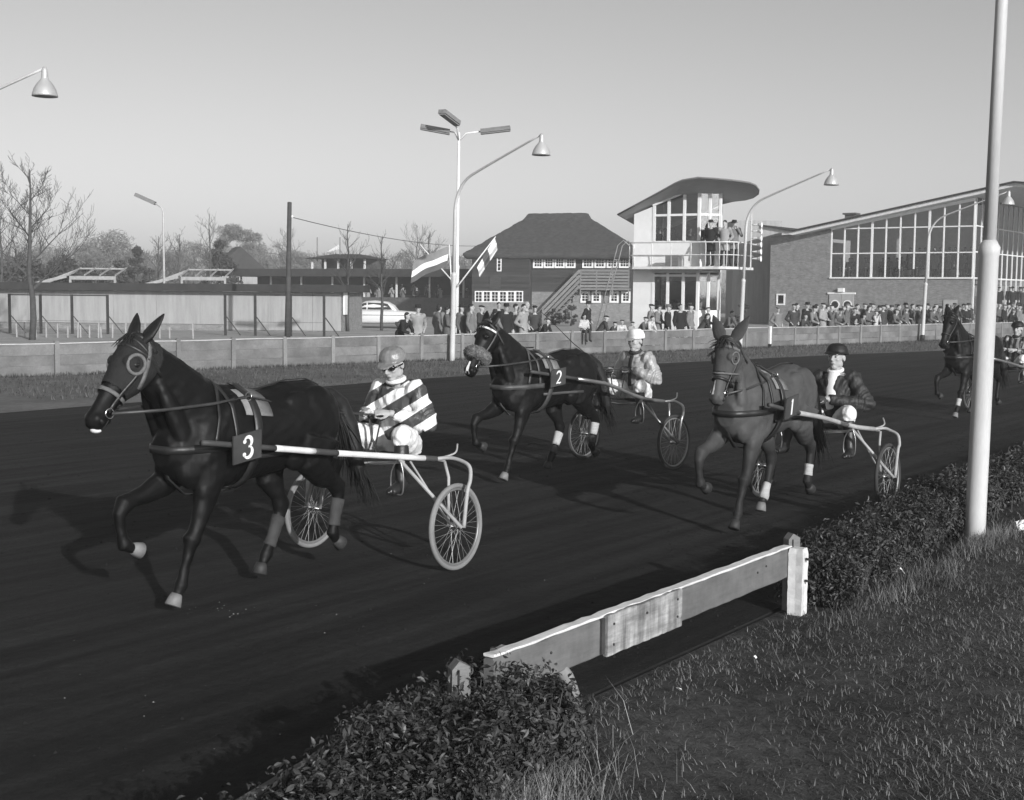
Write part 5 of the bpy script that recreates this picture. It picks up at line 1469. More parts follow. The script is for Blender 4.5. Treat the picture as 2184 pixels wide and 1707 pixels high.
def ears(X, mt, splay=.35, L=.19, wdt=.058, back=-.05):
    for s in (-1, 1):
        b = X['hp'](.0, -.01, s * .055)
        d = (-X['u'] * .9 + Vector((back, s * splay, .25))).normalized()
        mb = MB()
        mb.limb([(*(b - d * .03), .028, .030), (*(b + d * L * .25), .026, wdt), (*(b + d * L * .55), .02, wdt * .85), (*(b + d * L * .85), .012, wdt * .4), (*(b + d * L), .004, .006)], lat=(0, 1, 0), n=12)
        me = remesh(mb, 'ear', .005, 1); me.materials.append(mt); link('ear', me, X['root'])
def eyes(X):
    for s in (-1, 1):
        p = X['hp'](.27, -.03, s * .5); h = X['bvh'].ray_cast(p, (0, -s, 0))
        q = h[0] if h[0] is not None else X['hp'](.27, -.03, s * .09)
        mb = MB(); mb.ell(q - Vector((0, s * .004, 0)), (.022, .012, .016)); mb.build('eye', M['eyeball'], X['root'], True)
        p = X['hp'](.92, .005, s * .5); h = X['bvh'].ray_cast(p, (0, -s, 0))
        if h[0] is not None: mb = MB(); mb.ell(h[0] + X['n'] * .004, (.013, .012, .02), Matrix.Rotation(R(35), 3, 'Y')); mb.build('nostril', M['black'], X['root'], True)
def muzzle(X, lip_mt):
    for s in (-1, 1):
        pts = cast_line(X, [X['hp'](f, .052 + .01 * math.sin(f * 9), 0) for f in (.80, .85, .90, .95, .98)], (0, -s, 0), .001)
        if len(pts) > 2: mb = MB(); mb.tube(pts, .0045, 6); mb.build('mouth_line', M['black'], X['root'], True)
    if lip_mt: mb = MB(); mb.ell(X['hp'](.985, .05), (.034, .042, .022), None, 12, 8); mb.build('lip_marking', lip_mt, X['root'], True)
M['eyeball'] = mat('dark_eye', .01, .08, .1, 3, 0, 10, .8)
def hood(X, mt, f1=.6, ext=.006):
    """cloth hood: the head surface grown outwards"""
    me = X['me']; u, n, L, P = X['u'], X['n'], X['L'], X['P']
    keep, vs, idx = [], [], {}
    for p in me.polygons:
        q = p.center - P
        f, o = q.dot(u) / L, q.dot(n)
        if -.14 < f < f1 + .25 * max(0, o) and -.14 < o < .17 - max(0, .05 - f) * .3 and abs(q.y) < .16:
            keep.append([v for v in p.vertices])
    mb = MB()
    for k in keep:
        for v in k:
            if v not in idx:
                idx[v] = len(mb.v); vv = me.vertices[v]; mb.v.append(tuple(vv.co + vv.normal * ext))
        mb.f.append(tuple(idx[v] for v in k))
    o = link('hood', mb.mesh('hood', True, False), X['root'], mt)
    sm = o.modifiers.new('s', 'SOLIDIFY'); sm.thickness = .006; sm.offset = 1
    return o
def eye_ring(X, mt, R1=.062, r=.011, name='eye_cup_ring'):
    for s in (-1, 1):
        c = X['hp'](.27, -.005, 0); ys = []
        dirs = [(X['u'] * R1 * 1.1 * math.cos(2 * math.pi * k / 24) + X['n'] * R1 * math.sin(2 * math.pi * k / 24)) for k in range(24)]
        for d in dirs:
            h = X['bvh'].ray_cast(c + d + Vector((0, s * .5, 0)), (0, -s, 0))
            ys.append(abs(h[0].y) if h[0] is not None else .09)
        # least-squares plane so that the ring stays a clean ring
        A = np.array([[d.dot(X['u']), d.dot(X['n']), 1] for d in dirs]); co = np.linalg.lstsq(A, np.array(ys), rcond=None)[0]
        pts = [c + d + Vector((0, s * (co[0] * d.dot(X['u']) + co[1] * d.dot(X['n']) + co[2] + .016), 0)) for d in dirs]
        mb = MB(); mb.tube(pts, r, 8, closed=True); rg = mb.build(name, mt, X['root'], True)
        mb = MB(); mb.ell(c + Vector((0, s * (co[2] + .004), 0)), (R1 * .95, .022, R1 * .95), None, 16, 10); mb.build('eye_cup', M['hood_cloth'] if mt is M['trim'] and r > .01 else M['hood_grey'], X['root'], True)
        mb = MB(); mb.ell(c + Vector((0, s * (co[2] + .022), -.004)), (.024, .008, .017), None, 12, 8); mb.build('eye_lens', M['eyeball'], X['root'], True)
def bridle(X, mt, nose_mt=None, brow_mt=None, w=.022):
    u, n = X['u'], X['n']
    strap(X, 'browband', brow_mt or mt, .022, .006, X['hp'](.13, .06), n, (0, 1, 0), a0=R(100), a1=R(260), n=24, off=.012, Rr=.24)
    strap(X, 'noseband', nose_mt or mt, .026, .007, X['hp'](.62, .02), n, (0, 1, 0), n=28, off=.010, Rr=.17)
    strap(X, 'throat_latch', mt, .018, .006, X['hp'](.12, .08), (n + u * .35), (0, 1, 0), n=30, off=.012, Rr=.25, lim=.2)
    strap(X, 'crown_piece', mt, .026, .007, X['hp'](.02, .07), (u * .25 + n), (0, 1, 0), a0=R(75), a1=R(285), n=26, off=.012, Rr=.25, lim=.2)
    for s in (-1, 1):
        pts = cast_line(X, [X['hp'](f, .06 - .05 * f, 0) for f in (.04, .15, .28, .42, .56, .70, .80)], (0, -s, 0), .010)
        if len(pts) > 3:
            mb = MB(); mb.band(pts, [(0, s, 0)] * len(pts), w, .006); mb.build('cheek_strap', mt, X['root'], True)
        p = cast_line(X, [X['hp'](.81, .03, 0)], (0, -s, 0), .012)
        if p:
            X['bit%d' % s] = p[0]
            mb = MB(); mb.tube([p[0] + X['u'] * .032 * math.cos(a) + X['n'] * .032 * math.sin(a) for a in [2 * math.pi * k / 18 for k in range(18)]], .0055, 8, closed=True); mb.build('bit_ring', M['chrome'], X['root'], True)
def harness(X, mt, pad_mt, pad=True, neck=True):
    lf = Vector((0, 0, X['lift']))
    root = X['root']
    if pad: strap(X, 'saddle_cloth', pad_mt, .26, .010, Vector((.14, 0, 1.12)) + lf, (0, 1, 0), (-.12, 0, 1), a0=R(30), a1=R(150), n=26, off=.006)
    strap(X, 'girth', mt, .07, .010, Vector((.18, 0, 1.1)) + lf, (0, 1, 0), (-.12, 0, 1), n=44, off=.016)
    strap(X, 'breast_collar', mt, .055, .010, Vector((.40, 0, 1.07)) + lf, (1, 0, -.02), (0, 1, 0), a0=R(-112), a1=R(112), n=40, off=.008)
    if neck: strap(X, 'neck_strap', mt, .03, .007, Vector((.50, 0, 1.22)) + lf, (.35, 0, -.93), (0, 1, 0), a0=R(62), a1=R(298), n=34, off=.008)
    strap(X, 'shoulder_strap', mt, .03, .007, Vector((.36, 0, 1.12)) + lf, (0, 1, 0), (0, 0, 1), a0=R(-8), a1=R(188), n=34, off=.009)
    pts = cast_line(X, [(x, 0, 1.3) for x in np.linspace(.2, -.72, 14)], (0, 0, -1), .008)
    mb = MB(); mb.band(pts, [(0, 0, 1)] * len(pts), .03, .007); mb.build('back_strap', mt, root, True)
    X['terret'] = {}
    for s in (-1, 1):
        a = R(90 - s * 32)
        d = Vector((0, math.cos(a), math.sin(a))); h = X['bvh'].ray_cast(Vector((.18, 0, 1.1)) + lf + d * .8, -d)
        p = h[0] + d * .04; X['terret'][s] = p
        mb = MB(); mb.tube([p + Vector((.0, 0, .028)) * math.cos(k) + Vector((0, .028, 0)) * math.sin(k) for k in np.linspace(0, 2 * math.pi, 15)[:-1]], .005, 6, closed=True); mb.build('terret', M['chrome'], root, True)
    mb = MB()
    for s in (-1, 1):       # traces from the collar back to the shafts
        a = cast_line(X, [(.26, 0, 1.06)], (0, -s, 0), .012)[0] if False else None
    pts = cast_line(X, [Vector((.18, 0, 1.0)) + lf + Vector((x - .18, 0, -.03)) for x in (.30, .18, .05, -.1, -.25, -.38)], (0, -1, 0), .014)
    for s in (1, -1):
        q = [Vector((p.x, s * abs(p.y), p.z)) for p in pts]
        mb = MB(); mb.band(q, [(0, s, 0)] * len(q), .032, .007); mb.build('trace', mt, root, True)
    # belly martingale between the forelegs
    pts = [Vector((.80, 0, 1.0)), Vector((.76, 0, .86)), Vector((.62, 0, .74)), Vector((.4, 0, .715)), Vector((.2, 0, .725))]
    mb = MB(); mb.band([p + lf for p in pts], [(1, 0, 0), (1, 0, -.3), (.3, 0, -1), (0, 0, -1), (0, 0, -1)], .035, .008); mb.build('martingale', mt, root, True)
def check_rein(X, mt):
    """overcheck from the poll to the saddle"""
    a, b = X['hp'](-.02, -.03, 0), Vector((.2, 0, 1.50 + X['lift']))
    pts = [a.lerp(b, f) + Vector((0, 0, -.10 * math.sin(math.pi * f))) for f in np.linspace(0, 1, 9)]
    mb = MB(); mb.tube(pts, .008, 6); mb.build('check_rein', mt, X['root'], True)
def hair_strands(name, roots, X, mt, seed):
    rn = random.Random(seed); mb = MB()
    for (p, d, L, r) in roots:
        p, d = Vector(p), Vector(d).normalized(); q = [p]
        for k in range(4):
            d = (d + Vector((rn.uniform(-.15, .15), rn.uniform(-.15, .15), -.18))).normalized(); q.append(q[-1] + d * L / 4)
        mb.tube(q, [r, r, r * .8, r * .5, .001], 4, cap=False)
    return tag(link(name, mb.mesh(name, True, False), X['root'], mt), kind='stuff')
def mane_tail(X, seed, mane=True, wind=(-.5, .25, .2), tail_lift=.25):
    rn = random.Random(seed); lv = Vector((0, 0, X['lift']))
    if mane:
        rts = []
        P = X['P']
        crest = cast_line(X, [Vector((.30, 0, 1.7)).lerp(Vector((P.x - .02, 0, 2.2)), f) for f in np.linspace(.06, 1, 60)], (0.35, 0, -1), -.01)
        for p in crest:
            for _ in range(7):
                rts.append((p + Vector((0, rn.uniform(-.02, .02), -.01)), (-.25 + rn.uniform(-.3, .2), rn.uniform(-1.1, -.4), rn.uniform(-.25, .25)), rn.uniform(.10, .2), .006))
        hair_strands('mane', rts, X, M['hairmat'], seed)
        fr = [(X['hp'](.0, -.07 + rn.uniform(-.02, .02), rn.uniform(-.035, .035)), (.25 + rn.uniform(-.2, .2), rn.uniform(-.3, .3), -.15), rn.uniform(.08, .15), .006) for _ in range(40)]
        hair_strands('forelock', fr, X, M['hairmat'], seed + 1)
    mb = MB(); rn2 = random.Random(seed + 5)
    B = MB()
    B.limb([(-.76, 0, 1.34, .05, .05), (-.86, 0, 1.34, .055, .06), (-.97, .01, 1.25, .075, .075), (-1.04, .03, 1.08, .085, .085), (-1.07, .06, .90, .075, .08), (-1.10, .09, .74, .05, .055), (-1.12, .10, .64, .02, .02)], n=12)
    me = remesh(B, 'tail', .014, 3); me.transform(Matrix.Translation(lv)); me.materials.append(M['hairmat']); tl = link('tail', me, X['root'])
    rts = []
    for _ in range(260):
        f = rn2.random(); p = Vector((-.84 - .26 * f, rn2.uniform(-.05, .05) + .06 * f, 1.36 - .6 * f))
        rts.append((p + lv, (-.6 + rn2.uniform(-.25, .25), rn2.uniform(-.2, .3), -.9), rn2.uniform(.25, .5), .006))
    hair_strands('tail_hair', rts, X, M['hairmat'], seed + 2)
def leg_wrap(X, k, f0, f1, mt, name='bandage', add=.007):
    y, pts = LEGS[k]; q = [Vector((x, y + dy, z + X['lift'])) for x, dy, z, a, b in pts]; rr = [(a, b) for _, _, _, a, b in pts]
    out = []
    for i in range(9):
        f = f0 + (f1 - f0) * i / 8; j = min(int(f), len(q) - 2); t = f - j
        p = q[j].lerp(q[j + 1], t); a = rr[j][0] * (1 - t) + rr[j + 1][0] * t; b = rr[j][1] * (1 - t) + rr[j + 1][1] * t
        e = add * (1.25 if i % 2 else 1)
        out.append((*p, a + e, b + e))
    mb = MB(); mb.limb(out, n=14); mb.build(name, mt, X['root'], True)
def face_stripe(X, f0, f1, w, mt, y=0.0, off=.003, seed=1):
    rn = random.Random(seed); L_, R_ = [], []
    fs = np.linspace(f0, f1, 12)
    for i, f in enumerate(fs):
        hw = w * (.25 + .55 * (i / 11) + .25 * rn.random())
        for s_, out in ((-1, L_), (1, R_)):
            h = X['bvh'].ray_cast(X['hp'](f, -.5, y + s_ * hw / 2), X['n'])
            out.append((h[0] if h[0] is not None else X['hp'](f, -.07, y + s_ * hw / 2)) - X['n'] * off)
    mb = MB(); mb.v = [tuple(p) for p in L_ + R_]; mb.f = [(i, i + 1, 13 + i, 12 + i) for i in range(11)]
    link('face_marking', mb.mesh('face_marking', True), X['root'], mt)

# ------------------------------------------------------------------ number plates and digits
def stroke(mb, pts, wd, y, t=.004):
    pts = [Vector((p[0], 0, p[1])) for p in pts]
    l, r = [], []
    for i, p in enumerate(pts):
        tg = (pts[min(i + 1, len(pts) - 1)] - pts[max(i - 1, 0)]).normalized(); nn = Vector((-tg.z, 0, tg.x)); w_ = wd[i] / 2
        l.append(p + nn * w_); r.append(p - nn * w_)
    for i in range(len(pts) - 1):
        mb.prism([(q.x, y, q.z) for q in (l[i], l[i + 1], r[i + 1], r[i])], (0, t, 0))
def digit(k, y):
    mb = MB()
    def arc(cx, cz, rx, rz, a0, a1, n=16): return [(cx + rx * math.cos(R(a0 + (a1 - a0) * i / n)), cz + rz * math.sin(R(a0 + (a1 - a0) * i / n))) for i in range(n + 1)]
    # drawn in local x (reading from the outside, x is mirrored by the caller), z up, height about 1
    if k == 3:
        for cz, r in ((.24, .25), (-.22, .28)):
            a = arc(0, cz, .24 if r < .26 else .27, r, 160 if cz > 0 else 80, -80 if cz > 0 else -160)
            wd = [.05 + .13 * math.sin(math.pi * min(1, i / 16 * 1.0)) ** 1.2 for i in range(17)]; stroke(mb, a, wd, y)
        for c in ((-.2, .3), (-.22, -.32)): mb.lathe([(.10, 0), (.10, .004)], (c[0], y + .004, c[1]), 14, Matrix.Rotation(R(90), 3, 'X'))
    elif k == 2:
        a = arc(0, .22, .25, .26, 165, -35) + [(.1, -.1), (-.08, -.28), (-.22, -.42)]
        stroke(mb, a, [.07 + .09 * math.sin(math.pi * i / (len(a) - 1)) for i in range(len(a))], y); stroke(mb, [(-.26, -.44), (-.05, -.40), (.1, -.46), (.28, -.42)], [.1, .12, .12, .08], y)
    else:
        stroke(mb, [(0, .5), (0, -.5)], [.16, .16], y); stroke(mb, [(-.14, .36), (0, .48)], [.05, .1], y)
    return mb

# ------------------------------------------------------------------ sulkies
def build_sulky(label, O, rz, tyre, tube_m, track=.75, stripes=False, num=3, plate=(1.9, .40, 1.13), tip=2.27, tipz=1.19, endz=.86, rad=.345):
    root = empty('sulky', (O[0], O[1], 0), rz, label, 'sulky', 'two-wheeled racing sulkies')
    wr = rad
    for s in (-1, 1):
        W = MB(); n = 48
        Mx = Matrix.Rotation(R(90), 3, 'X')
        mat_c = Matrix.Rotation(R(2.0 * s), 3, 'X')
        c = Vector((0, s * track, wr))
        ring = lambda R_, y=0.0: [c + mat_c @ Vector((R_ * math.cos(2 * math.pi * k / n), y, R_ * math.sin(2 * math.pi * k / n))) for k in range(n)]
        W.tube(ring(wr - .02), .02, 10, closed=True); wh = W.build('wheel', tyre, root, True)
        mb = MB(); mb.tube(ring(wr - .047), .011, 8, closed=True); mb.build('rim', M['rim'], wh, True)
        mb = MB(); mb.lathe([(.012, -.07), (.012, -.045), (.03, -.04), (.03, -.03), (.016, -.025), (.016, .025), (.03, .03), (.03, .04), (.012, .045), (.012, .07)], c, 12, mat_c @ Mx); mb.build('hub', M['chrome'], wh, True)
        mb = MB()
        for k in range(36):
            a = 2 * math.pi * k / 36; a2 = a + (.62 if k % 4 < 2 else -.62); y = .035 if k % 2 else -.035
            mb.tube([c + mat_c @ Vector((.028 * math.cos(a2), y, .028 * math.sin(a2))), c + mat_c @ Vector(((wr - .05) * math.cos(a), 0, (wr - .05) * math.sin(a)))], .0014, 4, cap=False)
        tag(mb.build('spokes', M['chrome_dull'], wh), kind='stuff')
        # shaft
        tp_ = tip if s > 0 else tip - .28
        path = [Vector((tp_, s * .34, tipz)), Vector((1.6, s * .37, tipz - .10)), Vector((.9, s * .385, tipz - .205)), Vector((.3, s * .42, endz + .045)), Vector((-.05, s * .52, endz))]
        def along(x):
            x = min(x, path[0].x)
            for i in range(len(path) - 1):
                if path[i].x >= x >= path[i + 1].x: return path[i].lerp(path[i + 1], (path[i].x - x) / (path[i].x - path[i + 1].x))
            return path[-1]
        cuts = [tp_, 1.61, 1.22, .98, .06, -.05] if stripes else [tp_, 1.5, -.05]
        ms = [M['shaft_dark'], M['shaft_white'], M['shaft_dark'], M['shaft_white'], M['shaft_dark']] if stripes else [M['shaft_dark'], tube_m]
        for i in range(len(cuts) - 1):
            xs = np.linspace(cuts[i], cuts[i + 1] + (.003 if i < len(cuts) - 2 else 0), 7)
            mb = MB(); mb.tube([along(x) for x in xs], .0235 if i else .02, 12); mb.build('shaft_section', ms[i], root, True)
        mb = MB(); mb.tube(spline([Vector((-.04, s * .515, endz)), Vector((-.12, s * .60, endz + .008)), Vector((-.13, s * (track - .04), endz - .01)), Vector((-.11, s * (track + .05), endz - .05)), Vector((-.07, s * (track + .085), endz - .14)), Vector((-.03, s * (track + .085), .62)), Vector((0, s * (track + .075), wr))]), .016, 10); mb.build('wheel_fork', tube_m, root, True)
        mb = MB(); mb.tube([along(.30) - Vector((0, 0, .02)), Vector((.02, s * (track + .07), wr))], .015, 8); mb.build('strut', tube_m, root, True)
        mb = MB(); mb.tube([Vector((-.08, s * .58, endz - .02)), Vector((-.06, s * (track - .12), endz - .14)), Vector((0, s * (track - .075), wr))], .013, 8); mb.build('inner_fork', tube_m, root, True)
        mb = MB(); mb.tube([along(.18) - Vector((0, s * .02, .03)), Vector((.0, s * (track - .07), wr + .02))], .009, 6); mb.build('inner_strut', tube_m, root, True)
        # stirrup
        q = along(.30)
        mb = MB(); mb.tube(spline([q, q + Vector((.0, -s * .075, -.12)), q + Vector((.0, -s * .075, -.27)), q + Vector((.0, -s * .0, -.30)), q + Vector((.0, s * .04, -.27)), q + Vector((.0, s * .04, -.12)), q], 3), .006, 6); mb.build('stirrup', M['tube_steel'], root, True)
    mb = MB(); mb.tube([(-.10, -.56, endz - .01), (-.2, -.3, endz - .02), (-.24, 0, endz - .03), (-.2, .3, endz - .02), (-.10, .56, endz - .01)], .016, 10); mb.build('cross_bar', tube_m, root, True)
    mb = MB(); mb.tube([(.25, -.43, endz + .0), (.22, 0, endz - .05), (.25, .43, endz + .0)], .013, 8); mb.build('front_bar', tube_m, root, True)
    mb = MB(); mb.tube(spline([(-.14, .50, endz), (-.26, .55, endz + .03), (-.36, .50, endz + .09)]), .008, 6); mb.build('rear_hook', tube_m, root, True)
    B = MB(); B.ell((-.20, 0, endz - .01), (.18, .19, .035), None, 18, 8); B.ell((-.30, 0, endz + .02), (.08, .18, .04), None, 18, 8)
    me = remesh(B, 'seat', .01, 3); me.materials.append(M['leather']); link('seat', me, root)
    if plate:
        px_, py_, pz_ = plate
        mb = MB(); mb.box((0, 0, 0), (.26, .012, .20), M=Matrix.Rotation(R(7), 3, 'Y')); pt = mb.build('number_plate', M['plate'], root); pt.location = (px_, py_, pz_); pt.rotation_euler = (R(-8), 0, 0)
        d = digit(num, .0); d.xf(Matrix.Scale(-1, 3, (1, 0, 0)) @ Matrix.Scale(.148, 3)); d.v = [(x, y / .165 if False else .0065 + (.003 if y > 1e-6 else 0), z) for x, y, z in d.v]
        dg = d.build('digit', M['digit'], pt); dg.rotation_euler = (0, R(7), 0)
    return root
M['rim'] = mat('steel_rim', .22, .4, .1, 5, 0, 10, .5, .4)
M['chrome_dull'] = mat('spoke_steel', .26, .4, .1, 5, 0, 10, .5, .3)
M['tyre_pale'] = mat('pale_tyre', .19, .85, .15, 6, .1, 50)
M['tyre_dark'] = mat('dark_tyre', .04, .8, .25, 6, .1, 50)
M['tube_grey'] = mat('grey_enamel_tube', .34, .5, .18, 8, .05, 40)
M['tube_pale'] = mat('pale_tube', .34, .5, .12, 8, .05, 40)
M['tube_steel'] = mat('steel_tube', .3, .3, .15, 8, 0, 40, .6, .7)
M['shaft_white'] = mat('white_shaft_paint', .62, .5, .12, 8, .05, 40)
M['shaft_dark'] = mat('dark_shaft_wrap', .05, .6, .2, 8, .1, 40)

# ------------------------------------------------------------------ drivers
def driver_pose(yaw=0, tilt=R(8), lean=0.0, hands=None, spread=0.0):
    hd = hands or [(.27, .10, .36), (.30, -.12, .37)]
    return dict(pelvis=(0, 0, .10), chest=(-.02 + lean * .6, 0, .40), neck=(.0 + lean, 0, .585), yaw=yaw, tilt=tilt,
        sh=[(-.01 + lean * .9, .185, .53), (-.01 + lean * .9, -.185, .53)], el=[(.0 + lean * .5, .325 + spread, .27), (.0 + lean * .5, -.325 - spread, .27)], wr=hd, hd=[(.75, -.62, .12), (.75, .62, .12)], hz=[(.1, .5, .85), (.1, -.5, .85)],
        hip=[(.02, .10, .09), (.02, -.10, .09)], kn=[(.36, .30, .20), (.36, -.30, .20)], an=[(.44, .36, -.20), (.44, -.36, -.20)], toe=[(.60, .38, -.22), (.60, -.38, -.22)], curl=1.15)
def build_driver(label, O, d, rz, seat, P, jacket, breeches, boots, cap, capm, glove=None, collar=None, extra=None):
    root = empty('person', (O[0] + d[0] * seat[0], O[1] + d[1] * seat[0], seat[1]), rz, label, 'person', 'sulky drivers')
    B, J, T, SS, Gl = MB(), MB(), MB(), (MB(), MB()), None
    GG = (MB(), MB())
    pel, ch, nk = Vector(P['pelvis']), Vector(P['chest']), Vector(P['neck'])
    shm = (Vector(P['sh'][0]) + Vector(P['sh'][1])) / 2
    def torso(mb, e, low=0.0):
        mid = pel.lerp(ch, .45)
        mb.limb([(*(pel + Vector((0, 0, -.08 + low))), .115 + e, .16 + e), (*(pel + Vector((0, 0, low * .6))), .125 + e, .17 + e), (*mid, .118 + e, .16 + e), (*ch, .122 + e, .172 + e), (*shm.lerp(ch, .15), .105 + e, .178 + e), (*(shm + Vector((0, 0, .045))), .07 + e, .12 + e), (*(nk + Vector((0, 0, -.01))), .058 + e * .5, .062 + e * .5)], n=20)
        for s in P['sh']: mb.ell(s, (.07 + e, .066 + e, .07 + e))
    torso(B, 0); torso(J, .025, .09)
    X = Matrix.Translation(nk + Vector((.01, 0, .035))) @ Matrix.Rotation(P['yaw'], 4, 'Z') @ Matrix.Rotation(P['tilt'], 4, 'Y') @ Matrix.Scale(1.06, 4)
    head_mb(B, X, True)
    rj = random.Random(len(label))
    for i in (0, 1):
        s, e, w_ = P['sh'][i], P['el'][i], P['wr'][i]
        for mb, a in ((B, 0), (J, .024)):
            end = w_ if mb is B else lerp3(e, w_, .9)
            mb.limb([(*s, .058 + a, .058 + a), (*lerp3(s, e, .5), .054 + a * 1.15, .052 + a * 1.15), (*lerp3(s, e, .97), .047 + a, .047 + a)], n=12)
            mb.ell(e, (.047 + a,) * 3)
            mb.limb([(*e, .045 + a * 1.2, .045 + a * 1.2), (*lerp3(e, end, .35), .045 + a * 1.25, .044 + a * 1.25), (*end, .029 + a * .9, .032 + a * .9)], n=12)
        Xh = frame(w_, P['hd'][i], P['hz'][i])
        hand_mb(B, Xh, P['curl'], (1 if i == 0 else -1), True)
        if glove: hand_mb(GG[i], Xh @ Matrix.Translation((-.01, 0, 0)) @ Matrix.Scale(1.14, 4), P['curl'], (1 if i == 0 else -1), True)
        h, k, a_, t = P['hip'][i], P['kn'][i], P['an'][i], P['toe'][i]
        B.limb([(*h, .09, .09), (*lerp3(h, k, .5), .078, .078), (*k, .056, .056)], lat=(0, .3, 1), n=12); B.ell(k, (.058,) * 3)
        B.limb([(*k, .056, .056), (*lerp3(k, a_, .35), .054, .052), (*a_, .036, .036)], n=12)
        B.limb([(*(Vector(a_) + (Vector(a_) - Vector(t)).normalized() * .05), .03, .035), (*a_, .05, .042), (*lerp3(a_, t, .6), .032, .045), (*t, .022, .036)], n=10)
        kb = lerp3(k, a_, .22); S = SS[i]
        T.limb([(*h, .115, .115), (*lerp3(h, k, .45), .112, .118), (*lerp3(h, k, .85), .09, .092), (*k, .082, .082)], lat=(0, .3, 1), n=14); T.ell(k, (.083,) * 3)
        T.limb([(*k, .08, .08), (*kb, .066, .066)], n=12)
        S.limb([(*lerp3(k, a_, .2), .060, .060), (*lerp3(k, a_, .4), .066, .062), (*lerp3(k, a_, .8), .05, .048), (*a_, .05, .05)], n=12)
        S.limb([(*(Vector(a_) + (Vector(a_) - Vector(t)).normalized() * .06), .036, .04), (*a_, .062, .052), (*lerp3(a_, t, .6), .044, .054), (*t, .03, .044)], n=12)
    T.limb([(*(pel + Vector((0, 0, -.10))), .14, .20), (*pel, .145, .195), (*(pel + Vector((0, 0, .12))), .13, .175)], n=18)
    for nm, mb, mt, vx, it in (('body', B, M['skin'], .006, 3), ('jacket', J, jacket, .0085, 3), ('breeches', T, breeches, .009, 3), ('boot', SS[0], boots, .009, 2), ('boot', SS[1], boots, .009, 2)):
        me = remesh(mb, nm, vx, it, .5)
        if nm in ('jacket', 'breeches'):       # folds
            co = np.empty(len(me.vertices) * 3); me.vertices.foreach_get('co', co); co = co.reshape(-1, 3)
            no = np.empty(len(me.vertices) * 3); me.vertices.foreach_get('normal', no); no = no.reshape(-1, 3)
            ph = np.sin(co[:, 2] * 46 + 5 * np.sin(co[:, 1] * 13 + 1) + co[:, 0] * 21) * .45 + np.sin(co[:, 0] * 60 + co[:, 2] * 25 + 4 * np.sin(co[:, 1] * 17)) * .35 + np.sin(co[:, 1] * 71 - co[:, 2] * 33 + 2 * np.sin(co[:, 0] * 23)) * .3
            amp = .0105 if nm == 'jacket' else .008
            for e_ in P['el'] + P['kn']:
                r_ = np.linalg.norm(co - np.array(e_), axis=1); ph += np.sin(r_ * 190 + 3 * np.sin(co[:, 1] * 30)) * .9 * np.exp(-(r_ / .12) ** 2)
            co += no * (ph * amp)[:, None]
            me.vertices.foreach_set('co', co.ravel()); me.update()
        me.materials.append(mt); link(nm, me, root)
    if glove:
        for g_ in GG: me = remesh(g_, 'glove', .0055, 2); me.materials.append(glove); link('glove', me, root)
    # collar
    if collar:
        mb = MB(); c = nk + Vector((.012, 0, .02)); n_ = 18
        pts = [c + Vector((.066 * math.cos(a), .070 * math.sin(a), .012 - .02 * math.cos(a))) for a in [2 * math.pi * k / n_ for k in range(n_)]]
        mb.tube(pts, .02, 8, closed=True); mb.build('collar', collar, root, True)
    # eyes, brows, hair
    for s in (-1, 1):
        mb = MB(); mb.ell((.0885, s * .031, .128), (.008, .013, .0075), None, 10, 8); mb.xf(X); ey = mb.build('eye', M['eyewhite'], root, True)
        mb = MB(); mb.ell((.0955, s * .031, .127), (.003, .006, .006), None, 8, 6); mb.xf(X); mb.build('iris', M['black'], ey, True)
        mb = MB(); mb.limb([(.088, s * .012, .147, .004, .004), (.0925, s * .03, .151, .005, .005), (.080, s * .052, .146, .004, .004)], lat=(0, 0, 1), n=8); mb.xf(X); mb.build('eyebrow', M['hair'], root, True)
    mb = MB(); mb.limb([(.0955, -.02, .0595, .0022, .0022), (.0985, 0, .0600, .0025, .0025), (.0955, .02, .0595, .0022, .0022)], lat=(0, 0, 1), n=6); mb.xf(X); mb.build('mouth', M['lip'], root, True)
    B = MB(); B.ell((-.03, 0, .150), (.084, .079, .085), None, 18, 12); B.ell((-.055, 0, .09), (.05, .064, .055), None, 14, 8)
    me = remesh(B, 'hair', .007, 2); me.transform(X); me.materials.append(M['hair']); link('hair', me, root)
    # cap
    B = MB()
    if cap == 'jockey':
        B.lathe([(.02, .262), (.06, .255), (.09, .232), (.108, .195), (.112, .165), (.109, .158), (.10, .158)], (-.012, 0, 0), 24)
        B.limb([(.06, 0, .166, .010, .085), (.105, 0, .160, .008, .075), (.145, 0, .150, .006, .055), (.16, 0, .146, .004, .03)], n=14)
    elif cap == 'baseball':
        B.lathe([(.02, .275), (.06, .268), (.092, .245), (.110, .205), (.113, .165), (.110, .156), (.10, .156)], (-.012, 0, 0), 24)
        B.limb([(.06, 0, .168, .012, .08), (.11, 0, .158, .010, .074), (.15, 0, .146, .008, .055), (.165, 0, .14, .005, .03)], n=14)
    else:
        B.lathe([(.02, .268), (.06, .262), (.09, .24), (.108, .20), (.114, .165), (.112, .158), (.10, .158)], (-.012, 0, 0), 24)
        B.lathe([(.10, .170), (.118, .166), (.124, .168), (.125, .162), (.118, .157), (.10, .160)], (.0, 0, 0), 24)
        B.limb([(.09, 0, .168, .010, .09), (.14, 0, .158, .008, .07), (.165, 0, .152, .004, .03)], n=12)
    me = remesh(B, 'cap', .006, 2); me.transform(X); me.materials.append(capm); link('cap', me, root)
    if extra: extra(root, X, P)
    Rz = Matrix.Rotation(rz, 3, 'Z')
    return root, [Vector(root.location) + Rz @ (frame(w_, P['hd'][i], P['hz'][i]) @ Vector((.09, 0, -.03))) for i, w_ in enumerate(P['wr'])]
M['eyewhite'] = mat('eye_white', .2, .2, .05, 5)
M['lip'] = mat('mouth_shadow', .10, .6, .1, 5)
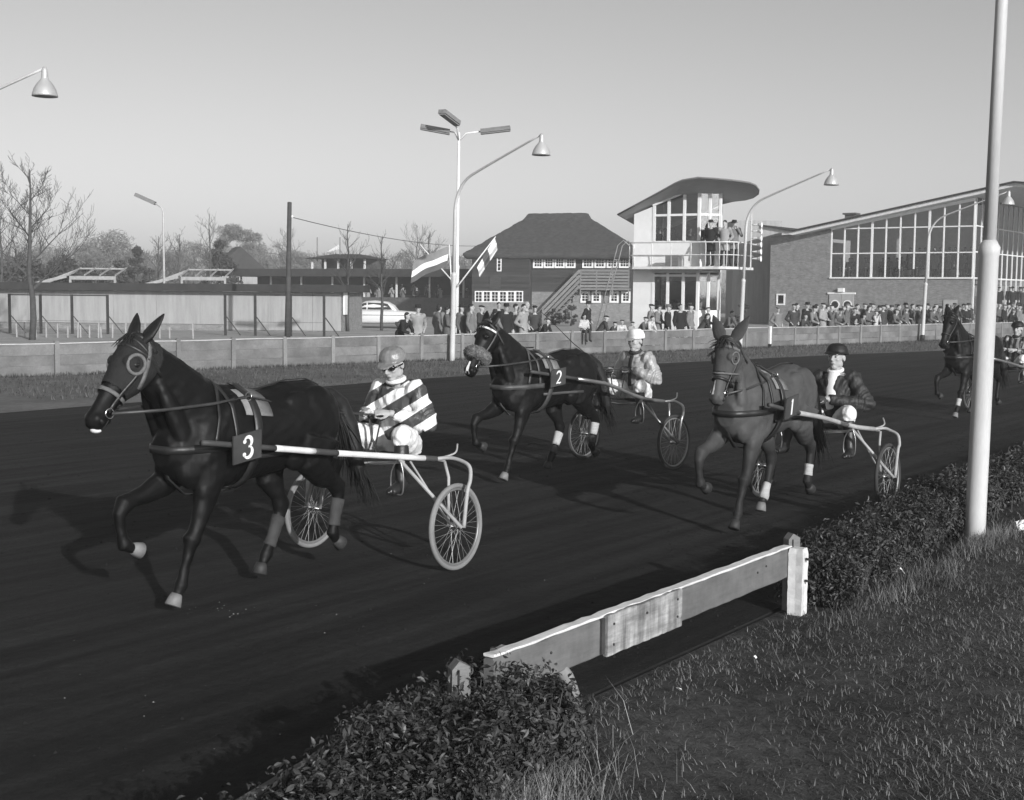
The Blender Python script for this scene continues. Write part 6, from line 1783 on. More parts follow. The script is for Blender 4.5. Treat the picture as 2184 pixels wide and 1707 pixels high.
def silk(name, fn=None, a=.08, b=.7, rough=.38):
    m, t, p = newmat(name)
    vec, raw = coords(t, (1, 1, 1), False)
    sep = t.nodes.new('ShaderNodeSeparateXYZ'); t.links.new(raw, sep.inputs[0])
    k = fn(t, sep.outputs) if fn else 0.0
    if fn:
        c = mth(t, 'ADD', a, mth(t, 'MULTIPLY', k, b - a))
    else:
        v = t.nodes.new('ShaderNodeValue'); v.outputs[0].default_value = a; c = v.outputs[0]
    c = mth(t, 'MULTIPLY', c, mrange(t, noise(t, raw, 14, 5), .3, .7, .82, 1.18))
    t.links.new(c, p.inputs['Base Color']); p.inputs['Roughness'].default_value = rough; p.inputs['Specular IOR Level'].default_value = .5
    mp = nd(t, 'ShaderNodeMapping'); mp.inputs['Scale'].default_value = (10, 10, 4); t.links.new(raw, mp.inputs[0])
    bp = nd(t, 'ShaderNodeBump'); bp.inputs['Strength'].default_value = .55; bp.inputs['Distance'].default_value = .02
    t.links.new(noise(t, mp.outputs[0], 3.5, 5, .55), bp.inputs['Height']); t.links.new(bp.outputs[0], p.inputs['Normal'])
    return m
def diag(t, o):
    f = mth(t, 'ADD', mth(t, 'ADD', o[2], mth(t, 'MULTIPLY', o[1], -.52)), mth(t, 'MULTIPLY', o[0], .35))
    f = mth(t, 'FRACT', mth(t, 'MULTIPLY', mth(t, 'ADD', f, 1.035), 5.0))
    return mth(t, 'GREATER_THAN', f, .52)
def vert(t, o):
    return mth(t, 'GREATER_THAN', mth(t, 'FRACT', mth(t, 'MULTIPLY', mth(t, 'ADD', o[1], 3.02), 9.0)), .55)
SILK3 = silk('banded_racing_silk', diag, .055, .74)
SILK2 = silk('grey_satin_jacket', None, .30, rough=.28)
SILK1 = silk('dark_velvet_jacket', None, .018, rough=.6)
SILK4 = silk('striped_racing_silk', vert, .03, .22)
BREECH = silk('white_breeches', None, .68, rough=.8)
CAP3 = silk('grey_satin_cap', None, .19, rough=.3)
CAPW = mat('white_cap', .78, .6, .04, 6, .05, 30)
CAPD = mat('dark_cap', .014, .55, .2, 6, .1, 30)
GLOVE = mat('dark_glove', .035, .7, .25, 12, .2, 40)

def rig(O, ang):
    t = R(ang); d = Vector((-math.sin(t), -math.cos(t), 0)); l = Vector((math.cos(t), -math.sin(t), 0))
    return Vector((*O, 0)), d, l, math.atan2(d.y, d.x)
def make_reins(label, X, rzh, hands, w_=.02):
    """from the bit rings through the terrets to the hands, one connected pair"""
    root = X['root']; Rz = Matrix.Rotation(rzh, 3, 'Z'); O = Vector(root.location)
    W = lambda p: O + Rz @ Vector(p)
    mb = MB()
    for s, hnd in ((1, hands[0]), (-1, hands[1])):
        b, t = W(X['bit%d' % s]), W(X['terret'][s])
        out = Rz @ Vector((0, s, 0))
        pts = [b + out * .02, b.lerp(t, .35) + out * .04 + Vector((0, 0, -.015)), b.lerp(t, .7) + out * .03 + Vector((0, 0, -.015)), t]
        m_ = 8
        for k in range(1, m_ + 1): pts.append(t.lerp(hnd, k / m_) + Vector((0, 0, -.03 * math.sin(math.pi * k / m_))))
        pts += [hnd + Vector((.0, 0, -.06)) + Rz @ Vector((-.03, 0, 0)), hnd + Vector((0, 0, -.2)) + Rz @ Vector((-.02, -s * .03, 0)), hnd + Vector((0, 0, -.33)) + Rz @ Vector((-.05, -s * .08, 0))]
        mb.band(pts, [out if k < 3 else (out * .5 + Vector((0, 0, .8))) for k in range(len(pts))], w_, .005)
    o = mb.build('reins', M['rein'], None, True)
    return tag(o, label, 'reins', 'driving reins')
M['rein'] = mat('rein_leather', .035, .45, .3, 12, .1, 40, .5)
# ------------------------------------------------------------------ the four teams
# team 3: the leader, black horse in a hood with ringed eye cups
O3, d3, l3, rz3 = rig((-1.06, 10.67), 33.9)
hc = O3 + d3 * 1.50
X3 = build_horse('black leading trotter with number 3, dark hood and white-ringed eye cup', hc, rz3, (.99, 1.79), (1.39, 1.26), coat_mat('black_horse_coat', .005, .0045, .42), .06, pale=('LF', 'RF'))
muzzle(X3, M['strap_white'])
ears(X3, M['hairmat'], .42, .225)
hood(X3, M['hood_cloth'], .55)
bridle(X3, M['leather'], M['trim'], M['leather']); eye_ring(X3, M['trim'], .058, .012); eyes(X3)
harness(X3, M['leather'], M['padcloth']); mane_tail(X3, 31)
for s in (-1, 1):
    pts = cast_line(X3, [X3['hp'](f, .02 + f * .22, 0) for f in (-.02, .1, .22, .34, .44)], (0, -s, 0), .016)
    if len(pts) > 2: mb = MB(); mb.band(pts, [(0, s, 0)] * len(pts), .03, .006); mb.build('hood_strap', M['trim'], X3['root'], True)
leg_wrap(X3, 'RH', 5.1, 6.9, M['bandage_dull'], 'leg_boot'); leg_wrap(X3, 'LH', 5.1, 6.9, M['bandage_dull'], 'leg_boot')
build_sulky('racing sulky with pale tyres, striped shafts and number plate 3', O3, rz3, M['tyre_pale'], M['tube_pale'], .755, True, 3, (1.90, .385, 1.13))
def eyeband(root, X, P):  # dark pieces over the eyes with a band round the head
    mb = MB()
    for s in (-1, 1): mb.ell((.082, s * .034, .132), (.026, .036, .030), None, 14, 8)
    mb.tube([(.075, .06, .128), (.0, .086, .13), (-.08, .06, .135), (-.105, 0, .137), (-.08, -.06, .135), (0, -.086, .13), (.075, -.06, .128)], .007, 6)
    mb.xf(X); mb.build('eyeband', M['eyeball'], root, True)
P3 = driver_pose(yaw=R(6), tilt=R(20), lean=.05)
D3, h3 = build_driver('driver in diagonally banded silks, grey cap and dark goggles on the leading sulky', O3, d3, rz3, (-.24, .85), P3, SILK3, BREECH, M['leather'], 'jockey', CAP3, None, M['cloth_white'], eyeband)
make_reins('black reins between the leading horse and its driver in banded silks', X3, rz3, h3)

# team 2: sheepskin noseband
O2, d2, l2, rz2 = rig((1.49, 16.74), 42.0)
hc = O2 + d2 * 1.66
X2 = build_horse('dark trotter with number 2 and a thick sheepskin noseband', hc, rz2, (.96, 1.78), (1.30, 1.22), coat_mat('dark_bay_coat', .0062, .005, .42), .05)
muzzle(X2, None)
ears(X2, M['hairmat'], .3, .17)
bridle(X2, M['leather_grey'], M['leather'], M['strap_white']); eyes(X2)
harness(X2, M['leather_grey'], M['padcloth']); mane_tail(X2, 47); check_rein(X2, M['leather'])
B = MB(); c = X2['hp'](.60, .02)
pts = [c + X2['n'] * .10 * math.cos(a) + Vector((0, .088 * math.sin(a), 0)) for a in [2 * math.pi * k / 20 for k in range(20)]]
B.tube(pts, [.062 + .006 * math.sin(k * 2.1) for k in range(20)], 12, closed=True)
me = remesh(B, 'sheepskin_noseband', .008, 2)
rn = np.random.default_rng(5)
co = np.array([v.co[:] for v in me.vertices]); no = np.array([v.normal[:] for v in me.vertices])
me.materials.append(M['fleece']); sn = link('sheepskin_noseband', me, X2['root'])
idx = rn.integers(0, len(co), 5000); base = co[idx]; nn = no[idx] + rn.normal(0, .45, (5000, 3)); nn /= np.linalg.norm(nn, axis=1)[:, None]
sd = np.cross(nn, rn.normal(size=(5000, 3))); sd /= np.linalg.norm(sd, axis=1)[:, None]
vs = np.stack([base - sd * .003, base + sd * .003, base + nn * rn.uniform(.012, .026, (5000, 1))], 1).reshape(-1, 3)
wm = bpy.data.meshes.new('wool'); wm.from_pydata(vs.tolist(), [], np.arange(15000).reshape(-1, 3).tolist())
tag(link('wool', wm, sn, M['fleece']), kind='stuff')
face_stripe(X2, .78, .99, .045, M['strap_white'], .012)
leg_wrap(X2, 'RH', 5.0, 5.9, M['bandage']); leg_wrap(X2, 'LH', 5.0, 5.9, M['bandage']); leg_wrap(X2, 'RH', 6.0, 7.1, M['bandage_dull'], 'leg_boot'); leg_wrap(X2, 'LH', 6.0, 7.2, M['bandage_dull'], 'leg_boot')
build_sulky('racing sulky with dark tyres, steel shafts and number plate 2', O2, rz2, M['tyre_dark'], M['tube_steel'], .715, False, 2, (1.88, .40, 1.22), 2.3, 1.30, .84)
P2 = driver_pose(yaw=R(2), tilt=R(3), lean=.06, hands=[(.24, .06, .40), (.34, -.22, .37)])
D2, h2 = build_driver('driver in grey satin jacket and white peaked cap', O2, d2, rz2, (-.20, .83), P2, SILK2, BREECH, M['leather'], 'baseball', CAPW, GLOVE, GLOVE)
pk = Vector(P2['chest'])
mb = MB(); mb.band([(pk.x + .158, .0, pk.z - .22), (pk.x + .165, .0, pk.z - .1), (pk.x + .166, 0, pk.z), (pk.x + .155, 0, pk.z + .08), (pk.x + .12, 0, pk.z + .16)], [(1, 0, 0)] * 5, .05, .008); mb.build('jacket_placket', GLOVE, D2, True)
make_reins('black reins between the sheepskin-nosed horse and its white-capped driver', X2, rz2, h2)
a = h2[1]; b = hit(1136, 650, O2, d2)
mb = MB(); mb.tube([a - (b - a).normalized() * .12, a.lerp(b, .45) + Vector((0, 0, -.04)), a.lerp(b, .8) + Vector((0, 0, .0)), b], [.008, .006, .004, .002], 6)
tag(mb.build('whip', M['leather'], None, True), 'long thin whip held up by the white-capped driver', 'whip')

# team 1: paler bay in a grey hood
O1, d1, l1, rz1 = rig((3.28, 13.72), 36.0)
hc = O1 + d1 * 1.46
X1 = build_horse('bay trotter with number 1 in a grey hood with covered ears', hc, rz1, (.80, 1.72), (1.02, 1.16), coat_mat('bay_coat', .064, .018, .5), .05, pale=('RH',))
muzzle(X1, None)
ears(X1, M['hood_grey'], .62, .27, .066, .02)
hood(X1, M['hood_grey'], .52)
bridle(X1, M['leather'], M['leather'], M['trim']); eye_ring(X1, M['trim'], .05, .007); eyes(X1)
harness(X1, M['leather'], M['padcloth']); mane_tail(X1, 59, True); check_rein(X1, M['leather'])
face_stripe(X1, .66, .88, .026, M['strap_white'], -.014)
strap(X1, 'hood_hem', M['trim'], .016, .006, X1['hp'](.50, .03), X1['n'] + X1['u'] * -.3, (0, 1, 0), n=30, off=.016, Rr=.19)
leg_wrap(X1, 'LH', 5.7, 6.9, M['bandage']); leg_wrap(X1, 'RH', 6.0, 8.6, M['bandage'], 'white_sock', .003)
build_sulky('racing sulky with dark tyres, pale shafts and number plate 1', O1, rz1, M['tyre_dark'], M['tube_grey'], .70, False, 1, (1.72, .39, 1.16), 2.1, 1.20, .82)
def shirt(root, X, P):
    B = MB(); ch, nk, pel = Vector(P['chest']), Vector(P['neck']), Vector(P['pelvis'])
    B.limb([(pel.x + .105, 0, pel.z + .10, .035, .06), (ch.x + .125, 0, ch.z, .035, .062), (nk.x + .085, 0, nk.z - .07, .04, .065), (nk.x + .045, 0, nk.z + .02, .045, .062)], n=14)
    me = remesh(B, 'shirt_front', .008, 2); me.materials.append(M['cloth_white']); link('shirt_front', me, root)
P1 = driver_pose(yaw=R(0), tilt=R(-4), lean=-.02, hands=[(.30, .02, .33), (.26, -.30, .36)], spread=.04)
D1, h1 = build_driver('driver in black jacket over white shirt with a black brimmed helmet', O1, d1, rz1, (-.26, .78), P1, SILK1, BREECH, M['leather'], 'helmet', CAPD, GLOVE, M['cloth_white'], shirt)
make_reins('black reins between the hooded bay and its driver in black', X1, rz1, h1)

# team 4: behind the near lamp post, coming almost straight on
O4, d4, l4, rz4 = rig((9.35, 24.7), 45.0)
hc = O4 + d4 * 1.5
X4 = build_horse('dark trotter half hidden behind the tall near lamp post', hc, rz4, (.88, 1.82), (1.16, 1.24), coat_mat('brown_horse_coat', .006, .005, .45), .05)
muzzle(X4, None)
ears(X4, M['hairmat'], .4, .19)
bridle(X4, M['leather']); eyes(X4); harness(X4, M['leather'], M['padcloth']); mane_tail(X4, 71); check_rein(X4, M['leather'])
leg_wrap(X4, 'LF', 6.4, 7.6, M['bandage'])
build_sulky('racing sulky at the right edge, behind the tall near lamp post', O4, rz4, M['tyre_dark'], M['tube_steel'], .72, False, 4, None, 2.2, 1.2, .84)
P4 = driver_pose(yaw=R(8), tilt=R(2), lean=-.06)
D4, h4 = build_driver('driver in vertically striped jacket and dark cap at the right edge', O4, d4, rz4, (-.26, .83), P4, SILK4, BREECH, M['leather'], 'jockey', CAPD, None, GLOVE)
make_reins('black reins of the team behind the tall near lamp post', X4, rz4, h4)
# ------------------------------------------------------------------ inside rail
rail = empty('rail', RAIL_A, math.atan2(RD.y, RD.x), 'weathered white board rail with a patched middle beside the hedge', 'rail')
RL = (RAIL_B - RAIL_A).length
def rough_board(L, h, t, seed, nseg=40, bev=.008):
    rn = random.Random(seed); mb = MB(); rs = []
    for i in range(nseg + 1):
        x = L * i / nseg; j = lambda s: rn.uniform(-s, s)
        zt, zb = h + j(.004), j(.003)
        rs.append([(x, -t / 2 + j(.001), zb + bev), (x, -t / 2 + bev, zb), (x, t / 2 - bev, zb), (x, t / 2 + j(.001), zb + bev), (x, t / 2, zt - bev), (x, t / 2 - bev + j(.003), zt), (x, -t / 2 + bev + j(.003), zt), (x, -t / 2, zt - bev + j(.003))])
    mb.rings(rs)
    return mb
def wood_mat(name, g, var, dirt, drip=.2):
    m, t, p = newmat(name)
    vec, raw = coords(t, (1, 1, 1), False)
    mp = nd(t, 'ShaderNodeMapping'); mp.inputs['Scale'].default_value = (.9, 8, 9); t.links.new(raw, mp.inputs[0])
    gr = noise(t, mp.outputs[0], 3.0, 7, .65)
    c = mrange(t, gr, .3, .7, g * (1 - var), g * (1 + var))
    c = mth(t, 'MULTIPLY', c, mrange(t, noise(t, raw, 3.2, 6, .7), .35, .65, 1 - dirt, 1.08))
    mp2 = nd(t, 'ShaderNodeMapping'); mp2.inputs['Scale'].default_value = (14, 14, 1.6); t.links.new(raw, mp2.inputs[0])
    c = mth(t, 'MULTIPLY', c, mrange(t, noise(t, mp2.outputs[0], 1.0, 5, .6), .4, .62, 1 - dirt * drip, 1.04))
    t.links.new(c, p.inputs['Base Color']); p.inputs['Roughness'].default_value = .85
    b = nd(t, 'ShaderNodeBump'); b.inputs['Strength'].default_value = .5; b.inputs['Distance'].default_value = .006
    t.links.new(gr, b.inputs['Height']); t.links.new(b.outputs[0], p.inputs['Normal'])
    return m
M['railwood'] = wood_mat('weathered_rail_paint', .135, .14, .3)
M['railtop'] = wood_mat('pale_rail_top', .68, .12, .2)  # top strip of the plank, much paler than its face
M['patch'] = wood_mat('peeling_plywood', .40, .4, .6, .9)
M['postpaint'] = wood_mat('post_whitewash', .68, .08, .25)
PZ0, PZ1 = .262, .475
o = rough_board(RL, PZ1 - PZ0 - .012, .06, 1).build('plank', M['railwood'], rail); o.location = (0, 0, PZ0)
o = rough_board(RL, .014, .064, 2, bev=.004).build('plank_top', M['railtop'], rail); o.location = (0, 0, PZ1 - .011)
# patch board nailed on the camera side
def along_rail(u, v):
    p = hit(u, v, RAIL_A + RN * .05, RN); return (p - RAIL_A).dot(RD), p.z
xa, _ = along_rail(1293, 1330); xb, _ = along_rail(1452, 1270)
o = rough_board(xb - xa, PZ1 - PZ0 + .01, .028, 3, 24, .004).build('patch_board', M['patch'], rail); o.location = (xa, -.047, PZ0 - .008)
mb = MB(); mb.box((xa - .016, -.037, (PZ0 + PZ1) / 2), (.03, .014, PZ1 - PZ0 - .02)); mb.build('dark_strip', M['dark_wood'], rail)  # dark strip stands in for the dark line beside the patch board
bd = MB().lathe([(.0, 0), (.007, 0), (.007, .006), (.004, .008)], n=10, M=Matrix.Rotation(R(90), 3, 'X')); bme_ = bd.mesh('bolt'); bme_.materials.append(M['iron'])
for x, z in ((xa + .06, PZ0 + .05), (xa + .06, PZ1 - .05), (xb - .06, PZ0 + .06), (xb - .06, PZ1 - .05), ((xa + xb) / 2, PZ1 - .06)):
    b = link('bolt', bme_, rail); b.location = (x, -.061, z)
for x, z in ((xa - .55, PZ0 + .07), (xa - .5, PZ1 - .09), (.42, PZ0 + .10), (RL - .55, PZ0 + .12), (RL - .42, PZ0 + .14)):
    b = link('bolt', bme_, rail); b.location = (x, -.030, z)
def post_mesh(w, h, seed):
    rn = random.Random(seed); mb = MB(); rs = []
    for i in range(14):
        z = h * i / 13; q = w / 2 - (.006 if i == 13 else 0)
        rs.append([(sx * (q - .008 * (1 - abs(c))) + rn.uniform(-.002, .002), sy * (q - .008 * (1 - abs(c))) + rn.uniform(-.002, .002), z) for sx, sy, c in ((-1, -1, 1), (0, -1.08, 0), (1, -1, 1), (1.08, 0, 0), (1, 1, 1), (0, 1.08, 0), (-1, 1, 1), (-1.08, 0, 0))])
    mb.rings(rs)
    return mb
for x in (RL - .02,):
    o = post_mesh(.102, .50, 4).build('post', M['postpaint'], rail); o.location = (x, -.086, -.03); o.rotation_euler = (0, 0, R(2))
    for z in (.40, .25):
        mb = MB(); mb.tube([(0, 0, 0), (.055, -.01, .0)], .009, 8); bo = mb.build('bolt', M['iron'], rail, True); bo.location = (x + .0, -.142, z); bo.rotation_euler = (0, 0, R(-90))
o = post_mesh(.11, .46, 5).build('post', M['postpaint'], rail); o.location = (.25, .09, -.02)
# low edging board along the track side of the near hedge
eb = empty('edging_board', RAIL_A - RD * 4.9 + RN * 1.08, math.atan2(RD.y, RD.x) + R(12.6), 'worn edging board along the track side of the near hedge', 'board')
o = rough_board(4.7, .05, .05, 8).build('board', M['railwood'], eb); o.location = (0, .30, .235)
for x in (.3, 2.4, 4.4):
    mb = MB(); mb.box((x, .30, .11), (.05, .05, .22)); mb.build('stake', M['mid_wood'], eb)
def wedge_stake(u, v, z, label):
    p = G(u, v, z); root = empty('stake', (p.x, p.y, 0), R(20), label, 'stake')
    mb = MB(); mb.prism([(-.045, -.03, 0), (.045, -.03, 0), (.045, -.03, z - .02), (-.01, -.03, z + .01), (-.045, -.03, z - .03)], (0, .07, 0)); mb.build('shaft', M['mid_wood'], root)
    mb = MB(); mb.box((-.014, -.031, z - .09), (.010, .006, .12)); mb.build('slot', M['black'], root)
wedge_stake(980, 1412, .47, 'small grooved wooden stake at the track edge by the near end of the rail')
wedge_stake(1690, 1140, .54, 'small wooden stake behind the white rail post')
# broken pale post lying by the near rail end
bp0, bp1 = G(1150, 1440, .22), G(1222, 1475, .14)
bp = empty('broken_post', (bp0.x, bp0.y, 0), 0, 'broken pale pipe lying across the end of the near hedge', 'post')
mb = MB(); mb.tube(spline([(0, 0, .27), (.12, -.03, .25), ((bp1 - bp0).x, (bp1 - bp0).y, .12)], 4), .038, 14, cap=False); mb.tube(spline([(0, 0, .27), (.12, -.03, .25), ((bp1 - bp0).x, (bp1 - bp0).y, .12)], 4), .032, 14, cap=False); mb.build('pipe', M['concrete_post'], bp, True)

# ------------------------------------------------------------------ hedges
def leaf_cloud(pos, nrm, size, rn, fold=.35):
    n = len(pos)
    nrm = nrm + rn.normal(0, .55, (n, 3)); nrm /= np.linalg.norm(nrm, axis=1)[:, None]
    u = np.cross(nrm, rn.normal(size=(n, 3))); u /= np.linalg.norm(u, axis=1)[:, None]
    v = np.cross(nrm, u)
    s = size * rn.uniform(.4, 1.35, (n, 1))
    w_ = s * rn.uniform(.36, .5, (n, 1))
    dz = nrm * s * fold
    a, tip = pos - u * s * .5, pos + u * s * .62 - dz * .4
    m1, m2 = pos - u * s * .08, pos + u * s * .28
    vs = np.stack([a, m1 + v * w_ * .5 + dz * .28, m2 + v * w_ * .42 + dz * .2, tip, m2 - v * w_ * .42 + dz * .2, m1 - v * w_ * .5 + dz * .28, (m1 + m2) / 2], 1).reshape(-1, 3)
    b = (np.arange(n) * 7)[:, None]
    fs = np.concatenate([b + np.array([[0, 6, 1]]), b + np.array([[1, 6, 2]]), b + np.array([[2, 6, 3]]), b + np.array([[3, 6, 4]]), b + np.array([[4, 6, 5]]), b + np.array([[5, 6, 0]])], 0)
    return vs, fs
def hedge(t0, t1, s0, s1, h, label, seed, n, leaf, name='hedge', skew=0.0):
    """along the rail line from t0 to t1, from offset s0 (track side) to s1"""
    rn = np.random.default_rng(seed)
    base = RAIL_A + RD * t0
    root = empty(name, (base.x, base.y, 0), math.atan2(RD.y, RD.x), label, 'hedge', 'clipped hedges along the inside of the track')
    L = t1 - t0
    root.rotation_euler.z -= 0
    # local x along, y = -offset
    top = rn.random(n) < .58
    x = rn.uniform(0, L, n)
    f = rn.random(n)
    ss = s0 + (s1 - s0) * f
    bumps = .04 * np.sin(x * 5.1 + seed) + .03 * np.sin(x * 11.3 + 2) + .03 * np.sin(ss * 9 + x * 3)
    hh = h + bumps - .22 * h * np.maximum(0, np.abs(f - .5) * 2 - .6) / .4
    z = np.where(top, hh - np.abs(rn.normal(0, .05, n)), rn.uniform(.08, 1, n) ** .75 * hh)
    side = np.where(rn.random(n) < .72, 1, 0)                          # mostly the camera side
    bul = .05 * np.sin(x * 6.3 + z * 7) + .04 * np.sin(x * 14 + 1)
    y_side = np.where(side == 1, -(s1 + bul - .10 * np.abs(rn.normal(0, 1, n)) - .12 * (1 - np.minimum(1, z / (.6 * h)))), -(s0 + np.abs(rn.normal(0, .05, n))))
    y = np.where(top, -ss, y_side)
    endm = rn.random(n) < .10                                        # end faces
    ex = np.where(rn.random(n) < .5, np.abs(rn.normal(0, .05, n)), L - np.abs(rn.normal(0, .05, n)))
    x = np.where(endm, ex, x); z = np.where(endm, rn.uniform(.1, 1, n) ** .8 * hh, z); y = np.where(endm, -ss, y)
    nr = np.stack([np.where(endm, np.sign(x - L / 2), 0.), np.where(top | endm, 0., np.where(side == 1, -1., 1.)), np.where(top, 1., .45)], 1)
    ns = int(L * 75)                                                 # young shoots standing out of the clipped top
    k_ = rn.integers(0, n, ns * 7)
    sh_x = np.repeat(rn.uniform(.02, L - .02, ns), 7); sh_s = np.repeat(s0 + (s1 - s0) * rn.uniform(.08, .96, ns), 7); sh_h = np.repeat(rn.uniform(.03, .11, ns), 7)
    fz = np.tile(np.arange(7) / 6., ns)
    x[k_], y[k_], z[k_] = sh_x + rn.normal(0, .008, ns * 7) + .03 * fz, -sh_s + rn.normal(0, .008, ns * 7), h - .05 + fz * (sh_h + .05)
    pos = np.stack([x, y - skew * (L - x), z], 1) + rn.normal(0, .010, (n, 3))
    vs, fs = leaf_cloud(pos, nr, leaf, rn)
    me = bpy.data.meshes.new('leaves'); me.from_pydata(vs.tolist(), [], fs.tolist())
    tag(link('leaves', me, root, M['leaf']), kind='stuff')
    mb = MB(); r2 = random.Random(seed)
    for k in range(int(L * 34)):
        px_ = r2.uniform(.03, L - .03); py_ = -(s0 + (s1 - s0) * r2.uniform(.12, .92)) - skew * (L - px_); a, b = r2.uniform(-.12, .12), r2.uniform(-.12, .12)
        mb.tube([(px_, py_, 0), (px_ + a * .4, py_ + b * .5, h * .4), (px_ + a, py_ + b, h * r2.uniform(.75, 1.04))], [.007, .005, .002], 4, cap=False)
    tag(link('stems', mb.mesh('stems', False, False), root, M['bark']), kind='stuff')
    # dense shaded heart of twigs and dead leaves
    n2 = int(n * .35)
    xx = rn.uniform(.05, L - .05, n2)
    pos = np.stack([xx, -skew * (L - xx) - (s0 + (s1 - s0) * rn.uniform(.1, .85, n2)), rn.uniform(.12, .85, n2) * h], 1)
    vs, fs = leaf_cloud(pos, rn.normal(size=(n2, 3)), leaf * 1.2, rn)
    me = bpy.data.meshes.new('inner_leaves'); me.from_pydata(vs.tolist(), [], fs.tolist()); tag(link('inner_leaves', me, root, M['leaf']), kind='stuff')
    return root
m, t, p = newmat('hedge_leaf')
vec, raw = coords(t, (1, 1, 1), False)
gi = nd(t, 'ShaderNodeNewGeometry')
c = mth(t, 'MULTIPLY', mrange(t, gi.outputs['Random Per Island'], 0, 1, .012, .062), mrange(t, noise(t, raw, 2.5, 4), .3, .7, .7, 1.3))
t.links.new(c, p.inputs['Base Color']); p.inputs['Roughness'].default_value = .48; p.inputs['Specular IOR Level'].default_value = .35
M['leaf'] = m
hedge(-4.2, .14, -.34, .50, .385, 'low leafy clipped hedge in the near left foreground', 3, 34000, .034, skew=.24)
hedge(RL + .16, RL + 3.35, -.40, .17, .40, 'leafy clipped hedge between the white rail post and the tall near lamp post', 4, 27000, .034, skew=.075)
hedge(RL + 3.4, RL + 12, -.42, .16, .42, 'leafy clipped hedge running off to the right beyond the tall near lamp post', 5, 26000, .044)

# ------------------------------------------------------------------ grass of the near verge
def blades(n, name, mt, hmin, hmax, wid, seed, tmax=11.0, smax=6.0, clump=None, lean=.6):
    rn = np.random.default_rng(seed)
    if clump is None:
        t_ = -3.6 + (tmax + 3.6) * rn.random(n) ** 1.35; s_ = .02 + smax * rn.random(n)
        keep = ~((s_ < .4) & ((t_ < .15) | (t_ > RL + .15))) | (rn.random(n) < .3)
        # worn, thin patch in front of the rail
        worn = np.exp(-(((t_ - 1.3) / 1.5) ** 2 + ((s_ - .75) / .6) ** 2)); keep &= rn.random(n) > worn * .8
        pat = .5 + .5 * np.sin(t_ * 2.3 + 1.1 * np.sin(s_ * 1.9)) * np.cos(s_ * 2.7 + t_); pat2 = .5 + .5 * np.sin(t_ * 7.1 + 2 * np.sin(s_ * 5.3)) * np.sin(s_ * 8.3 + 1.7 * np.sin(t_ * 4.1)); keep &= rn.random(n) < .25 + .75 * pat * .5 + .5 * pat2 ** 1.5
        t_, s_ = t_[keep], s_[keep]
    else:
        t_, s_ = clump[0] + rn.normal(0, clump[2], n), clump[1] + np.abs(rn.normal(0, clump[3], n))
    n = len(t_)
    xy = np.array([RAIL_A.x, RAIL_A.y]) + t_[:, None] * np.array([RD.x, RD.y]) + s_[:, None] * np.array([RN.x, RN.y])
    X_, Y_ = xy[:, 0], xy[:, 1]
    zz = (.03 * np.sin(X_ * 1.7 + Y_ * .6) * np.cos(Y_ * 1.3 - X_ * .4) + .012 * np.sin(5 * X_ + 3 * Y_) + .035) * np.minimum(1, (s_ + .05) / .5)
    b = np.stack([X_, Y_, zz], 1)
    a = rn.uniform(0, 2 * math.pi, n); h = rn.uniform(hmin, hmax, n) * (.7 + .6 * rn.random(n)); ln = rn.uniform(.1, lean, n) * h * 1.4
    d = np.stack([np.cos(a), np.sin(a), np.zeros(n)], 1); sd = np.stack([-np.sin(a), np.cos(a), np.zeros(n)], 1) * (wid * rn.uniform(.6, 1.3, n))[:, None]
    up = np.array([0, 0, 1.])
    mid = b + up * (h * .6)[:, None] + d * (ln * .35)[:, None]; tip = b + up * (h * .92)[:, None] + d * ln[:, None]
    vs = np.stack([b - sd, b + sd, mid + sd * .75, mid - sd * .75, tip], 1).reshape(-1, 3)
    k = (np.arange(n) * 5)[:, None]
    fs = np.concatenate([k + np.array([[0, 1, 2]]), k + np.array([[0, 2, 3]]), k + np.array([[3, 2, 4]])], 0)
    me = bpy.data.meshes.new(name); me.from_pydata(vs.tolist(), [], fs.tolist())
    return link(name, me, None, mt)
def blade_mat(name, a, b):
    m, t, p = newmat(name)
    gi = nd(t, 'ShaderNodeNewGeometry'); vec, raw = coords(t, (1, 1, 1), False)
    c = mth(t, 'MULTIPLY', mrange(t, gi.outputs['Random Per Island'], 0, 1, a, b), mrange(t, noise(t, raw, 1.2, 4), .3, .7, .65, 1.35))
    t.links.new(c, p.inputs['Base Color']); p.inputs['Roughness'].default_value = .7; p.inputs['Specular IOR Level'].default_value = .2
    return m
M['blade'] = blade_mat('grass_blade', .025, .19); M['straw'] = blade_mat('straw_blade', .08, .26)
tag(blades(210000, 'grass', M['blade'], .014, .045, .0024, 11, lean=1.8), 'short rough green grass of the near verge', 'grass', kind='stuff')
tag(blades(26000, 'dry_grass', M['straw'], .012, .04, .0016, 12, lean=1.9), 'dry straw blades lying in the grass of the near verge', 'grass', kind='stuff')
tag(blades(1500, 'tall_dry_grass', M['straw'], .10, .24, .0022, 13, clump=(-.75, .48, .32, .22), lean=1.2), 'clump of tall dry grass at the foot of the near hedge', 'grass', kind='stuff')
tag(blades(1100, 'hedge_foot_grass', M['blade'], .06, .15, .0022, 14, clump=(RL + 1.6, .36, 1.1, .12), lean=1.1), 'longer grass tufts at the foot of the hedge beyond the rail post', 'grass', kind='stuff')
tag(blades(900, 'lamp_foot_grass', M['straw'], .05, .13, .0018, 15, clump=(RL + 3.2, .34, .35, .12), lean=1.0), 'pale grass tufts round the foot of the tall near lamp post', 'grass', kind='stuff')
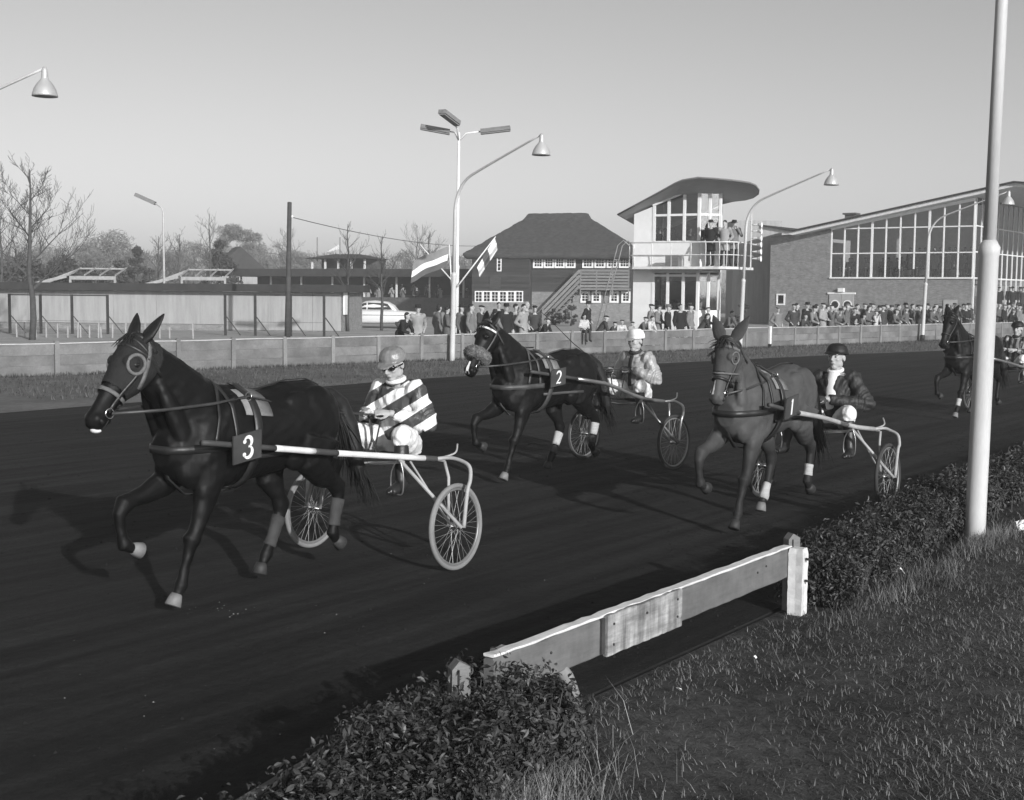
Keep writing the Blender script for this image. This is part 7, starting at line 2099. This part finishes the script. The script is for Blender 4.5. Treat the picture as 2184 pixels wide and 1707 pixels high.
# tufts along the foot of the outer fence and on the far verge
rn = np.random.default_rng(21); n = 26000
k_ = rn.uniform(-2, 32, n); off = np.where(rn.random(n) < .3, np.abs(rn.normal(.05, .06, n)), rn.uniform(.05, 7, n))
b = np.array(FA)[None] + k_[:, None] * np.array(FSTEP)[None] + off[:, None] * np.array(FN)[None]
oy = np.array([[o_.x, o_.y] for o_ in outer])
lim = np.interp(b[:, 0], oy[:, 0], oy[:, 1]); b = b[b[:, 1] > lim + .1]; n = len(b)
a = rn.uniform(0, 6.28, n); h = rn.uniform(.04, .13, n); sd = np.stack([np.cos(a), np.sin(a), 0 * a], 1) * .012
tipv = b + np.stack([rn.normal(0, .03, n), rn.normal(0, .03, n), h], 1)
vs = np.stack([b - sd, b + sd, tipv], 1).reshape(-1, 3)
me = bpy.data.meshes.new('far_grass'); me.from_pydata(vs.tolist(), [], np.arange(3 * n).reshape(-1, 3).tolist())
M['farblade'] = blade_mat('far_grass_blade', .03, .10)
tag(link('far_grass', me, None, M['farblade']), 'grass of the far verge below the concrete fence', 'grass', kind='stuff')

# ------------------------------------------------------------------ crumbs and clods on the track, litter on the grass
rn = np.random.default_rng(33); mb = MB(); r2 = random.Random(33)
def crumb(p, r):
    q = [Vector((r2.uniform(.6, 1), 0, 0)), Vector((-.5, r2.uniform(.6, 1), 0)), Vector((-.5, -r2.uniform(.6, 1), 0)), Vector((r2.uniform(-.2, .2), r2.uniform(-.2, .2), r2.uniform(.5, .9)))]
    mb.add([p + v_ * r for v_ in q], [(0, 1, 3), (1, 2, 3), (2, 0, 3), (0, 2, 1)])
cnt = 0
while cnt < 3000:
    t_, s_ = r2.uniform(-8, 22), -r2.uniform(.1, 14) ; q = RAIL_A + RD * t_ + RN * s_
    if q.y < 4: continue
    crumb(Vector((q.x, q.y, .001)), r2.uniform(.006, .02)); cnt += 1
tag(link('track_crumbs', mb.mesh('track_crumbs', False, False), None, M['crumb'] if 'crumb' in M else mat('cinder_crumbs', .008, .9, .4, 9)), 'loose dark cinder crumbs strewn over the track', 'cinders', kind='stuff')
mb = MB()
for u0, v0, su, sv, k in ((470, 1305, 40, 12, 18), (740, 1310, 90, 25, 3), (900, 1230, 120, 60, 3), (1250, 1400, 300, 90, 5), (860, 1480, 200, 60, 8), (300, 1480, 160, 60, 6), (1750, 960, 150, 60, 10), (600, 1620, 150, 40, 4)):
    for _ in range(k):
        crumb(G(r2.gauss(u0, su), min(1690, max(900, r2.gauss(v0, sv))), .002), r2.uniform(.003, .008))
tag(link('pale_grit', mb.mesh('pale_grit', False, False), None, mat('pale_grit', .2, .8, .2, 9)), 'pale bits of grit and straw scattered on the dark track', 'grit', kind='stuff')
def paper(u, v, z, r, label, seed):
    rn = random.Random(seed); p = G(u, v, z); mb = MB(); N = 9
    hgt_ = [[(.5 * r * rn.uniform(-1, 1) if 0 < i < N - 1 and 0 < j < N - 1 else .15 * r * rn.uniform(-1, 1)) for i in range(N)] for j in range(N)]
    for j in range(N):
        for i in range(N):
            x, y = (i / (N - 1) - .5) * 2 * r, (j / (N - 1) - .5) * 1.5 * r
            mb.v.append((x + rn.uniform(-.1, .1) * r, y + rn.uniform(-.1, .1) * r, .02 + .55 * r * math.exp(-(x * x + y * y) / (r * r)) + hgt_[j][i] * .5 + .3 * r * (y / r)))
    for j in range(N - 1):
        for i in range(N - 1): a = j * N + i; mb.f.append((a, a + 1, a + N + 1, a + N))
    o = mb.build('paper', M['paper']); o.location = (p.x, p.y, z); o.rotation_euler = (R(25), 0, rn.uniform(0, 3)); tag(o, label, 'paper', 'litter on the grass')
M['paper'] = mat('paper', .75, .8, .04, 8)
paper(1912, 1222, .05, .055, 'crumpled white paper in the grass in front of the hedge', 1)
paper(1884, 1232, .04, .022, 'small white scrap just left of the crumpled paper', 2)
paper(2183, 1128, .06, .07, 'white paper lying at the right edge of the picture', 3)
paper(1447, 1480, .05, .018, 'tiny white scrap in the worn grass below the rail', 4)
paper(1608, 1408, .05, .012, 'tiny white scrap in the grass right of the patched board', 5)

# ------------------------------------------------------------------ thin winter haze over the whole place
hz = MB(); hz.box((0, 145, 6.5), (330, 320, 15.2))
m = bpy.data.materials.new('winter_haze'); m.use_nodes = True; t = m.node_tree
t.nodes.remove(t.nodes['Principled BSDF'])
pv = t.nodes.new('ShaderNodeVolumePrincipled')
pv.inputs['Color'].default_value = (.97, .97, .97, 1); pv.inputs['Density'].default_value = .0011; pv.inputs['Anisotropy'].default_value = 0.0
t.links.new(pv.outputs[0], t.nodes['Material Output'].inputs['Volume'])
tag(hz.build('haze', m), 'thin pale winter haze', 'haze', kind='stuff')
